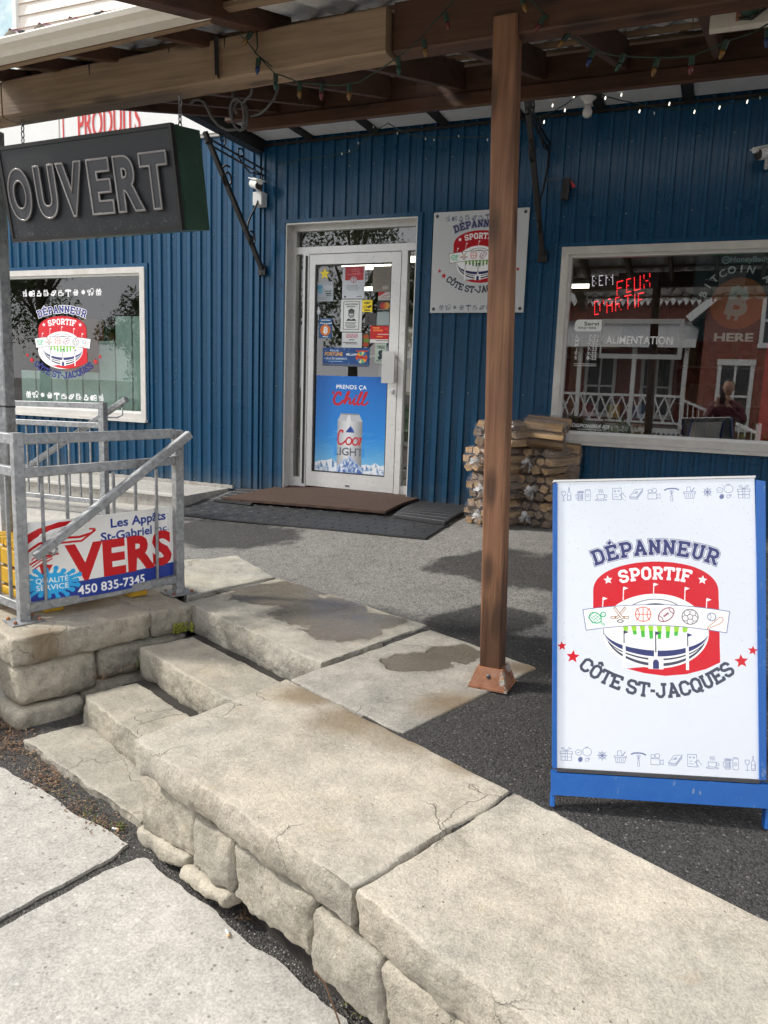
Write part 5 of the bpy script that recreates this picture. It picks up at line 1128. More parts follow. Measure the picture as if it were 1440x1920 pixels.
# ------------------------------------------------------------------ things hung under the canopy and on the wall
KB = 1.034
BC, BS, BT = Vector((-2.563*KB, 2.769*KB, EYE+(2.386-EYE)*KB)), (.949*KB, .19*KB, .39*KB), Matrix.Rotation(-.009, 3, 'Z')@Matrix.Rotation(.161, 3, 'X')@Matrix.Rotation(-.011, 3, 'Y')
ov = thing('open_sign_box', 'dark hanging light box with raised letters reading OUVERT', 'sign', tuple(BC))
def bl(x, y, z): return BC+BT@Vector((x, y, z))
def obox(mb, lo, hi):
    x, y, z = lo; X, Y, Z = hi; return mb.hexa([bl(*p) for p in ((x, y, z), (X, y, z), (X, Y, z), (x, Y, z), (x, y, Z), (X, y, Z), (X, Y, Z), (x, Y, Z))])
w2, d2_, h2 = BS[0]/2, BS[1]/2, BS[2]/2
t = NT('scuffed_dark_green_tin'); n1 = t.noise(t.pos(rnd=False), 60, 5); n2 = t.noise(t.pos(), 7, 5); c = t.mix(t.mr(n2, .35, .7, 0, 1), (.024, .062, .040, 1), (.036, .085, .058, 1)); c = t.mix(t.mr(n1, .66, .72, 0, .7), c, (.20, .22, .20, 1)); M['green'] = t.fin(c, .42, t.bump(n2, .1, .004))
t = NT('dusty_black_sign_face'); n1 = t.noise(t.pos(), 90, 5, .7); n2 = t.noise(t.pos(), 5, 5); sx = t.n('SeparateXYZ'); t.l(t.pos(), sx.inputs[0]); g = t.mr(sx.outputs[2], -.05, -.19, .0, .09)
c = t.mix(t.mr(n2, .35, .7, 0, 1), (.016, .018, .022, 1), (.030, .032, .038, 1)); c = t.mix(t.mr(t.math('ADD', n1, g), .68, .74, 0, .6), c, (.24, .25, .25, 1)); M['signface'] = t.fin(c, t.mr(n2, .3, .7, .35, .55))
obj('case', obox(obox(MB(), (-w2, -d2_+.012, -h2), (w2, d2_, h2)), (-w2-.003, -d2_+.035, -h2-.003), (w2+.003, -d2_+.05, h2+.003)), M['green'], ov)
fr = MB()
for lo, hi in (((-w2-.004, -d2_-.004, h2-.012), (w2+.004, -d2_+.02, h2+.004)), ((-w2-.004, -d2_-.004, -h2-.004), (w2+.004, -d2_+.02, -h2+.012)), ((-w2-.004, -d2_-.004, -h2+.012), (-w2+.010, -d2_+.02, h2-.012)), ((w2-.010, -d2_-.004, -h2+.012), (w2+.004, -d2_+.02, h2-.012))): obox(fr, lo, hi)
obj('face_frame', fr, M['black'], ov)
obj('face', obox(MB(), (-w2+.010, -d2_+.001, -h2+.012), (w2-.010, -d2_+.0119, h2-.012)), M['signface'], ov)
def text3(txt, bold=0., extrude=0., bevel=0., fill='BOTH', res=4):
    cu = bpy.data.curves.new('lettering', 'FONT'); cu.body = txt; cu.size = 1; cu.offset = bold; cu.extrude = extrude; cu.bevel_depth = bevel; cu.bevel_resolution = 1; cu.resolution_u = res; cu.fill_mode = fill
    o = bpy.data.objects.new('lettering', cu); SC.collection.objects.link(o); e = o.evaluated_get(bpy.context.evaluated_depsgraph_get()); me = e.to_mesh()
    r = ([Vector(v.co) for v in me.vertices], [tuple(p.vertices) for p in me.polygons]); e.to_mesh_clear(); bpy.data.objects.remove(o); bpy.data.curves.remove(cu); return r
M['letter'] = mat_plain('grey_sign_letter', (.055, .057, .066), .4, var=.2); M['neon'] = mat_plain('unlit_glass_tube', (.30, .285, .28), .22, .1, var=.3, nscale=6)
lx = [(a*KB, b*KB) for a, b in ((-.437, -.305), (-.270, -.155), (-.138, .000), (.033, .150), (.175, .310), (.310, .445))]
for ch, (a, b) in zip('OUVERT', lx):
    vs, fs = text3(ch, .045, .5); x0 = min(v.x for v in vs); x1 = max(v.x for v in vs); z0 = min(v.y for v in vs); z1 = max(v.y for v in vs); H0, H1 = -.112*KB, .100*KB
    tf = lambda v, y: bl(a+(v.x-x0)/(x1-x0)*(b-a), y, H0+(v.y-z0)/(z1-z0)*(H1-H0))
    L = obj('letter', MB().add([tf(v, -d2_-.006-.006*(1 if v.z > 0 else -1)) for v in vs], fs), M['letter'], ov)
    vs, fs = text3(ch, .045, 0, .018, 'NONE', 6); s = (H1-H0)/(z1-z0)
    obj('outline', MB().add([bl(a+(v.x-x0)/(x1-x0)*(b-a), -d2_-.013-v.z*s*.9, H0+(v.y-z0)/(z1-z0)*(H1-H0)) for v in vs], fs), M['neon'], L, smooth=True)
def chain(p0, p1, label, wide=.016):
    p0, p1 = Vector(p0), Vector(p1); c = thing('chain', label, 'chain', tuple(p0), 'chains of the hanging sign'); L = .030; n = int((p0-p1).length/(L*.74))
    for i in range(n):
        m = p0.lerp(p1, (i+.5)/n); e = Vector((1, 0, 0)) if i % 2 else Vector((0, 1, 0)); u = (p1-p0).normalized()
        obj('link', MB().tube([m+e*wide*.45*math.cos(q)+u*L*.5*math.sin(q) for q in [k*math.pi/5 for k in range(10)]], .0028, 5, True), M['galv'], c, smooth=True)
ct = bl(-w2+.052, 0, h2); chain((ct.x, ct.y+.004, 2.738), ct, 'left galvanised chain holding up the OUVERT sign'); ct = bl(w2-.028, 0, h2); chain((ct.x, ct.y+.004, 2.752), ct, 'right galvanised chain holding up the OUVERT sign')
Yc = 2.80
p = [py(405, 68, 2.755), py(407, 140, 2.755), py(411, 147, 2.78), py(436, 157, 2.90)]
obj('flat_strap', MB().bar(p[0], p[1], .020, .004, up=(0, 1, 0)).bar(p[1], p[2], .020, .004, up=(0, 1, 0)).bar(p[2], p[3], .020, .004, up=(0, 0, 1)), M['black'], label='flat black strap looped round the pale beam', cat='strap', kind='thing')
cc = thing('cable_coil', 'coil of grey cable hanging below the pale beam', 'cable', tuple(py(448, 200, 2.93)))
c0 = py(447, 215, 2.93); loops = MB(); pts = [py(436, 160, 2.93), py(437, 190, 2.93)]
for k in range(40):
    a = k/40*2*math.pi*3.2; pts.append(c0+Vector((.036*math.sin(a)*(1+.1*math.sin(k*.7)), .012*math.cos(a*.5), .060*math.cos(a)+.004*math.sin(k)-.012*math.sin(a))))
pts.append(py(470, 178, 2.93)); pts.append(py(474, 155, 2.90)); obj('coil', loops.tube(pts, .0052, 6), M['cord'], cc, smooth=True)
obj('feed', MB().tube([py(x, y, 2.90) for x, y in ((442, 243), (425, 244), (410, 236), (398, 222), (390, 205), (383, 192), (373, 186), (362, 188), (357, 197))], .0062, 6), M['cord'], cc, smooth=True)
obj('feed', MB().tube([py(x, y, 2.96) for x, y in ((521, 145), (522, 165), (514, 185), (500, 203), (486, 214), (470, 218))], .005, 6), M['cord'], cc, smooth=True)

def scroll(c, r0, a0, turns, w, plane_y=None, sgn=1, n=26, flip=1):
    """flat-iron scroll in the Y-Z plane"""
    out = []
    for i in range(n):
        f = i/(n-1); a = a0+sgn*turns*2*math.pi*f; r = r0*(1-.72*f); out.append(Vector((c.x, c.y+r*math.cos(a)*flip, c.z+r*math.sin(a))))
    return out
def bracket(X, label, zlow=2.56, yout=5.32, ztop=3.42):
    b = thing('iron_bracket', label, 'wall bracket', (X, WY-.03, zlow), 'wrought iron brackets on the wall')
    obj('strut', MB().bar((X, WY-.045, zlow+.02), (X, yout, ztop+.06), .038, .034, ch=.003), M['black'], b)
    obj('foot_plate', MB().box((X-.035, WY-.05, zlow-.035), (X+.035, WY-.018, zlow+.045)).lathe([(.009, 0), (.009, .008)], (X, WY-.05, zlow-.02), (0, -1, 0), 6), M['black'], b)
    obj('top_bar', MB().bar((X, WY-.03, ztop), (X, yout, ztop+.03), .02, .012).bar((X, WY-.03, ztop-.05), (X, yout, ztop-.012), .02, .012), M['black'], b)
    for pts_, r_ in ((scroll(Vector((X, 5.62, 3.22)), .095, 1.2, 1.35, 0), .0085), (scroll(Vector((X, 5.98, 2.80)), .070, 1.9, 1.3, 0, sgn=-1), .0085),
                     ([(X, 6.15, 3.37), (X, 6.14, 3.25), (X, 6.06, 3.1), (X, 5.98, 3.0), (X, 5.93, 2.93), (X, 5.915, 2.84)], .0085), (scroll(Vector((X, 5.55, 3.50)), .055, -1.5, 1.2, 0), .007), (scroll(Vector((X, 5.82, 3.46)), .055, -1.5, 1.1, 0, sgn=-1), .007), ([(X, 5.80, 3.40), (X, 5.95, 3.34), (X, 6.1, 3.36), (X, 6.16, 3.44)], .007)):
        obj('scroll', MB().tube(pts_, r_, 5), M['black'], b, smooth=True)
bracket(-3.885, 'black scrolled iron bracket on the wall beside the OUVERT sign'); bracket(-1.372, 'black scrolled iron bracket on the wall behind the wooden post', 2.60, 5.40)

def camera_unit(p, aim, label, box=True):
    p = Vector(p); aim = Vector(aim).normalized(); c = thing('security_camera', label, 'security camera', tuple(p))
    if box: obj('junction_box', MB().bar((p.x, WY-.075, p.z-.165), (p.x, WY-.075, p.z-.055), .095, .095, up=(0, 1, 0), ch=.008), M['plasticwhite'], c)
    obj('arm', MB().tube([(p.x, WY-.03, p.z-.07), (p.x, WY-.09, p.z-.045), tuple(p)], .014, 8), M['plasticwhite'], c, smooth=40)
    obj('body', MB().lathe([(.030, -.085), (.038, -.075), (.040, .06), (.036, .075)], p, aim, 14), M['plasticwhite'], c, smooth=40)
    obj('lens', MB().lathe([(.034, .0755), (.034, .083), (.020, .084), (.018, .080)], p, aim, 14), M['black'], c, smooth=40)
    s = aim.cross(Vector((0, 0, 1))).normalized(); u = s.cross(aim); obj('sun_hood', MB().tube([p+aim*-.08+u*.03, p+aim*.11+u*.03], .020, 8).bar(p+aim*-.09+u*.040, p+aim*.105+u*.040, .086, .008, up=tuple(u)), M['plasticwhite'], c)
cp = py(480, 346, WY-.14); camera_unit(cp, (.75, -.55, -.28), 'white security camera on a junction box beside the left iron bracket')
cp = py(1440, 286, WY-.14); camera_unit(cp, (-.75, -.6, -.25), 'white security camera on the dark wall above the right window', False)
p = py(1103, 186, 5.92)
lb = thing('lamp_holder', 'bare white bulb in a porcelain holder under the soffit', 'lamp', (p.x, p.y, 3.65))
obj('holder', MB().lathe([(.060, 3.653), (.058, 3.632), (.034, 3.612), (.028, 3.588)], (p.x, p.y, 0), (0, 0, 1), 16), M['plasticwhite'], lb, smooth=40)
obj('bulb', MB().lathe([(.018, 3.587), (.020, 3.575), (.030, 3.555), (.034, 3.537), (.030, 3.515), (.017, 3.503), (.003, 3.499)], (p.x, p.y, 0), (0, 0, 1), 16), mat_plain('frosted_bulb_glass', (.72, .71, .68), .3), lb, smooth=True)
p = py(1060, 355, WY-.06); gs = thing('wall_horn', 'small black device with a red tag on the dark wall', 'alarm device', tuple(p))
obj('case', MB().bar((p.x, p.y, p.z-.075), (p.x+.012, p.y-.01, p.z+.07), .055, .07, up=(0, 1, 0), ch=.012), M['black'], gs); obj('tag', MB().prism([(p.x+.035, p.y-.03, p.z+.06), (p.x+.085, p.y-.045, p.z+.005), (p.x+.06, p.y-.045, p.z-.005)], (0, .006, 0)), M['red'], gs)
obj('loose_wire', MB().tube([(p.x-.16, p.y+.03, p.z+.085), (p.x-.08, p.y+.02, p.z+.082), (p.x-.02, p.y, p.z+.075), (p.x, p.y, p.z+.066)], .003, 4), M['cord'], gs)

def flat_panel(mb, c, uv=True): return mb.quad(*c, uv=uv)
# square sign on the wall, white with the emblem
cs = [py(807.5, 586.5, WY-.03), py(982, 585.5, WY-.03), py(994, 389.5, WY-.03), py(814, 399, WY-.03)]
x0, x1, z0, z1 = -2.276, -1.497, 2.190, 2.975
ws = thing('wall_sign', 'square white store sign screwed to the blue wall behind the post', 'sign', (x0, WY-.03, z0))
obj('backing', MB().box((x0, WY-.033, z0), (x1, WY-.026, z1)), M['white'], ws)
obj('print', MB().quad((x0+.001, WY-.0335, z0+.001), (x1-.001, WY-.0335, z0+.001), (x1-.001, WY-.0335, z1-.001), (x0+.001, WY-.0335, z1-.001), uv=True), mat_print('wall_sign_face', img_wall(), .3), ws)
for x in (x0+.03, x1-.03):
    for z in (z0+.03, z1-.03): obj('screw', MB().lathe([(.013, 0), (.012, .004), (.004, .006)], (x, WY-.0336, z), (0, -1, 0), 10), M['darkgrey'], ws)
# white sign band above the left window with outlined red letters
fb = thing('sign_board', 'long white sign board with red lettering above the blue siding', 'sign', (-6.2, WY-.02, 3.76))
xb0 = py(112, 240, WY-.04).x
obj('board', MB().box((xb0+.01, WY-.045, 3.765), (-4.33, WY-.02, 4.42)), M['white'], fb); obj('board', MB().box((-9.2, WY-.045, 3.765), (xb0-.012, WY-.02, 4.42)), M['white'], fb)
obj('red_border', MB().box((xb0+.045, WY-.049, 3.80), (xb0+.060, WY-.0452, 4.38)), M['red'], fb)
xL = py(146, 240, WY-.05).x; xR = py(250, 238, WY-.05).x
vs, fs = text3('PRODUITS', .012, .02); a = min(v.x for v in vs); b = max(v.x for v in vs); hh = max(v.y for v in vs); k = (xR-xL)*1.12/(b-a)
obj('lettering', MB().add([(xL+(v.x-a)*k, WY-.0485-v.z*.1, 3.845+v.y/hh*.26) for v in vs], fs), M['red'], fb)


# electrical box with a green flood light at the top right
p = py(1395, 12, 3.0); eb = thing('electrical_box', 'cream electrical box with a green lamp socket at the top right', 'electrical box', tuple(p))
obj('plate', MB().box((p.x-.10, p.y-.01, p.z-.06), (p.x+.16, p.y+.03, p.z+.08)), M['cream'], eb); obj('socket', MB().lathe([(.018, -.03), (.030, .0), (.034, .05)], py(1405, 14, 2.95), (.5, -.6, .3), 12), M['wire'], eb, smooth=40); obj('clamp', MB().box(tuple(py(1388, 24, 2.96)-Vector((.012, .01, .02))), tuple(py(1388, 24, 2.96)+Vector((.012, .01, .02)))), M['rust'], eb)
obj('cable', MB().tube([py(x, y, 2.97) for x, y in ((1250, 20), (1300, 20), (1340, 15), (1365, 5), (1385, -6))], .006, 6), M['plasticwhite'], eb, smooth=True); obj('cable', MB().tube([py(x, y, 2.95) for x, y in ((1385, 35), (1410, 35), (1440, 12), (1480, -10))], .005, 6), M['black'], eb, smooth=True)

# coloured light string on the beam, miniature string under the soffit
cols = {'b': (.012, .03, .11), 'y': (.17, .085, .015), 'g': (.012, .05, .035), 'r': (.12, .018, .022)}
bm_ = {k: mat_plain('bulb_glass_'+n_, c, .25) for (k, c), n_ in zip(cols.items(), ('blue', 'amber', 'green', 'red'))}
def string(label, runs, bulbs, Y, wire=.0026):
    s = thing('light_string', label, 'light string', tuple(py(*runs[0][0][:2], Y)), 'strings of lights')
    w = MB()
    for r in runs: w.tube([py(x, y, q[0] if q else Y) for x, y, *q in r], wire, 5)
    obj('wire', w, M['wire'], s, smooth=True)
    for x, y, c, *q in bulbs:
        p = py(x, y, q[0] if q else Y); d = Vector((q[1] if len(q) > 1 else 0, 0, -1)).normalized()
        obj('socket', MB().lathe([(.0095, -.004), (.0095, .022), (.0085, .024)], p, d, 8), M['wire'], s); obj('bulb', MB().lathe([(.0065, .0245), (.0092, .030), (.0092, .036), (.006, .047), (.002, .053)], p, d, 8), bm_[c], s, smooth=True)
string('green wire string of coloured bulbs over the front beam', [[(448, 62, 2.74), (465, 80, 2.74), (482, 102, 2.74), (500, 122, 2.74), (515, 138, 2.74), (530, 142, 2.80), (562, 155), (600, 158), (640, 160), (672, 154), (703, 136), (725, 122, 2.74), (760, 97, 2.74), (790, 72, 2.74), (815, 40, 2.74), (845, 8, 2.74), (860, -12, 2.74)], [(481, 54, 2.745), (483, 88, 2.745), (478, 100, 2.745), (486, 106, 2.745), (510, 125, 2.745)]],
       [(470, 62, 'y', 2.74, -.9), (485, 112, 'b', 2.74, -.15), (517, 142, 'g', 2.74), (562, 158, 'y', 2.80), (603, 160, 'r', 2.80), (655, 160, 'y', 2.80), (747, 112, 'g', 2.74, .1), (795, 78, 'y', 2.74, .2), (836, 28, 'r', 2.74, .25)], 2.80)
string('green wire string of coloured bulbs sagging right of the post', [[(985, -15, 2.75), (1000, 5, 2.76), (1020, 25, 2.80), (1043, 46, 2.85), (1075, 68), (1110, 92), (1150, 104), (1200, 107), (1260, 108), (1300, 104), (1340, 88), (1370, 75), (1410, 62), (1445, 42), (1490, 25)]],
       [(978, -5, 'y', 2.75, .4), (1020, 32, 'r', 2.80, -.7), (1066, 64, 'y', 2.88, -.9), (1113, 95, 'b', 2.9, -.4), (1170, 104, 'g', 2.9, -.5), (1232, 112, 'y', 2.9, -.2), (1297, 108, 'r', 2.9), (1362, 78, 'y', 2.9, -.3), (1440, 56, 'b', 2.9)], 2.9)
mini = thing('light_string', 'thin string of tiny lit white bulbs under the soffit', 'light string', tuple(py(1100, 180, 5.95)), 'strings of lights')
M['tiny'] = mat_emit('lit_tiny_bulb', (1, .93, .80), 1.5)
mp_ = [(520, 310), (560, 300), (620, 292), (660, 285), (690, 258), (712, 240), (728, 231), (745, 242), (770, 252), (790, 257), (830, 258), (880, 258), (915, 256), (985, 230), (1010, 218), (1035, 210), (1060, 196), (1085, 178), (1100, 170), (1118, 172), (1135, 180), (1162, 188), (1185, 192), (1230, 202), (1280, 205), (1330, 200), (1370, 194), (1425, 182), (1460, 178)]
obj('wire', MB().tube([py(x, y, 5.93) for x, y in mp_], .004, 4), M['wire'], mini, smooth=True)
for x, y, l in ((641, 288, 0), (655, 283, 0), (672, 268, 0), (700, 238, 0), (745, 250, 0), (798, 260, 0), (814, 262, 0), (860, 255, 0), (914, 262, 0), (1020, 229, 1), (1036, 198, 1), (1059, 207, 1), (1076, 182, 1), (1116, 182, 1), (1135, 184, 1), (1165, 178, 1), (1199, 209, 1), (1255, 195, 1), (1227, 212, 0), (1302, 210, 1), (1349, 202, 1), (1401, 191, 1), (1425, 183, 0)):
    q = py(x, y, 5.93); obj('bulb', MB().lathe([(.003, -.010), (.005, -.003), (.005, .005), (.0015, .013)], q, (.2, -.3, 1 if l else -.8), 6), M['tiny'] if l else M['plasticwhite'], mini)
# ------------------------------------------------------------------ front railing on the pier
RA = Vector((-2.918, 2.581, ZT))
def rp(s, o=0., z=0.): return RA+RU*s+RN*o+Vector((0, 0, z-ZT))
rl = thing('metal_railing', 'galvanised steel railing with sloped handrail on the stone pier', 'railing', tuple(RA), 'galvanised railings')
def rpost(s, o, z0, z1, w=.048, par=None):
    q = obj('post', MB().bar(rp(s, o, z0), rp(s, o, z1), w, w, up=tuple(RU), ch=.003), M['galv'], par or rl)
    m = MB().bar(rp(s-.075, o, z0+.004), rp(s+.075, o, z0+.004), .13, .007)
    obj('base_plate', m, M['galv'], q); b = MB()
    for i in (-1, 1):
        for j in (-1, 1): b.lathe([(.009, 0), (.009, .010), (.004, .014)], rp(s+i*.055, o+j*.045, z0+.0076), (0, 0, 1), 6)
    obj('anchor_bolts', b, M['rust'], q)
rpost(0, 0, ZT, 1.315); rpost(.818, 0, ZT, 1.315)
def rrail(s0, o0, z0, s1, o1, z1, w, h, name='rail'): return obj(name, MB().bar(rp(s0, o0, z0), rp(s1, o1, z1), w, h, ch=.003), M['galv'], rl)
rrail(.024, 0, 1.285, .794, 0, 1.297, .036, .048, 'top_rail'); rrail(.024, 0, 1.130, .794, 0, 1.155, .036, .044, 'middle_rail'); rrail(.024, 0, .492, .794, 0, .512, .036, .044, 'bottom_rail')
for s in (.105, .222, .340, .457, .575, .692): obj('baluster', MB().bar(rp(s, 0, .515), rp(s, 0, 1.115), .014, .014, up=tuple(RU), ch=.002), M['galv'], rl)
hr = obj('handrail', MB().bar(rp(.838, -.085, 1.298), rp(.03, -.085, .752), .040, .040, ch=.004), M['galv'], rl)
for s, z in ((.775, 1.24), (.115, .795)):
    obj('handrail_bracket', MB().tube([rp(s, -.012, z-.055 if s > .5 else z-.045), rp(s, -.075, z-.055 if s > .5 else z-.045), rp(s+.012, -.086, z-.045 if s > .5 else z-.035), rp(s+.015, -.086, z-.012)], .0065, 6), M['galv'], hr, smooth=True)
# return leg to the left
for z, w, h in ((1.285, .036, .048), (1.135, .036, .044), (.50, .036, .044)): rrail(0, .024, z, -.18, 1.6, z, w, h, 'side_rail')
for i in range(1, 9): obj('baluster', MB().bar(rp(-.013*i*1.0, .112*i, .52), rp(-.013*i, .112*i, 1.115), .016, .016, up=tuple(RU), ch=.002), M['galv'], rl)
# tall steel tube behind the corner
tp = pz(36, 1150, .40); tt = py(-7, 330, 3.02)+Vector((0, 0, .55)); tp = Vector((-3.345, 2.90, .40))
pole = thing('steel_pole', 'tall galvanised square pole behind the railing corner', 'pole', tuple(tp))
obj('tube', MB().bar(tp, tp+Vector((.0, .0, 2.325)), .066, .066, up=(0, 1, 0), ch=.005), M['galv'], pole)
obj('tie', MB().bar(tp+Vector((-.036, -.034, 1.012)), tp+Vector((.042, -.034, 1.017)), .004, .008).bar(tp+Vector((.034, -.03, 1.012)), tp+Vector((.034, .03, 1.012)), .004, .008), M['black'], pole)
pts = [tp+Vector((-.05+.016*math.sin(i*1.9), -.04-.012*math.cos(i*1.3), .72+i*.035)) for i in range(20)]; ls = thing('light_string', 'green wire of tiny unlit bulbs bunched on the steel pole', 'light string', tuple(pts[0]), 'strings of lights')
obj('wire', MB().tube(pts, .0032, 5).tube([p+Vector((.012*math.sin(i*2.7), .004, .01)) for i, p in enumerate(pts[:14])], .003, 5), M['wire'], ls, smooth=True)
for i in (3, 7, 11, 15): obj('bulb', MB().lathe([(.005, -.012), (.0055, .0), (.004, .018), (.001, .024)], pts[i]+Vector((.012, -.006, .006)), (.9, -.3, .1), 6), M['plasticwhite'], ls)

# ------------------------------------------------------------------ bait sign behind the railing
def so_(s): return .013-.036*max(0., math.sin(max(0., min(1., (s-.10)/.60))*math.pi))**.5      # woven in front of the middle balusters
NS = 24; sp_, su_ = MB(), MB(); bs = lambda f: .040+.760*f; ts = lambda f: .022+.766*f
for i in range(NS+1):
    f = i/NS; 
    for mb_, e in ((su_, .0015), (sp_, 0.)):
        a = rp(bs(f), so_(bs(f))+e, .500+.012*f); b = rp(ts(f), so_(bs(f))+e, .896+.016*f); mb_.v += [a, b]
for i in range(NS):
    sp_.f.append((2*i, 2*i+2, 2*i+3, 2*i+1)); sp_.uv[i] = ((i/NS, 0), ((i+1)/NS, 0), ((i+1)/NS, 1), (i/NS, 1)); su_.f.append((2*i+1, 2*i+3, 2*i+2, 2*i))
n0 = len(su_.v); su_.v += [v+RN*.004 for v in su_.v]; su_.f += [tuple(k+n0 for k in f[::-1]) for f in su_.f]; su_.f += [(2*i, 2*i+2, n0+2*i+2, n0+2*i) for i in range(NS)]+[(2*i+3, 2*i+1, n0+2*i+1, n0+2*i+3) for i in range(NS)]+[(1, 0, n0, n0+1), (2*NS, 2*NS+1, n0+2*NS+1, n0+2*NS)]
vs_ = thing('bait_sign', 'white red and blue corrugated plastic sign reading VERS woven through the railing', 'sign', tuple(sp_.v[0]))
obj('sheet', su_, M['plasticwhite'], vs_); obj('print', sp_, mat_print('bait_sign_face', img_vers(), .32), vs_, smooth=True)
# yellow slatted bin behind it
yb_ = thing('yellow_bench', 'yellow painted slatted wooden bench mostly hidden behind the bait sign', 'bench', tuple(rp(.2, .3, ZT)))
for z in (.51, .605, .70):
    obj('slat', MB().bar(rp(.03, .105, z), rp(.70, .105, z), .024, .078, ch=.004), M['yellow'], yb_); obj('slat', MB().bar(rp(.03, .13, z), rp(-.05, .9, z), .024, .078, ch=.004), M['yellow'], yb_)
for i in range(4): obj('seat_board', MB().bar(rp(.03, .14+i*.11, .757), rp(.70, .14+i*.11, .757), .10, .028, ch=.004), M['yellow'], yb_)
for s in (.17, .62): obj('leg', MB().bar(rp(s-.045, .115, ZT+.024), rp(s+.045, .115, ZT+.024), .10, .044, ch=.003), M['yellow'], yb_); obj('leg', MB().bar(rp(s, .16, ZT+.046), rp(s, .16, .74), .07, .04, up=tuple(RU), ch=.003), M['yellow'], yb_)

# ------------------------------------------------------------------ railing along the ramp
BY = 4.93; br = thing('metal_railing', 'galvanised ramp railing in front of the left window', 'railing', (-4.62, BY, .4), 'galvanised railings')
bx = -4.605
q = obj('post', MB().bar((bx, BY, .40), (bx+.0, BY, 1.375), .055, .055, up=(0, 1, 0), ch=.003), M['galv'], br); obj('base_plate', MB().box((bx-.07, BY-.07, .40), (bx+.07, BY+.07, .412)), M['galv'], q)
q = obj('post', MB().bar((-6.7, BY, .38), (-6.7, BY, 1.35), .055, .055, up=(0, 1, 0), ch=.003), M['galv'], br)
for nm, z0, z1, h in (('top_rail', 1.345, 1.318, .045), ('middle_rail', 1.185, 1.165, .045), ('bottom_rail', .555, .545, .04)): obj(nm, MB().bar((bx-.028, BY, z0), (-6.672, BY, z1-.012), .035, h, ch=.003), M['galv'], br)
x = bx-.14
while x > -6.6: obj('baluster', MB().bar((x, BY, .577), (x, BY, 1.16), .014, .014, up=(0, 1, 0), ch=.002), M['galv'], br); x -= .118
hb = obj('handrail', MB().bar((-4.44, BY+.09, 1.405), (-5.62, BY+.09, .735), .042, .042, ch=.004), M['galv'], br)
obj('handrail_bracket', MB().tube([(bx+.03, BY, 1.255), (-4.50, BY+.05, 1.255), (-4.485, BY+.09, 1.275), (-4.485, BY+.09, 1.36)], .007, 6), M['galv'], hb, smooth=True)

# ------------------------------------------------------------------ sandwich board
A0 = Vector((-.332, 2.063, ZT)); AU = Vector((.96504365, .26208919, 0)); AB = Vector((-.26208919, .96504365, 0)); TL = math.radians(13); AUP = Vector((0, 0, 1))*math.cos(TL)+AB*math.sin(TL); AN = AU.cross(AUP)   # AN faces the viewer... outward
if AN.y > 0: AN = -AN
def ap(u, v, o=0.): return A0+AU*u+AUP*v+AN*o
C4 = [(.0085, .108), (.5535, .131), (.509, .957), (-.0335, .917)]
def ab(a, b, o=0.):
    l = [C4[0][i]+(C4[3][i]-C4[0][i])*b for i in (0, 1)]; r = [C4[1][i]+(C4[2][i]-C4[1][i])*b for i in (0, 1)]; return ap(l[0]+(r[0]-l[0])*a, l[1]+(r[1]-l[1])*a, o)
sb = thing('sandwich_board', 'white sandwich board with the store emblem in a blue metal frame', 'sign', tuple(A0))
def slab4(pts, o0, o1): return MB().prism([ab(a, b, o0) for a, b in pts], AN*(o1-o0))
obj('panel', slab4([(0, 0), (1, 0), (1, 1), (0, 1)], -.010, 0.), M['plasticwhite'], sb)
obj('print', MB().quad(*[ab(a, b, .0012) for a, b in ((0, 0), (1, 0), (1, 1), (0, 1))], uv=True), mat_print('sandwich_board_face', img_board(), .26, bump=.09, weather=.03), sb)
obj('side_rail', slab4([(-.022, .0), (-.002, .0), (.004, .995), (-.016, .995)], -.03, .007), M['blueframe'], sb)
obj('side_rail', slab4([(.990, .0), (1.022, .0), (1.050, .988), (1.004, .993)], -.03, .007), M['blueframe'], sb)
obj('top_rail', slab4([(-.016, 1.001), (1.004, 1.001), (1.004, 1.008), (-.016, 1.008)], -.03, .004), M['plasticwhite'], sb)
obj('bottom_channel', slab4([(-.001, -.012), (.989, -.012), (.989, -.001), (-.001, -.001)], -.012, .006), M['darkgrey'], sb)
obj('bottom_rail', slab4([(-.028, -.090), (1.04, -.090), (1.04, -.015), (-.028, -.015)], -.03, .010), M['blueframe'], sb)
for a in (-.020, 1.030):
    b0 = ab(a, -.09, -.012); b1 = b0-AUP*((b0.z-ZT+.002)/AUP.z); obj('leg', MB().bar(b0, b1, .012, .03, up=tuple(AN), ch=.002), M['blueframe'], sb)
for a in (.22, .90):
    t1 = ab(a, .98, -.035); e = t1+AB*.40; e.z = zp(e.x, e.y); obj('back_leg', MB().bar(t1, e, .022, .022, ch=.002), M['blueframe'], sb)
t1, t2 = ab(.24, .97, -.04), ab(.88, .97, -.04); dn = (AB*.40+Vector((0, 0, -(t1.z-ZT))))
obj('back_panel', MB().prism([t1+dn*.02+AB*.012, t2+dn*.02+AB*.012, t2+dn*.88+AB*.012, t1+dn*.88+AB*.012], AB*.008), M['plasticwhite'], sb)
obj('cross_bar', MB().bar(t1+dn*.90, t2+dn*.90, .02, .05), M['blueframe'], sb)
obj('hinge', MB().bar(ab(.12, .965, -.055), ab(.12, .965, -.030), .05, .03).bar(ab(.88, .965, -.055), ab(.88, .965, -.030), .05, .03), M['steel'], sb)

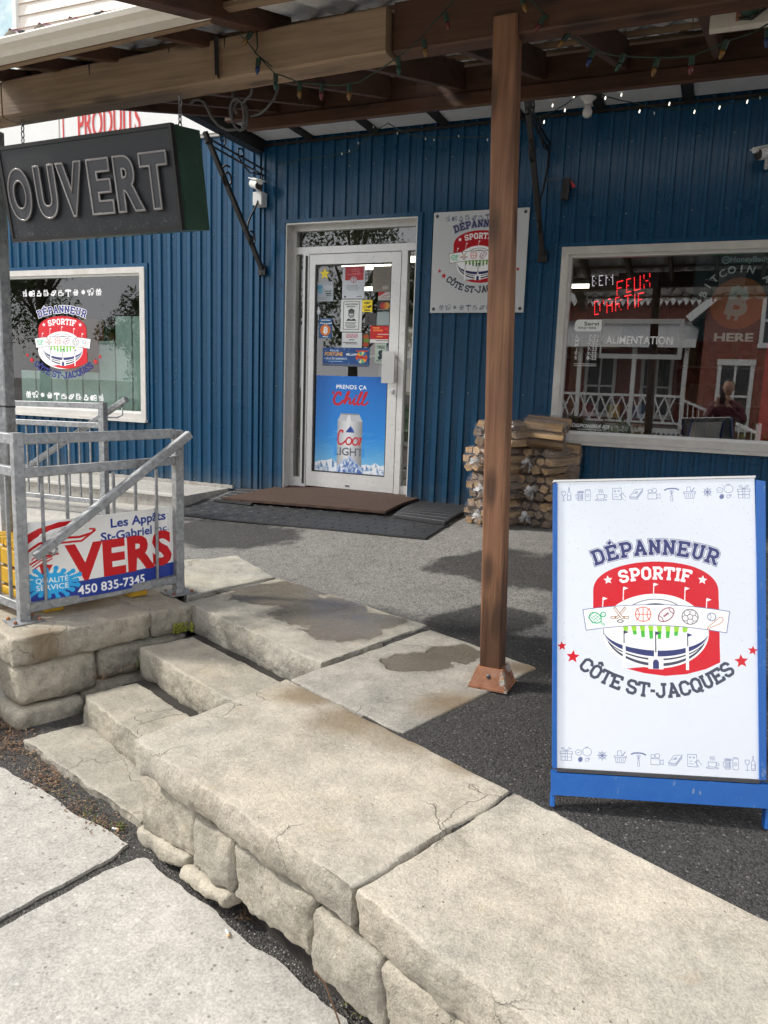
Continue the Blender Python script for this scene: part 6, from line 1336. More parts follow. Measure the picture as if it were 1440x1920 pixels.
# ------------------------------------------------------------------ mats at the door
def matpoly(px, th, name, mat, label, cat, lift=0.):
    Q = [zpx(*q) for q in px]; t_ = thing(name, label, cat, tuple(Q[0]), 'mats at the shop door'); n, m_ = 16, 8; mb = MB()
    def at(f, g, h=0.): p = Q[0].lerp(Q[1], f).lerp(Q[3].lerp(Q[2], f), g); p.z = zp(p.x, p.y)+.006+lift+h; return p
    for h in (0., th):
        for j in range(m_+1):
            for i in range(n+1): mb.v.append(at(i/n, j/m_, h))
    k = (n+1)*(m_+1); I = lambda i, j: j*(n+1)+i
    for j in range(m_):
        for i in range(n): mb.f.append((k+I(i, j), k+I(i+1, j), k+I(i+1, j+1), k+I(i, j+1)))
    for i in range(n): mb.f += [(I(i, 0), I(i+1, 0), k+I(i+1, 0), k+I(i, 0)), (I(i+1, m_), I(i, m_), k+I(i, m_), k+I(i+1, m_))]
    for j in range(m_): mb.f += [(I(0, j+1), I(0, j), k+I(0, j), k+I(0, j+1)), (I(n, j), I(n, j+1), k+I(n, j+1), k+I(n, j))]
    obj('mat', mb, mat, t_); return t_, (lambda f, g: at(f, g, th))
def ribs(at, n, w, h, mat, parent, name, along=0):
    m = MB()
    for i in range(n):
        f = (i+.5)/n
        for k in range(6):
            a, b = .02+.96*k/6, .02+.96*(k+1)/6; m.bar(at(f, a) if along == 0 else at(a, f), at(f, b) if along == 0 else at(b, f), w, h, ch=.002)
    return obj(name, m, mat, parent, kind='stuff')
tm, P = matpoly([(335, 968), (798, 1013), (845, 984), (352, 936)], .012, 'door_mat', M['rubber'], 'long black rubber mat with diamond tread before the brown mat', 'door mat')
dm = MB(); a, b, d = P(0, 0), P(1, 0), P(0, 1); rs = random.Random(2)
for i in range(30):
    for j in range(5):
        f, g = (i+.5+(.5 if j % 2 else 0))/31, (j+.5)/5
        if f > .985: continue
        p = P(f, g); e = (b-a).normalized()*(.022 if (i+j) % 2 else .010)+(d-a).normalized()*(.010 if (i+j) % 2 else .022); e = e if (i+j) % 2 else Vector((e.x, e.y, 0)); dm.bar(p-e, p+e, .010, .010, ch=.004)
obj('tread', dm, mat_plain('worn_rubber_tread', (.075, .077, .08), .42, var=.3), tm, kind='stuff')
tm, P = matpoly([(400, 945), (470, 953), (540, 917), (462, 917)], .014, 'door_mat', M['rubber'], 'black ribbed mat at the left end of the brown mat', 'door mat', .020); ribs(P, 7, .010, .008, M['darkgrey'], tm, 'ridges', 1)
tm, P = matpoly([(735, 975), (832, 990), (925, 936), (800, 936)], .014, 'door_mat', M['rubber'], 'black ribbed mat between the brown mat and the firewood', 'door mat', .016); ribs(P, 15, .009, .009, M['darkgrey'], tm, 'ridges', 1)
t = NT('brown_coir_mat'); p_ = t.pos((1, 1, 1), world=True); n1 = t.noise(p_, 70, 4, .7); n2 = t.noise(t.pos((2, 30, 1), world=True), 2, 4); sx = t.n('SeparateXYZ'); t.l(p_, sx.inputs[0]); w = t.n('TexWave'); w.bands_direction = 'Y'; w.inputs['Scale'].default_value = 14; t.l(p_, w.inputs['Vector'])
c = t.mix(t.math('ADD', t.math('MULTIPLY', n2, .6), t.math('MULTIPLY', w.outputs['Fac'], .3)), (.034, .018, .012, 1), (.10, .056, .038, 1)); M['coir'] = t.fin(t.mix(t.mr(n1, .5, .75, 0, .5), c, (.14, .095, .07, 1)), .95, t.bump(t.math('ADD', n1, w.outputs['Fac']), .8, .008))
tm, P = matpoly([(415, 946), (722, 973), (806, 940), (540, 921)], .020, 'door_mat', M['coir'], 'brown bristle door mat in front of the entrance', 'door mat', .036)

tm, P = matpoly([(338, 934), (425, 944), (530, 918), (345, 905)], .005, 'door_step', M['concrete'], 'pale concrete strip between the ledge and the door mats', 'doorstep', -.004)
# ------------------------------------------------------------------ firewood bundles
t = NT('split_log_wood'); p_ = t.pos((2, 22, 22), rnd=True); n1 = t.noise(p_, 1.6, 6, .6); oi = t.n('ObjectInfo'); c = t.ramp(n1, [(.3, (.27, .155, .075)), (.55, (.52, .34, .18)), (.75, (.68, .49, .29))]); hs = t.n('HueSaturation'); t.l(c, hs.inputs['Color']); t.l(t.mr(oi.outputs['Random'], 0, 1, .55, 1.15), hs.inputs['Value']); M['log'] = t.fin(hs.outputs[0], .85, t.bump(n1, .6, .006))
t = NT('brown_log_bark'); n1 = t.noise(t.pos((3, 20, 20), rnd=True), 2.0, 6, .65); M['bark'] = t.fin(t.ramp(n1, [(.3, (.12, .08, .055)), (.7, (.34, .24, .16))]), .9, t.bump(n1, 1., .012))
t = NT('clear_shrink_wrap'); t.t.nodes.remove(t.b); tr = t.n('BsdfTransparent'); tr.inputs[0].default_value = (.93, .93, .94, 1); gl = t.n('BsdfGlossy'); gl.inputs['Roughness'].default_value = .16; gl.inputs[0].default_value = (.95, .95, .97, 1); df = t.n('BsdfDiffuse'); df.inputs[0].default_value = (.75, .75, .76, 1)
n1 = t.noise(t.pos(rnd=True), 38, 4, .6, 1.5); bn = t.bump(n1, .9, .02); t.l(bn, gl.inputs['Normal']); m1 = t.n('MixShader'); fr_ = t.n('Fresnel'); fr_.inputs[0].default_value = 1.55; t.l(bn, fr_.inputs['Normal']); t.l(t.math('MULTIPLY', t.math('MULTIPLY', fr_.outputs[0], .9), t.math('SUBTRACT', 1., t.n('NewGeometry').outputs['Backfacing'])), m1.inputs[0]); m2 = t.n('MixShader'); t.l(t.mr(n1, .55, .8, .01, .20), m2.inputs[0]); t.l(tr.outputs[0], m2.inputs[1]); t.l(df.outputs[0], m2.inputs[2]); t.l(m2.outputs[0], m1.inputs[1]); t.l(gl.outputs[0], m1.inputs[2]); t.l(m1.outputs[0], t.out.inputs[0]); M['wrap'] = t.m
t = NT('crumpled_film_knot'); t.t.nodes.remove(t.b); tr = t.n('BsdfTransparent'); df = t.n('BsdfTranslucent'); df.inputs[0].default_value = (.9, .9, .9, 1); d2 = t.n('BsdfDiffuse'); d2.inputs[0].default_value = (.95, .95, .95, 1); gl = t.n('BsdfGlossy'); gl.inputs['Roughness'].default_value = .2; a1 = t.n('MixShader'); a1.inputs[0].default_value = .35; t.l(d2.outputs[0], a1.inputs[1]); t.l(gl.outputs[0], a1.inputs[2]); a2 = t.n('MixShader'); a2.inputs[0].default_value = .62; t.l(tr.outputs[0], a2.inputs[1]); t.l(a1.outputs[0], a2.inputs[2]); t.l(a2.outputs[0], t.out.inputs[0]); M['knot'] = t.m
def bundle(seed, label, L=.40, rx=.185, rz=.098, tuft=True):
    """logs lie along local x; the gathered film end points to -x"""
    rs = random.Random(seed); t_ = thing('firewood_bundle', label, 'firewood', (0, 0, 0), 'wrapped firewood bundles by the wall')
    for z, cnt, wd in ((-.066, 4, .32), (-.002, 5, .36), (.060, 4, .31)):
        for i in range(cnt):
            y = (i-(cnt-1)/2)*wd/cnt; s = wd/cnt*.56; h = .034*rs.uniform(.85, 1.1); k = rs.choice((3, 4, 4, 5)); a0 = rs.uniform(0, 6.28)
            sec = [(s*math.cos(a0+q*2*math.pi/k)*rs.uniform(.85, 1.1), h*math.sin(a0+q*2*math.pi/k)*rs.uniform(.9, 1.12)) for q in range(k)]; l0, l1 = -L/2+rs.uniform(-.012, .02), L/2+rs.uniform(-.02, .012); tw = rs.uniform(-.2, .2); m = MB(); zz = z+rs.uniform(-.004, .004); nseg = 4
            for g in range(nseg+1):
                f = g/nseg; x = l0+(l1-l0)*f; cs_, sn = math.cos(tw*f), math.sin(tw*f); w = 1+.06*math.sin(seed+g*2+i)
                for u, v in sec: m.v.append(Vector((x, y+(u*cs_-v*sn)*w, zz+(u*sn+v*cs_)*w)))
            for g in range(nseg):
                for q in range(k): m.f.append((g*k+q, g*k+(q+1) % k, (g+1)*k+(q+1) % k, (g+1)*k+q))
            m.f.append(tuple(range(k))[::-1]); m.f.append(tuple(nseg*k+q for q in range(k)))
            obj('log', m, M['bark'] if rs.random() < .42 else M['log'], t_)
    m = MB(); n = 30; prof = [(-L/2-.030, .10), (-L/2-.022, .45), (-L/2-.012, .80), (-L/2+.012, 1.04), (-L/4, 1.07), (0, 1.05), (L/4, 1.07), (L/2-.01, 1.04), (L/2+.008, .85), (L/2+.012, .4)]
    for g, (x, r) in enumerate(prof):
        for q in range(n):
            a = q/n*2*math.pi; w = 1+.035*mnoise.noise((math.cos(a)*2.4+seed, math.sin(a)*2.4, x*7)); pin = 1+(.10*math.cos(q*math.pi) if x < -L/2+.01 else .012*math.cos(q*math.pi)); e = .72
            ca, sa = math.cos(a), math.sin(a); m.v.append(Vector((x+.006*mnoise.noise((a*3, x*9, seed)), rx*math.copysign(abs(ca)**e, ca)*r*w*pin, rz*1.03*math.copysign(abs(sa)**e, sa)*r*w*pin)))
    for g in range(len(prof)-1):
        for q in range(n): m.f.append((g*n+q, g*n+(q+1) % n, (g+1)*n+(q+1) % n, (g+1)*n+q))
    obj('plastic_wrap', m, M['wrap'], t_, smooth=True)
    if tuft:
        m = MB()
        for i in range(30):
            a = rs.uniform(0, 6.28); sp = rs.uniform(.010, .045); l = rs.uniform(.025, .060); p0 = Vector((-L/2-.024, 0, 0)); p1 = p0+Vector((-l, sp*math.cos(a), sp*math.sin(a)-.022)); p2 = p0+Vector((-l*.7, (sp+.02)*math.cos(a+.5), (sp+.02)*math.sin(a+.5)-.03)); m.add([p0, p1, p2], [(0, 1, 2)])
        for i in range(0):
            a = i/11*6.28+rs.uniform(-.25, .25); p0 = Vector((-L/2-.028, 0, 0)); e = Vector((-L/2-.004, rx*.80*math.cos(a), rz*.86*math.sin(a))); dd = Vector((0, -math.sin(a), math.cos(a)))*.0035; m.add([p0, e-dd, e+dd], [(0, 1, 2)])
        obj('film_knot', m, M['knot'], t_)
    return t_
z0 = zp(-1.3, 5.8)
def put(b, x, y, k, rot, tilt=0.): b.location = (x, y, z0+.098+k*.197); b.rotation_euler = (0, tilt, rot)
FA = math.radians(66)         # left stack: film knots face the street
for k, (dx, dr) in enumerate(((0, 0), (.006, .05), (-.028, -.03), (.04, .12))): put(bundle(20+k, ['lowest firewood bundle of the left stack by the door', 'second firewood bundle from the ground in the left stack', 'third firewood bundle from the ground in the left stack', 'topmost firewood bundle of the left stack'][k]), -1.475+dx, 5.70, k, FA+dr)
for k, (dx, dr) in enumerate(((0, 0), (.01, .08), (-.005, -.05))): put(bundle(40+k, ['lowest firewood bundle of the right stack under the window', 'second firewood bundle from the ground in the right stack', 'third firewood bundle from the ground in the right stack'][k]), -1.195+dx, 5.86, k, FA+.22+dr)
b4 = bundle(51, 'topmost firewood bundle of the right stack, lying lengthwise', .31, .15, .11, False); b4.location = (-1.185, 5.80, z0+.098+3*.197+.018); b4.rotation_euler = (.18, .06, .05)
b5 = bundle(52, 'brown firewood bundle pressed against the wall behind the right stack', .34, .14, .10, False); b5.location = (-1.13, 6.05, z0+.45); b5.rotation_euler = (1.3, .1, .1)
b6 = bundle(53, 'firewood bundle half hidden behind the post between the two stacks', .40, .14, .16, False); b6.location = (-1.30, 6.0, z0+.56); b6.rotation_euler = (0, .0, .2)
b7 = bundle(54, 'firewood bundle on the ground behind the post between the two stacks', .40, .14, .16, False); b7.location = (-1.29, 6.0, z0+.18); b7.rotation_euler = (0, .0, .2)

# ------------------------------------------------------------------ papers and posters on the door glass
YP = YF-.006
def paper(kind, x0, y0, x1, y1, label, cat='poster', name='door_poster', img=None, Y=None, shape=None):
    Y = Y or YP; xm, ym = (x0+x1)/2, (y0+y1)/2; a, b = py(x0, ym, Y).x, py(x1, ym, Y).x; c, d = py(xm, y1, Y).z, py(xm, y0, Y).z
    im = img or img_paper(kind); o = obj(name, MB().quad((a, Y, c), (b, Y, c), (b, Y, d), (a, Y, d), uv=True).quad((a, Y+.0008, c), (a, Y+.0008, d), (b, Y+.0008, d), (b, Y+.0008, c), uv=False), [mat_print('print_'+kind, im, .35)], label=label, cat=cat, group='posters and stickers on the door', loc=(a, Y, c))
    return o
paper('chill', 591.5, 705.5, 728, 893, 'large blue beer poster with a can and mountains on the lower door', img=img_chill(), Y=YP-.001)
paper('permit', 642, 499, 684, 560, 'white licence sheet with a red head at the top of the door')
paper('receipt', 699, 499, 733, 547, 'grey-brown printed sheet in the upper right corner of the door')
paper('notice', 639, 561.5, 678.5, 622, 'framed notice with a masked face in the middle of the door')
paper('rules', 641, 623.5, 678.5, 652, 'small white sheet with three red ban circles')
paper('fortune', 605, 652, 692.5, 687, 'blue lottery banner with a prize wheel')
paper('redad', 694, 611, 732, 643, 'red lottery ticket poster beside the handle')
paper('tirez', 703, 644, 724, 681, 'small pale sticker reading TIREZ above the handle', 'sticker', 'door_sticker')
paper('bitcoin', 598, 597, 622, 634, 'small blue sticker with an orange coin', 'sticker', 'door_sticker')
paper('yellow', 679, 562.5, 698, 585, 'bright yellow sticker near the masked notice', 'sticker', 'door_sticker')
paper('cards', 707, 564, 733, 582.5, 'payment card sticker with two overlapping discs', 'sticker', 'door_sticker')
paper('arrow', 590, 570, 604, 592, 'black and white pointing hand sticker', 'sticker', 'door_sticker')
paper('chef', 591, 528, 625, 565, 'pale blue cartoon cook hat sticker', 'sticker', 'door_sticker')
paper('redtag', 709, 547.5, 733, 563, 'white sticker with a red corner under the brown sheet', 'sticker', 'door_sticker')
paper('grey', 684.5, 587, 705, 610, 'dark grey square sticker with a black ring', 'sticker', 'door_sticker')
paper('blank', 706.5, 584.5, 732, 610, 'plain pale green sheet by the door edge', 'sticker', 'door_sticker')
paper('fruit', 679.5, 625, 693, 650.5, 'narrow sticker of coloured fruit', 'sticker', 'door_sticker')
c0 = py(609, 513.5, YP); m = MB(); r = .052
m.prism([(c0.x+(r if i % 2 == 0 else r*.47)*math.sin(i*math.pi/5), YP, c0.z+(r if i % 2 == 0 else r*.47)*math.cos(i*math.pi/5)) for i in range(10)], (0, .001, 0))
obj('door_sticker', m, mat_plain('yellow_star_vinyl', (.95, .75, .04), .4), label='yellow star sticker in the upper left of the door', cat='sticker', group='posters and stickers on the door', loc=tuple(c0))

# decals and signs in the windows
def decal(img, x0, y0, x1, y1, name, label, cat, Y=WY+.009, rough=.4, alpha=True):
    xm, ym = (x0+x1)/2, (y0+y1)/2; a, b = py(x0, ym, Y).x, py(x1, ym, Y).x; c, d = py(xm, y1, Y).z, py(xm, y0, Y).z
    return obj(name, MB().quad((a, Y, c), (b, Y, c), (b, Y, d), (a, Y, d), uv=True), mat_print(name+'_vinyl', img, rough, alpha), label=label, cat=cat, loc=(a, Y, c))
decal(img_decal(), 44, 537, 194, 752, 'window_decal', 'store emblem printed on the left window glass', 'window decal')
decal(img_hours(), 1074, 598, 1131, 690, 'hours_decal', 'opening hours in white vinyl on the right window', 'window decal')
decal(img_alim(), 1126, 598, 1281, 673, 'alimentation_decal', 'white framed vinyl lettering reading ALIMENTATION', 'window decal')
decal(img_dispo(), 1070, 794, 1144, 809, 'availability_decal', 'small white vinyl lettering DISPONIBLE ICI at the window corner', 'window decal')
Yh = WY+.035; a = py(1295, 600, Yh).x; d = py(1350, 471, Yh).z; 
hp = thing('coin_poster', 'dark poster with a large orange coin inside the right window', 'poster', (a, Yh, 1.3))
zc_ = py(1350, 640, Yh).z; m = MB().quad((a, Yh, zc_), (a+.61, Yh, zc_), (a+.61, Yh, d), (a, Yh, d), uv=True); vv = (d-zc_)/(.61*900/470); m.uv[0] = ((0, 1-vv), (1, 1-vv), (1, 1), (0, 1))
obj('print', m, mat_print('coin_poster_face', img_honey(), .5), hp); obj('backing', MB().box((a, Yh+.002, zc_), (a+.61, Yh+.006, d)), M['darkgrey'], hp)
rp_ = py(1425, 760, WY+.15).x; obj('red_panel', MB().box((rp_, WY+.13, 1.25), (rp_+.5, WY+.15, 2.0)), M['red'], label='upright red panel at the right edge of the right window', cat='panel', kind='thing', loc=(rp_, WY+.13, 1.25))
# LED message sign
YL = WY+.17; a, b = py(1104, 545, YL).x, py(1232, 545, YL).x; c, d = py(1170, 598, YL).z, py(1170, 506, YL).z
led = thing('led_sign', 'dark message board with glowing red dotted letters in the right window', 'sign', (a, YL, c))
obj('case', MB().box((a, YL, c), (b, YL+.04, d)), M['black'], led)
M['ledred'] = mat_emit('lit_red_dot', (1, .02, .03), 4.5); M['ledwhite'] = mat_emit('lit_white_dot', (.85, .75, .85), 1.3)
D5 = {'B': ('110', '101', '110', '101', '110'), 'E': ('111', '100', '110', '100', '111'), 'M': ('10001', '11011', '10101', '10001', '10001'), 'F': ('1111', '1000', '1110', '1000', '1000'), 'U': ('1001', '1001', '1001', '1001', '1111'), 'X': ('1001', '1001', '0110', '1001', '1001'), 'D': ('1110', '1001', '1001', '1001', '1110'), 'A': ('0110', '1001', '1111', '1001', '1001'), 'R': ('1110', '1001', '1110', '1010', '1001'), 'T': ('11111', '00100', '00100', '00100', '00100'), 'I': ('1', '1', '1', '1', '1'), "'": ('1', '1', '0', '0', '0')}
def leds(txt, x0, y0, x1, y1, h, mat, name, sub=2):
    n = sum(len(D5[c_][0])+1 for c_ in txt)-1; m = MB(); i = 0; n2 = n*sub
    for c_ in txt:
        g = D5[c_]; w = len(g[0])
        for r_ in range(5*sub-1):
            for q in range(w*sub-1):
                rr, qq = r_/sub, q/sub; on = lambda y, x: 0 <= y < 5 and 0 <= x < w and g[int(y)][int(x)] == '1'
                ok = on(rr, qq) if (r_ % sub == 0 and q % sub == 0) else (on(rr, math.floor(qq)) and on(rr, math.ceil(qq))) if r_ % sub == 0 else (on(math.floor(rr), qq) and on(math.ceil(rr), qq)) if q % sub == 0 else False
                if ok:
                    f = (i+qq)/n; X = x0+(x1-x0)*f; Yy = y0+(y1-y0)*f+h*(rr/4); p = py(X, Yy, YL-.004); s_ = .0030; m.lathe([(s_, 0), (s_*.7, .003)], p, (0, -1, 0), 6)
        i += w+1
    obj(name, m, mat, led)
leds('BEM', 1111, 518, 1152, 515, 18, M['ledwhite'], 'white_dots'); leds('FEUX', 1157, 529, 1222, 512, 24, M['ledred'], 'red_dots'); leds("D'ARTIF", 1115, 566, 1210, 548, 24, M['ledred'], 'red_dots')
ip = thing('window_post', 'dark upright shelf post inside the right window', 'post', (py(1235, 700, WY+.3).x, WY+.3, za)); x = py(1235, 700, WY+.3).x
obj('upright', MB().box((x-.028, WY+.28, za), (x+.028, WY+.33, 2.62)), M['black'], ip); obj('clip', MB().box((x-.034, WY+.27, 1.5), (x+.034, WY+.279, 1.72)), M['darkgrey'], ip)
gd = thing('flyer_stack', 'hanging bags of coloured packets low inside the right window', 'packet rack', (-.95, WY+.45, za))
obj('rack', MB().box((-1.1, WY+.50, za), (-.35, WY+.52, 1.95)), M['darkgrey'], gd)
for i in range(9): obj('packet', MB().bar((-1.02+(i % 3)*.2, WY+.46, 1.50-(i//3)*.15), (-1.02+(i % 3)*.2+.01, WY+.45, 1.39-(i//3)*.15), .10, .03, up=(0, 1, 0), ch=.01), pm[i % 7], gd)
# ------------------------------------------------------------------ litter, weeds, gravel
rs = random.Random(9)
def scatter(name, mat, n, fn, size, label=None):
    m = MB()
    for i in range(n):
        p = fn(); s = rs.uniform(*size); a = rs.uniform(0, 6.28); k = 5; base = [(p.x+s*math.cos(a+j*6.283/k)*rs.uniform(.7, 1.1), p.y+s*math.sin(a+j*6.283/k)*rs.uniform(.7, 1.1), p.z-.001) for j in range(k)]
        m.add(base+[(p.x+rs.uniform(-.3, .3)*s, p.y+rs.uniform(-.3, .3)*s, p.z+s*rs.uniform(.5, .9))], [(j, (j+1) % k, k) for j in range(k)])
    return obj(name, m, mat, kind='stuff')
t = NT('loose_gravel_stone'); gi = t.n('NewGeometry'); M['pebble'] = t.fin(t.ramp(gi.outputs['Random Per Island'], [(0, (.035, .034, .033)), (.6, (.09, .085, .08)), (.85, (.20, .19, .175)), (1, (.42, .40, .37))]), .9)
foot = [(0, 1380), (150, 1500), (262, 1580), (345, 1640), (432, 1705), (500, 1755), (580, 1808), (660, 1875), (730, 1935)]
def footpt():
    i = rs.randrange(len(foot)-1); f = rs.random(); x = foot[i][0]+(foot[i+1][0]-foot[i][0])*f; y = foot[i][1]+(foot[i+1][1]-foot[i][1])*f
    return pz(x+rs.uniform(-55, 25), y+rs.uniform(0, 45), .010)
scatter('gravel', M['pebble'], 4200, footpt, (.0015, .0055))
def porchpt():
    x, y = rs.uniform(-1.1, 2.2), rs.uniform(.9, 4.2)
    while not inpoly(x, y, PORCH): x, y = rs.uniform(-1.1, 2.2), rs.uniform(.9, 4.2)
    return Vector((x, y, zp(x, y)+.001))
scatter('gravel_on_porch', M['pebble'], 2600, porchpt, (.001, .0035))
t = NT('dry_leaf_litter'); gi = t.n('NewGeometry'); M['litter'] = t.fin(t.ramp(gi.outputs['Random Per Island'], [(0, (.05, .03, .02)), (.4, (.14, .075, .045)), (.75, (.24, .14, .08)), (1, (.34, .24, .13))]), .9)
def litter(n, fn, L=(.01, .035), w=.002):
    m = MB()
    for i in range(n):
        p = fn(); a = rs.uniform(0, 6.28); l = rs.uniform(*L); d = Vector((math.cos(a), math.sin(a), rs.uniform(-.1, .5)))*l; s = Vector((-d.y, d.x, 0)).normalized()*w*rs.uniform(.5, 2.2); h = Vector((0, 0, rs.uniform(.0, .008)))
        m.add([p+h, p+d*.5+s+h, p+d+h, p+d*.5-s+h], [(0, 1, 2, 3)])
    return m
def boxpt(P, z, sp=(0, 0)):
    def f():
        i = rs.randrange(len(P)); x, y, a, b = P[i]; return pz(x+rs.gauss(0, a), y+rs.gauss(0, b), z+rs.uniform(0, .006))
    return f
lm = litter(700, boxpt([(8, 1362, 22, 22), (20, 1395, 25, 16), (90, 1460, 25, 18)], .012)); l2 = litter(420, boxpt([(150, 1515, 28, 16), (195, 1555, 22, 14), (60, 1415, 26, 14)], .012), (.006, .02))
l3 = litter(180, boxpt([(330, 1165, 12, 6), (305, 1178, 14, 5), (350, 1158, 10, 4)], .315), (.008, .025)); l4 = litter(150, boxpt([(215, 1262, 18, 6), (250, 1248, 10, 5), (190, 1272, 10, 4)], .185), (.006, .022)); l5 = litter(50, boxpt([(462, 1722, 12, 10), (470, 1705, 8, 6)], .013), (.008, .03))
for m in (l2, l3, l4, l5):
    k = len(lm.v); lm.v += m.v; lm.f += [tuple(i+k for i in f) for f in m.f]
obj('leaf_litter', lm, M['litter'], kind='stuff')
t = NT('small_weed_green'); gi = t.n('NewGeometry'); M['weed'] = t.fin(t.ramp(gi.outputs['Random Per Island'], [(0, (.05, .075, .018)), (.5, (.11, .14, .03)), (.8, (.19, .19, .055)), (1, (.22, .15, .06))]), .8)
def blades(n, fn, L, lean=.5, w=.0018):
    m = MB()
    for i in range(n):
        p = fn(); a = rs.uniform(0, 6.28); l = rs.uniform(*L); d = Vector((math.cos(a)*lean, math.sin(a)*lean, 1)).normalized(); s = Vector((-math.sin(a), math.cos(a), 0))*w; q = p+d*l*.6; r_ = p+d*l+Vector((math.cos(a), math.sin(a), -.3))*l*.25
        m.add([p-s, p+s, q+s*.7, q-s*.7, r_], [(0, 1, 2, 3), (3, 2, 4)])
    return m
bm2 = blades(190, boxpt([(115, 1480, 22, 12), (165, 1525, 20, 10), (185, 1545, 12, 8), (228, 1552, 6, 4), (150, 1334, 5, 3), (152, 1330, 6, 3)], .012), (.006, .022), .9, .0026)
for m in (blades(26, boxpt([(258, 1247, 10, 4)], .19), (.03, .12), 1.4, .001), blades(14, boxpt([(650, 1890, 5, 6), (677, 1902, 4, 5)], .012), (.02, .05), .5, .003), blades(60, boxpt([(330, 1166, 6, 2), (362, 1164, 6, 2)], .325), (.004, .012), .8, .003)):
    k = len(bm2.v); bm2.v += m.v; bm2.f += [tuple(i+k for i in f) for f in m.f]
obj('weeds', bm2, M['weed'], kind='stuff')
# moss in the inner corner
ms = MB(); c0 = pz(333, 1152, .33); c1 = pz(352, 1150, .33)
moss = mat_plain('yellow_green_moss', (.20, .21, .035), .95, var=.35, bump=.6, nscale=80)
for c, e, o_ in ((Vector((P0.x, P0.y, 0))+RU*(sl_-.02)-RN*.006, RU*-1, RN*-1), (bq[0]+UD*.01-VD*.012, UD, VD*-1)):
    for i in range(46):
        p = Vector((c.x, c.y, 0))+e*rs.uniform(0, .075); p.z = .298+rs.random()**1.5*.045; ms.lathe([(.002, -.008), (.009, 0), (.007, .006), (.001, .010)], p+o_*rs.uniform(0, .004), o_+Vector((0, 0, .3)), 6)
obj('moss', ms, moss, kind='stuff')
for i, (x, y, a, lab) in enumerate(((427, 1752, -.3, 'cigarette end on the sidewalk below the coping'), (437, 1556, .5, None), (217, 1556, .5, 'cigarette end in the weeds at the foot of the steps'))):
    if lab is None: continue
    p = pz(x, y, .012 if i else .024); d = Vector((math.cos(a-.4), math.sin(a-.4), 0))*.014
    cg = thing('cigarette_end', lab, 'litter', tuple(p), 'cigarette ends'); obj('paper', MB().tube([p-d+Vector((0, 0, .004)), p+d*.4+Vector((0, 0, .004))], .0042, 8), M['plasticwhite'], cg); obj('filter', MB().tube([p+d*.41+Vector((0, 0, .004)), p+d+Vector((0, 0, .004))], .0042, 8), mat_plain('filter_tan', (.55, .36, .16), .8), cg)
tw = [pz(668, 1775, .30), pz(684, 1800, .22), pz(700, 1850, .12), pz(712, 1885, .06), pz(716, 1935, .0)]
tg = thing('dry_twig', 'thin dry twig leaning on the wall stones', 'twig', tuple(tw[-1])); obj('stem', MB().tube([p-VD*.12 for p in tw], .0022, 5), M['litter'], tg); obj('side_shoot', MB().tube([tw[2]-VD*.12, tw[2]-VD*.12+Vector((.012, 0, -.03))], .0018, 5).tube([tw[3]-VD*.12, tw[3]-VD*.12+Vector((.03, 0, .012))], .0018, 5), M['litter'], tg)

# ------------------------------------------------------------------ across the street, seen in the glass
lawn = MB().prism([(-40, -9.0, -.09), (40, -9.0, -.09), (40, -60, -.09), (-40, -60, -.09)], (0, 0, -.04)); M['lawn'] = mat_plain('mown_lawn', (.045, .075, .022), .9, var=.35, bump=.4, nscale=60)
obj('lawn', lawn, M['lawn'], kind='structure'); obj('far_sidewalk', MB().box((-40, -9.0, -.13), (40, -7.4, -.02)), M['concrete'], kind='structure')
t = NT('red_brick'); bk = t.n('TexBrick'); bk.inputs['Scale'].default_value = 4.6; bk.inputs['Color1'].default_value = (.22, .058, .04, 1); bk.inputs['Color2'].default_value = (.31, .09, .06, 1); bk.inputs['Mortar'].default_value = (.27, .21, .18, 1); bk.inputs['Mortar Size'].default_value = .014
mpp = t.n('Mapping'); mpp.inputs['Rotation'].default_value = (math.pi/2, 0, 0); t.l(t.n('NewGeometry').outputs['Position'], mpp.inputs[0]); t.l(mpp.outputs[0], bk.inputs['Vector']); M['brick'] = t.fin(bk.outputs['Color'], .9)
M['tinroof'] = mat_plain('grey_tin_roof', (.34, .35, .36), .45, .1, var=.12)
hs_ = thing('brick_house', 'red brick house with white veranda across the street reflected in the window', 'house', (1, -12, 0))
hx0, hx1, hy = -.62, 3.1, -10.6
obj('wall', MB().box((-7.6, -18, -.1), (6.5, -13.2, 4.55)), M['brick'], hs_, label='long main wall behind the veranda'); obj('wall', MB().box((hx0, -13.19, -.1), (hx1, hy, 3.95)), M['brick'], hs_, label='gabled front wing')
xm = (hx0+hx1)/2; obj('gable', MB().prism([(hx0, hy, 3.951), (hx1, hy, 3.951), (xm, hy, 5.65)], (0, -2.5, 0)), M['brick'], hs_)
for q in (-1, 1): obj('roof', MB().prism([(xm, hy+.35, 5.72), (xm+q*2.25, hy+.35, 3.66), (xm+q*2.25, hy+.35, 3.78), (xm, hy+.35, 5.86)], (0, -3.4, 0)), M['tinroof'], hs_)
obj('roof', MB().hexa([(-8.0, -18.4, 4.56), (6.9, -18.4, 4.56), (6.9, -12.75, 4.56), (-8.0, -12.75, 4.56), (-5, -16.2, 6.6), (4, -16.2, 6.6), (4, -15.2, 6.6), (-5, -15.2, 6.6)]), M['tinroof'], hs_)
bt_ = MB()
for q in (-1, 1): bt_.bar((xm, hy+.38, 5.70), (xm+q*2.28, hy+.38, 3.62), .05, .20)
obj('bargeboard', bt_.bar((xm-.75, hy+.37, 4.86), (xm+.75, hy+.37, 4.86), .05, .10).bar((xm, hy+.372, 4.9), (xm, hy+.372, 5.6), .05, .10, up=(0, 1, 0)), M['white'], hs_)
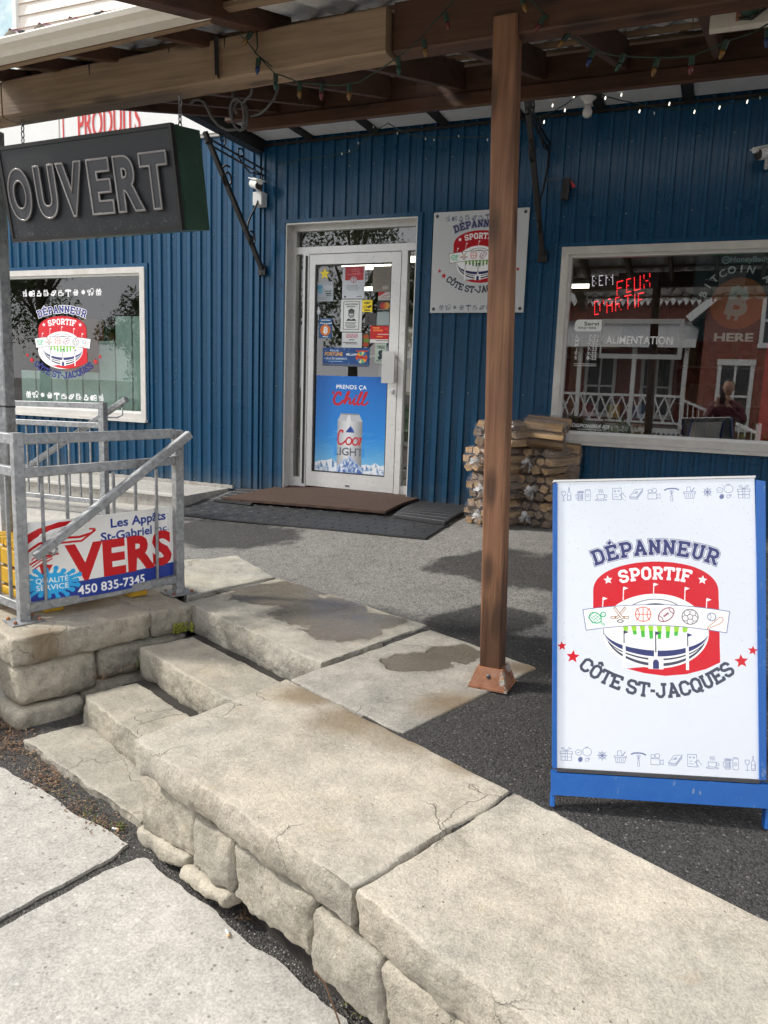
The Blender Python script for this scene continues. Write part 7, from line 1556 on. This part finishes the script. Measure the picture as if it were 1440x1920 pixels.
def scallops(x0, x1, y, z): 
    m = MB().box((x0, y-.05, z), (x1, y+.03, z+.17)); x = x0
    while x < x1: m.prism([(x, y+.01, z+.001), (x+.17, y+.01, z+.001), (x+.085, y+.01, z-.16)], (0, -.03, 0)); x += .18
    obj('scalloped_trim', m, M['white'], hs_)
scallops(-8.0, hx0-.35, -12.72, 4.40)
def hwin(x, z, y=hy, w=.9, h=1.6):
    f = obj('window', MB().box((x-.12, y, z-.14), (x+w+.12, y+.06, z)).box((x-.12, y, z+h), (x+w+.12, y+.07, z+h+.16)).box((x-.1, y, z), (x, y+.05, z+h)).box((x+w, y, z), (x+w+.1, y+.05, z+h)).box((x+w/2-.03, y, z), (x+w/2+.03, y+.05, z+h)).box((x, y, z+h/2-.03), (x+w/2-.03, y+.05, z+h/2+.03)).box((x+w/2+.03, y, z+h/2-.03), (x+w, y+.05, z+h/2+.03)), M['white'], hs_)
    obj('pane', MB().box((x, y, z), (x+w, y+.02, z+h)), M['darkgrey'], f)
hwin(xm-.42, 3.05, w=.84, h=1.15); hwin(-.1, .85, w=.7); hwin(1.7, .85, w=.7); hwin(-5.6, 1.0, -13.2, .75, 1.7); hwin(-4.0, 1.0, -13.2, .75, 1.7); hwin(-2.3, 1.0, -13.2, .75, 1.7); hwin(4.2, 1.0, -13.2)
# veranda
vx0, vx1, vy0, vy1 = -7.0, -1.0, -13.2, -10.9
obj('veranda_floor', MB().box((vx0, vy0+.01, .55), (vx1, vy1, .68)), M['white'], hs_)
obj('veranda_roof', MB().hexa([(vx0-.3, vy0+.02, 3.2), (vx1+.2, vy0+.02, 3.2), (vx1+.2, vy1+.4, 2.95), (vx0-.3, vy1+.4, 2.95), (vx0-.3, vy0+.02, 3.85), (vx1+.2, vy0+.02, 3.85), (vx1+.2, vy1+.4, 3.05), (vx0-.3, vy1+.4, 3.05)]), M['tinroof'], hs_)
obj('veranda_fascia', MB().box((vx0-.3, vy1+.36, 2.90), (vx1+.2, vy1+.44, 3.12)), M['white'], hs_)
for x in (vx0, -5.4, -3.9, -2.4, vx1-.02): obj('column', MB().bar((x, vy1, .68), (x, vy1, 2.95), .12, .12, up=(0, 1, 0)), M['white'], hs_)
rlm = MB().box((vx0, vy1-.03, 1.55), (vx1, vy1+.03, 1.62)).box((vx0, vy1-.03, .80), (vx1, vy1+.03, .86)); x = vx0
while x < vx1-.3: rlm.bar((x, vy1, .86), (x+.28, vy1, 1.55), .03, .04); rlm.bar((x+.28, vy1+.001, .86), (x, vy1+.001, 1.55), .03, .04); x += .29
obj('lattice_railing', rlm, M['white'], hs_); sk = MB(); x = vx0
while x < vx1: sk.box((x, vy1-.02, -.08), (x+.07, vy1+.01, .55)); x += .13
obj('skirting', sk, M['white'], hs_)
sr = MB().bar((-1.0, vy1, 1.5), (.9, vy1+1.6, .75), .05, .07).bar((-1.0, vy1, .95), (.9, vy1+1.6, .2), .05, .07)
for i in range(14): f = i/13; sr.bar((-1+1.9*f, vy1+1.6*f, .95-.75*f), (-1+1.9*f, vy1+1.6*f, 1.5-.75*f), .03, .03, up=(0, 1, 0))
obj('stair_railing', sr.bar((.9, vy1+1.6, -.08), (.9, vy1+1.6, 1.0), .12, .12, up=(0, 1, 0)), M['white'], hs_)

t = NT('tree_leaf'); gi = t.n('NewGeometry'); M['leaf'] = t.fin(t.ramp(gi.outputs['Random Per Island'], [(0, (.022, .045, .012)), (.5, (.05, .09, .02)), (1, (.10, .14, .035))]), .7); M['trunk'] = mat_plain('grey_brown_bark', (.10, .075, .055), .95, var=.35, bump=.8, nscale=14)
def tree(x, y, h, r, seed, label, n=6000):
    rs2 = random.Random(seed); t_ = thing('broadleaf_tree', label, 'tree', (x, y, -.1), 'trees across the street'); tk = MB().tube([(x, y, -.1), (x+.05, y, h*.25), (x-.05, y+.1, h*.5), (x, y, h*.8)], [.22, .17, .12, .03], 8); cl = []
    for i in range(16):
        a = rs2.uniform(0, 6.28); rr = r*rs2.uniform(.2, .85); z = h*rs2.uniform(.36, .95); f = math.sin(min(1, max(.12, (z/h-.25)/.75))*math.pi)**.6; p = Vector((x+rr*f*math.cos(a), y+rr*f*math.sin(a), z)); cl.append((p, r*rs2.uniform(.25, .45))); tk.tube([(x, y, z*.62), tuple(p.lerp(Vector((x, y, z*.8)), .4)), tuple(p)], [.06, .04, .015], 5)
    obj('trunk', tk, M['trunk'], t_, smooth=True); m = MB()
    for i in range(n):
        c, cr_ = cl[rs2.randrange(len(cl))]; d = Vector((rs2.gauss(0, 1), rs2.gauss(0, 1), rs2.gauss(0, .8))); d = d.normalized()*cr_*rs2.random()**.5; p = c+d; u = Vector((rs2.gauss(0, 1), rs2.gauss(0, 1), rs2.gauss(0, 1))).normalized(); v = u.cross(Vector((rs2.gauss(0, 1), rs2.gauss(0, 1), rs2.gauss(0, 1)))).normalized(); s = rs2.uniform(.045, .095); m.add([p-u*s, p+v*s*.5, p+u*s, p-v*s*.5], [(0, 1, 2, 3)])
    obj('crown', m, M['leaf'], t_)
tree(-11.5, -11.2, 8.2, 2.7, 1, 'leafy tree between the two houses across the street', 8000); tree(-9.3, -12.5, 6.6, 2.0, 2, 'smaller leafy tree beside the veranda across the street'); tree(-28.6, -11.5, 8.2, 3.0, 6, 'broad leafy tree at the left end of the row across the street', 8000); tree(-24.2, -10.4, 9.0, 3.0, 3, 'tall leafy tree across the street reflected in the left window', 9000); tree(-20.4, -11.5, 4.6, 1.6, 5, 'small leafy tree across the street reflected in the left window'); tree(6.6, -10.2, 5.6, 1.9, 4, 'leafy tree right of the brick house across the street')
def shrub(x, y, seed, label):
    rs2 = random.Random(seed); m = MB()
    for i in range(900):
        p = Vector((x+rs2.gauss(0, .45), y+rs2.gauss(0, .3), abs(rs2.gauss(.3, .28))-.05)); u = Vector((rs2.gauss(0, 1), rs2.gauss(0, 1), rs2.gauss(0, 1))).normalized(); v = u.cross(Vector((0, .3, 1))).normalized(); s = rs2.uniform(.04, .09); m.add([p-u*s, p+v*s*.5, p+u*s, p-v*s*.5], [(0, 1, 2, 3)])
    setp(obj('shrub', m, M['leaf'], loc=(x, y, -.09)), label, 'shrub', 'shrubs across the street')
shrub(3.4, -9.9, 3, 'green shrub right of the gabled wing across the street'); shrub(1.6, -9.9, 4, 'green shrub under the window of the gabled wing'); shrub(-2.6, -10.0, 1, 'low green shrub in front of the veranda'); shrub(.9, -9.8, 2, 'low green shrub at the corner of the brick house')

# ------------------------------------------------------------------ the photographer, seen only as a reflection
def person():
    px, py_ = .06, -.40; pr = thing('person', 'person in a dark red jacket holding up a phone, reflected in the right window', 'person', (px, py_, .0))
    J = {'pel': (px, py_, .98, .150, .105), 'sp': (px, py_-.01, 1.18, .150, .105), 'ch': (px, py_, 1.40, .175, .115), 'nk': (px, py_+.01, 1.56, .058, .058), 'hd': (px, py_+.05, 1.64, .060, .066)}
    for s, k in ((-1, 'l'), (1, 'r')):
        J['hip'+k] = (px+s*.10, py_, .92, .095, .095); J['kn'+k] = (px+s*.12, py_+.03, .50, .064, .064); J['an'+k] = (px+s*.13, py_-.02, .09, .042, .045); J['to'+k] = (px+s*.15, py_+.15, .045, .042, .030)
        J['sh'+k] = (px+s*.19, py_, 1.47, .070, .070); J['el'+k] = (px+s*.27, py_+.16, 1.24, .048, .048); J['wr'+k] = (-.0+s*.065, -.13, 1.50, .030, .026); J['pm'+k] = (s*.055, -.085, 1.55, .034, .020)
    E_ = [('pel', 'sp'), ('sp', 'ch'), ('ch', 'nk'), ('nk', 'hd')]+[e for k in 'lr' for e in (('pel', 'hip'+k), ('hip'+k, 'kn'+k), ('kn'+k, 'an'+k), ('an'+k, 'to'+k), ('ch', 'sh'+k), ('sh'+k, 'el'+k), ('el'+k, 'wr'+k), ('wr'+k, 'pm'+k))]
    for s, k in ((-1, 'l'), (1, 'r')):       # fingers curled round the phone's edge
        for i in range(4): z = 1.535+i*.021; J['f%s%da' % (k, i)] = (s*.078, -.065, z, .0095, .0095); J['f%s%db' % (k, i)] = (s*.076, -.035, z+.004, .0085, .0085); J['f%s%dc' % (k, i)] = (s*.058, -.022, z+.005, .0075, .0075); E_ += [('pm'+k, 'f%s%da' % (k, i)), ('f%s%da' % (k, i), 'f%s%db' % (k, i)), ('f%s%db' % (k, i), 'f%s%dc' % (k, i))]
        J['th'+k] = (s*.045, -.062, 1.585, .011, .011); J['tt'+k] = (s*.032, -.052, 1.605, .009, .009); E_ += [('pm'+k, 'th'+k), ('th'+k, 'tt'+k)]
    keys = list(J); me = bpy.data.meshes.new('body'); off = Vector((px, py_, 0)); me.from_pydata([tuple(Vector(J[k][:3])-off) for k in keys], [(keys.index(a), keys.index(b)) for a, b in E_], [])
    o = bpy.data.objects.new('body', me); SC.collection.objects.link(o); md = o.modifiers.new('skin', 'SKIN'); md.use_smooth_shade = True; sv = me.skin_vertices[0].data
    for i, k in enumerate(keys): sv[i].radius = J[k][3:5]; sv[i].use_root = (k == 'pel')
    o.modifiers.new('sub', 'SUBSURF').render_levels = 1; o.modifiers['sub'].levels = 1
    m2 = bpy.data.meshes.new_from_object(o.evaluated_get(bpy.context.evaluated_depsgraph_get())); bpy.data.objects.remove(o)
    for n_, c in (('maroon_jacket', (.085, .012, .02)), ('dark_trousers', (.02, .022, .03)), ('skin', (.42, .25, .18))): m2.materials.append(mat_plain(n_, c, .75, var=.15))
    for p in m2.polygons:
        z, y, x = p.center.z, p.center.y+py_, p.center.x+px; p.material_index = 1 if z < .93 else (2 if z > 1.555 or (y > -.145 and z > 1.45) else 0); p.use_smooth = True
    o = bpy.data.objects.new('body', m2); SC.collection.objects.link(o); o.parent = pr
    hc = Vector((px+.01, py_+.075, 1.745)); hm = MB(); n = 20
    for i in range(15):
        f = -1+2*i/14; th = math.asin(max(-1, min(1, f))); r = math.cos(th)
        for k in range(n):
            a = k/n*6.283; y = math.sin(a); x = math.cos(a); jaw = 1-.28*max(0, -f)**1.5; nose = .016*max(0, 1-abs(f+.12)*5)*max(0, y-.85)*6.6; brow = .004*max(0, 1-abs(f-.15)*7)*max(0, y); eye = -.006*max(0, 1-abs(f-.02)*8)*max(0, 1-abs(abs(x)-.36)*5)*(y > 0)
            hm.v.append(hc+Vector((x*r*.076*jaw, y*r*.096*(jaw*.5+.5)+(nose+brow+eye), f*.118)))
    for i in range(14):
        for k in range(n): hm.f.append((i*n+k, i*n+(k+1) % n, (i+1)*n+(k+1) % n, (i+1)*n+k))
    for s in (-1, 1): hm.lathe([(.012, -.008), (.026, 0), (.020, .010)], hc+Vector((s*.074, -.01, -.01)), (s, -.3, 0), 8)
    obj('head', hm, m2.materials[2], pr, smooth=True)
    hr_ = MB()
    for i in range(9):
        th = .15+i/8*1.42
        for k in range(n): a = k/n*6.283; rr = math.cos(th); z = math.sin(th); hr_.v.append(hc+Vector((math.cos(a)*rr*.084, math.sin(a)*rr*.104-.008-(.02 if math.sin(a) > 0 and i < 4 else 0), z*.130)))
    for i in range(8):
        for k in range(n): hr_.f.append((i*n+k, i*n+(k+1) % n, (i+1)*n+(k+1) % n, (i+1)*n+k))
    obj('hair', hr_, mat_plain('dark_hair', (.012, .009, .008), .6), pr, smooth=True)
    for s in (-1, 1): obj('eye', MB().lathe([(.001, -.006), (.009, 0), (.001, .006)], hc+Vector((s*.030, .088, .002)), (0, 1, 0), 8), M['black'], pr)
    obj('mouth', MB().bar(hc+Vector((-.022, .084, -.058)), hc+Vector((.022, .084, -.058)), .008, .006), mat_plain('lip', (.30, .12, .10), .6), pr)
    ph = thing('phone', 'dark phone held up by the reflected person', 'phone', (0, -.045, 1.55)); obj('phone_body', MB().bar((0, -.045, 1.50), (0, -.045, 1.655), .074, .009, up=(0, 1, 0), ch=.003), M['black'], ph); obj('camera_bump', MB().box((-.03, -.0404, 1.60), (.03, -.037, 1.625)), M['darkgrey'], ph)
person()
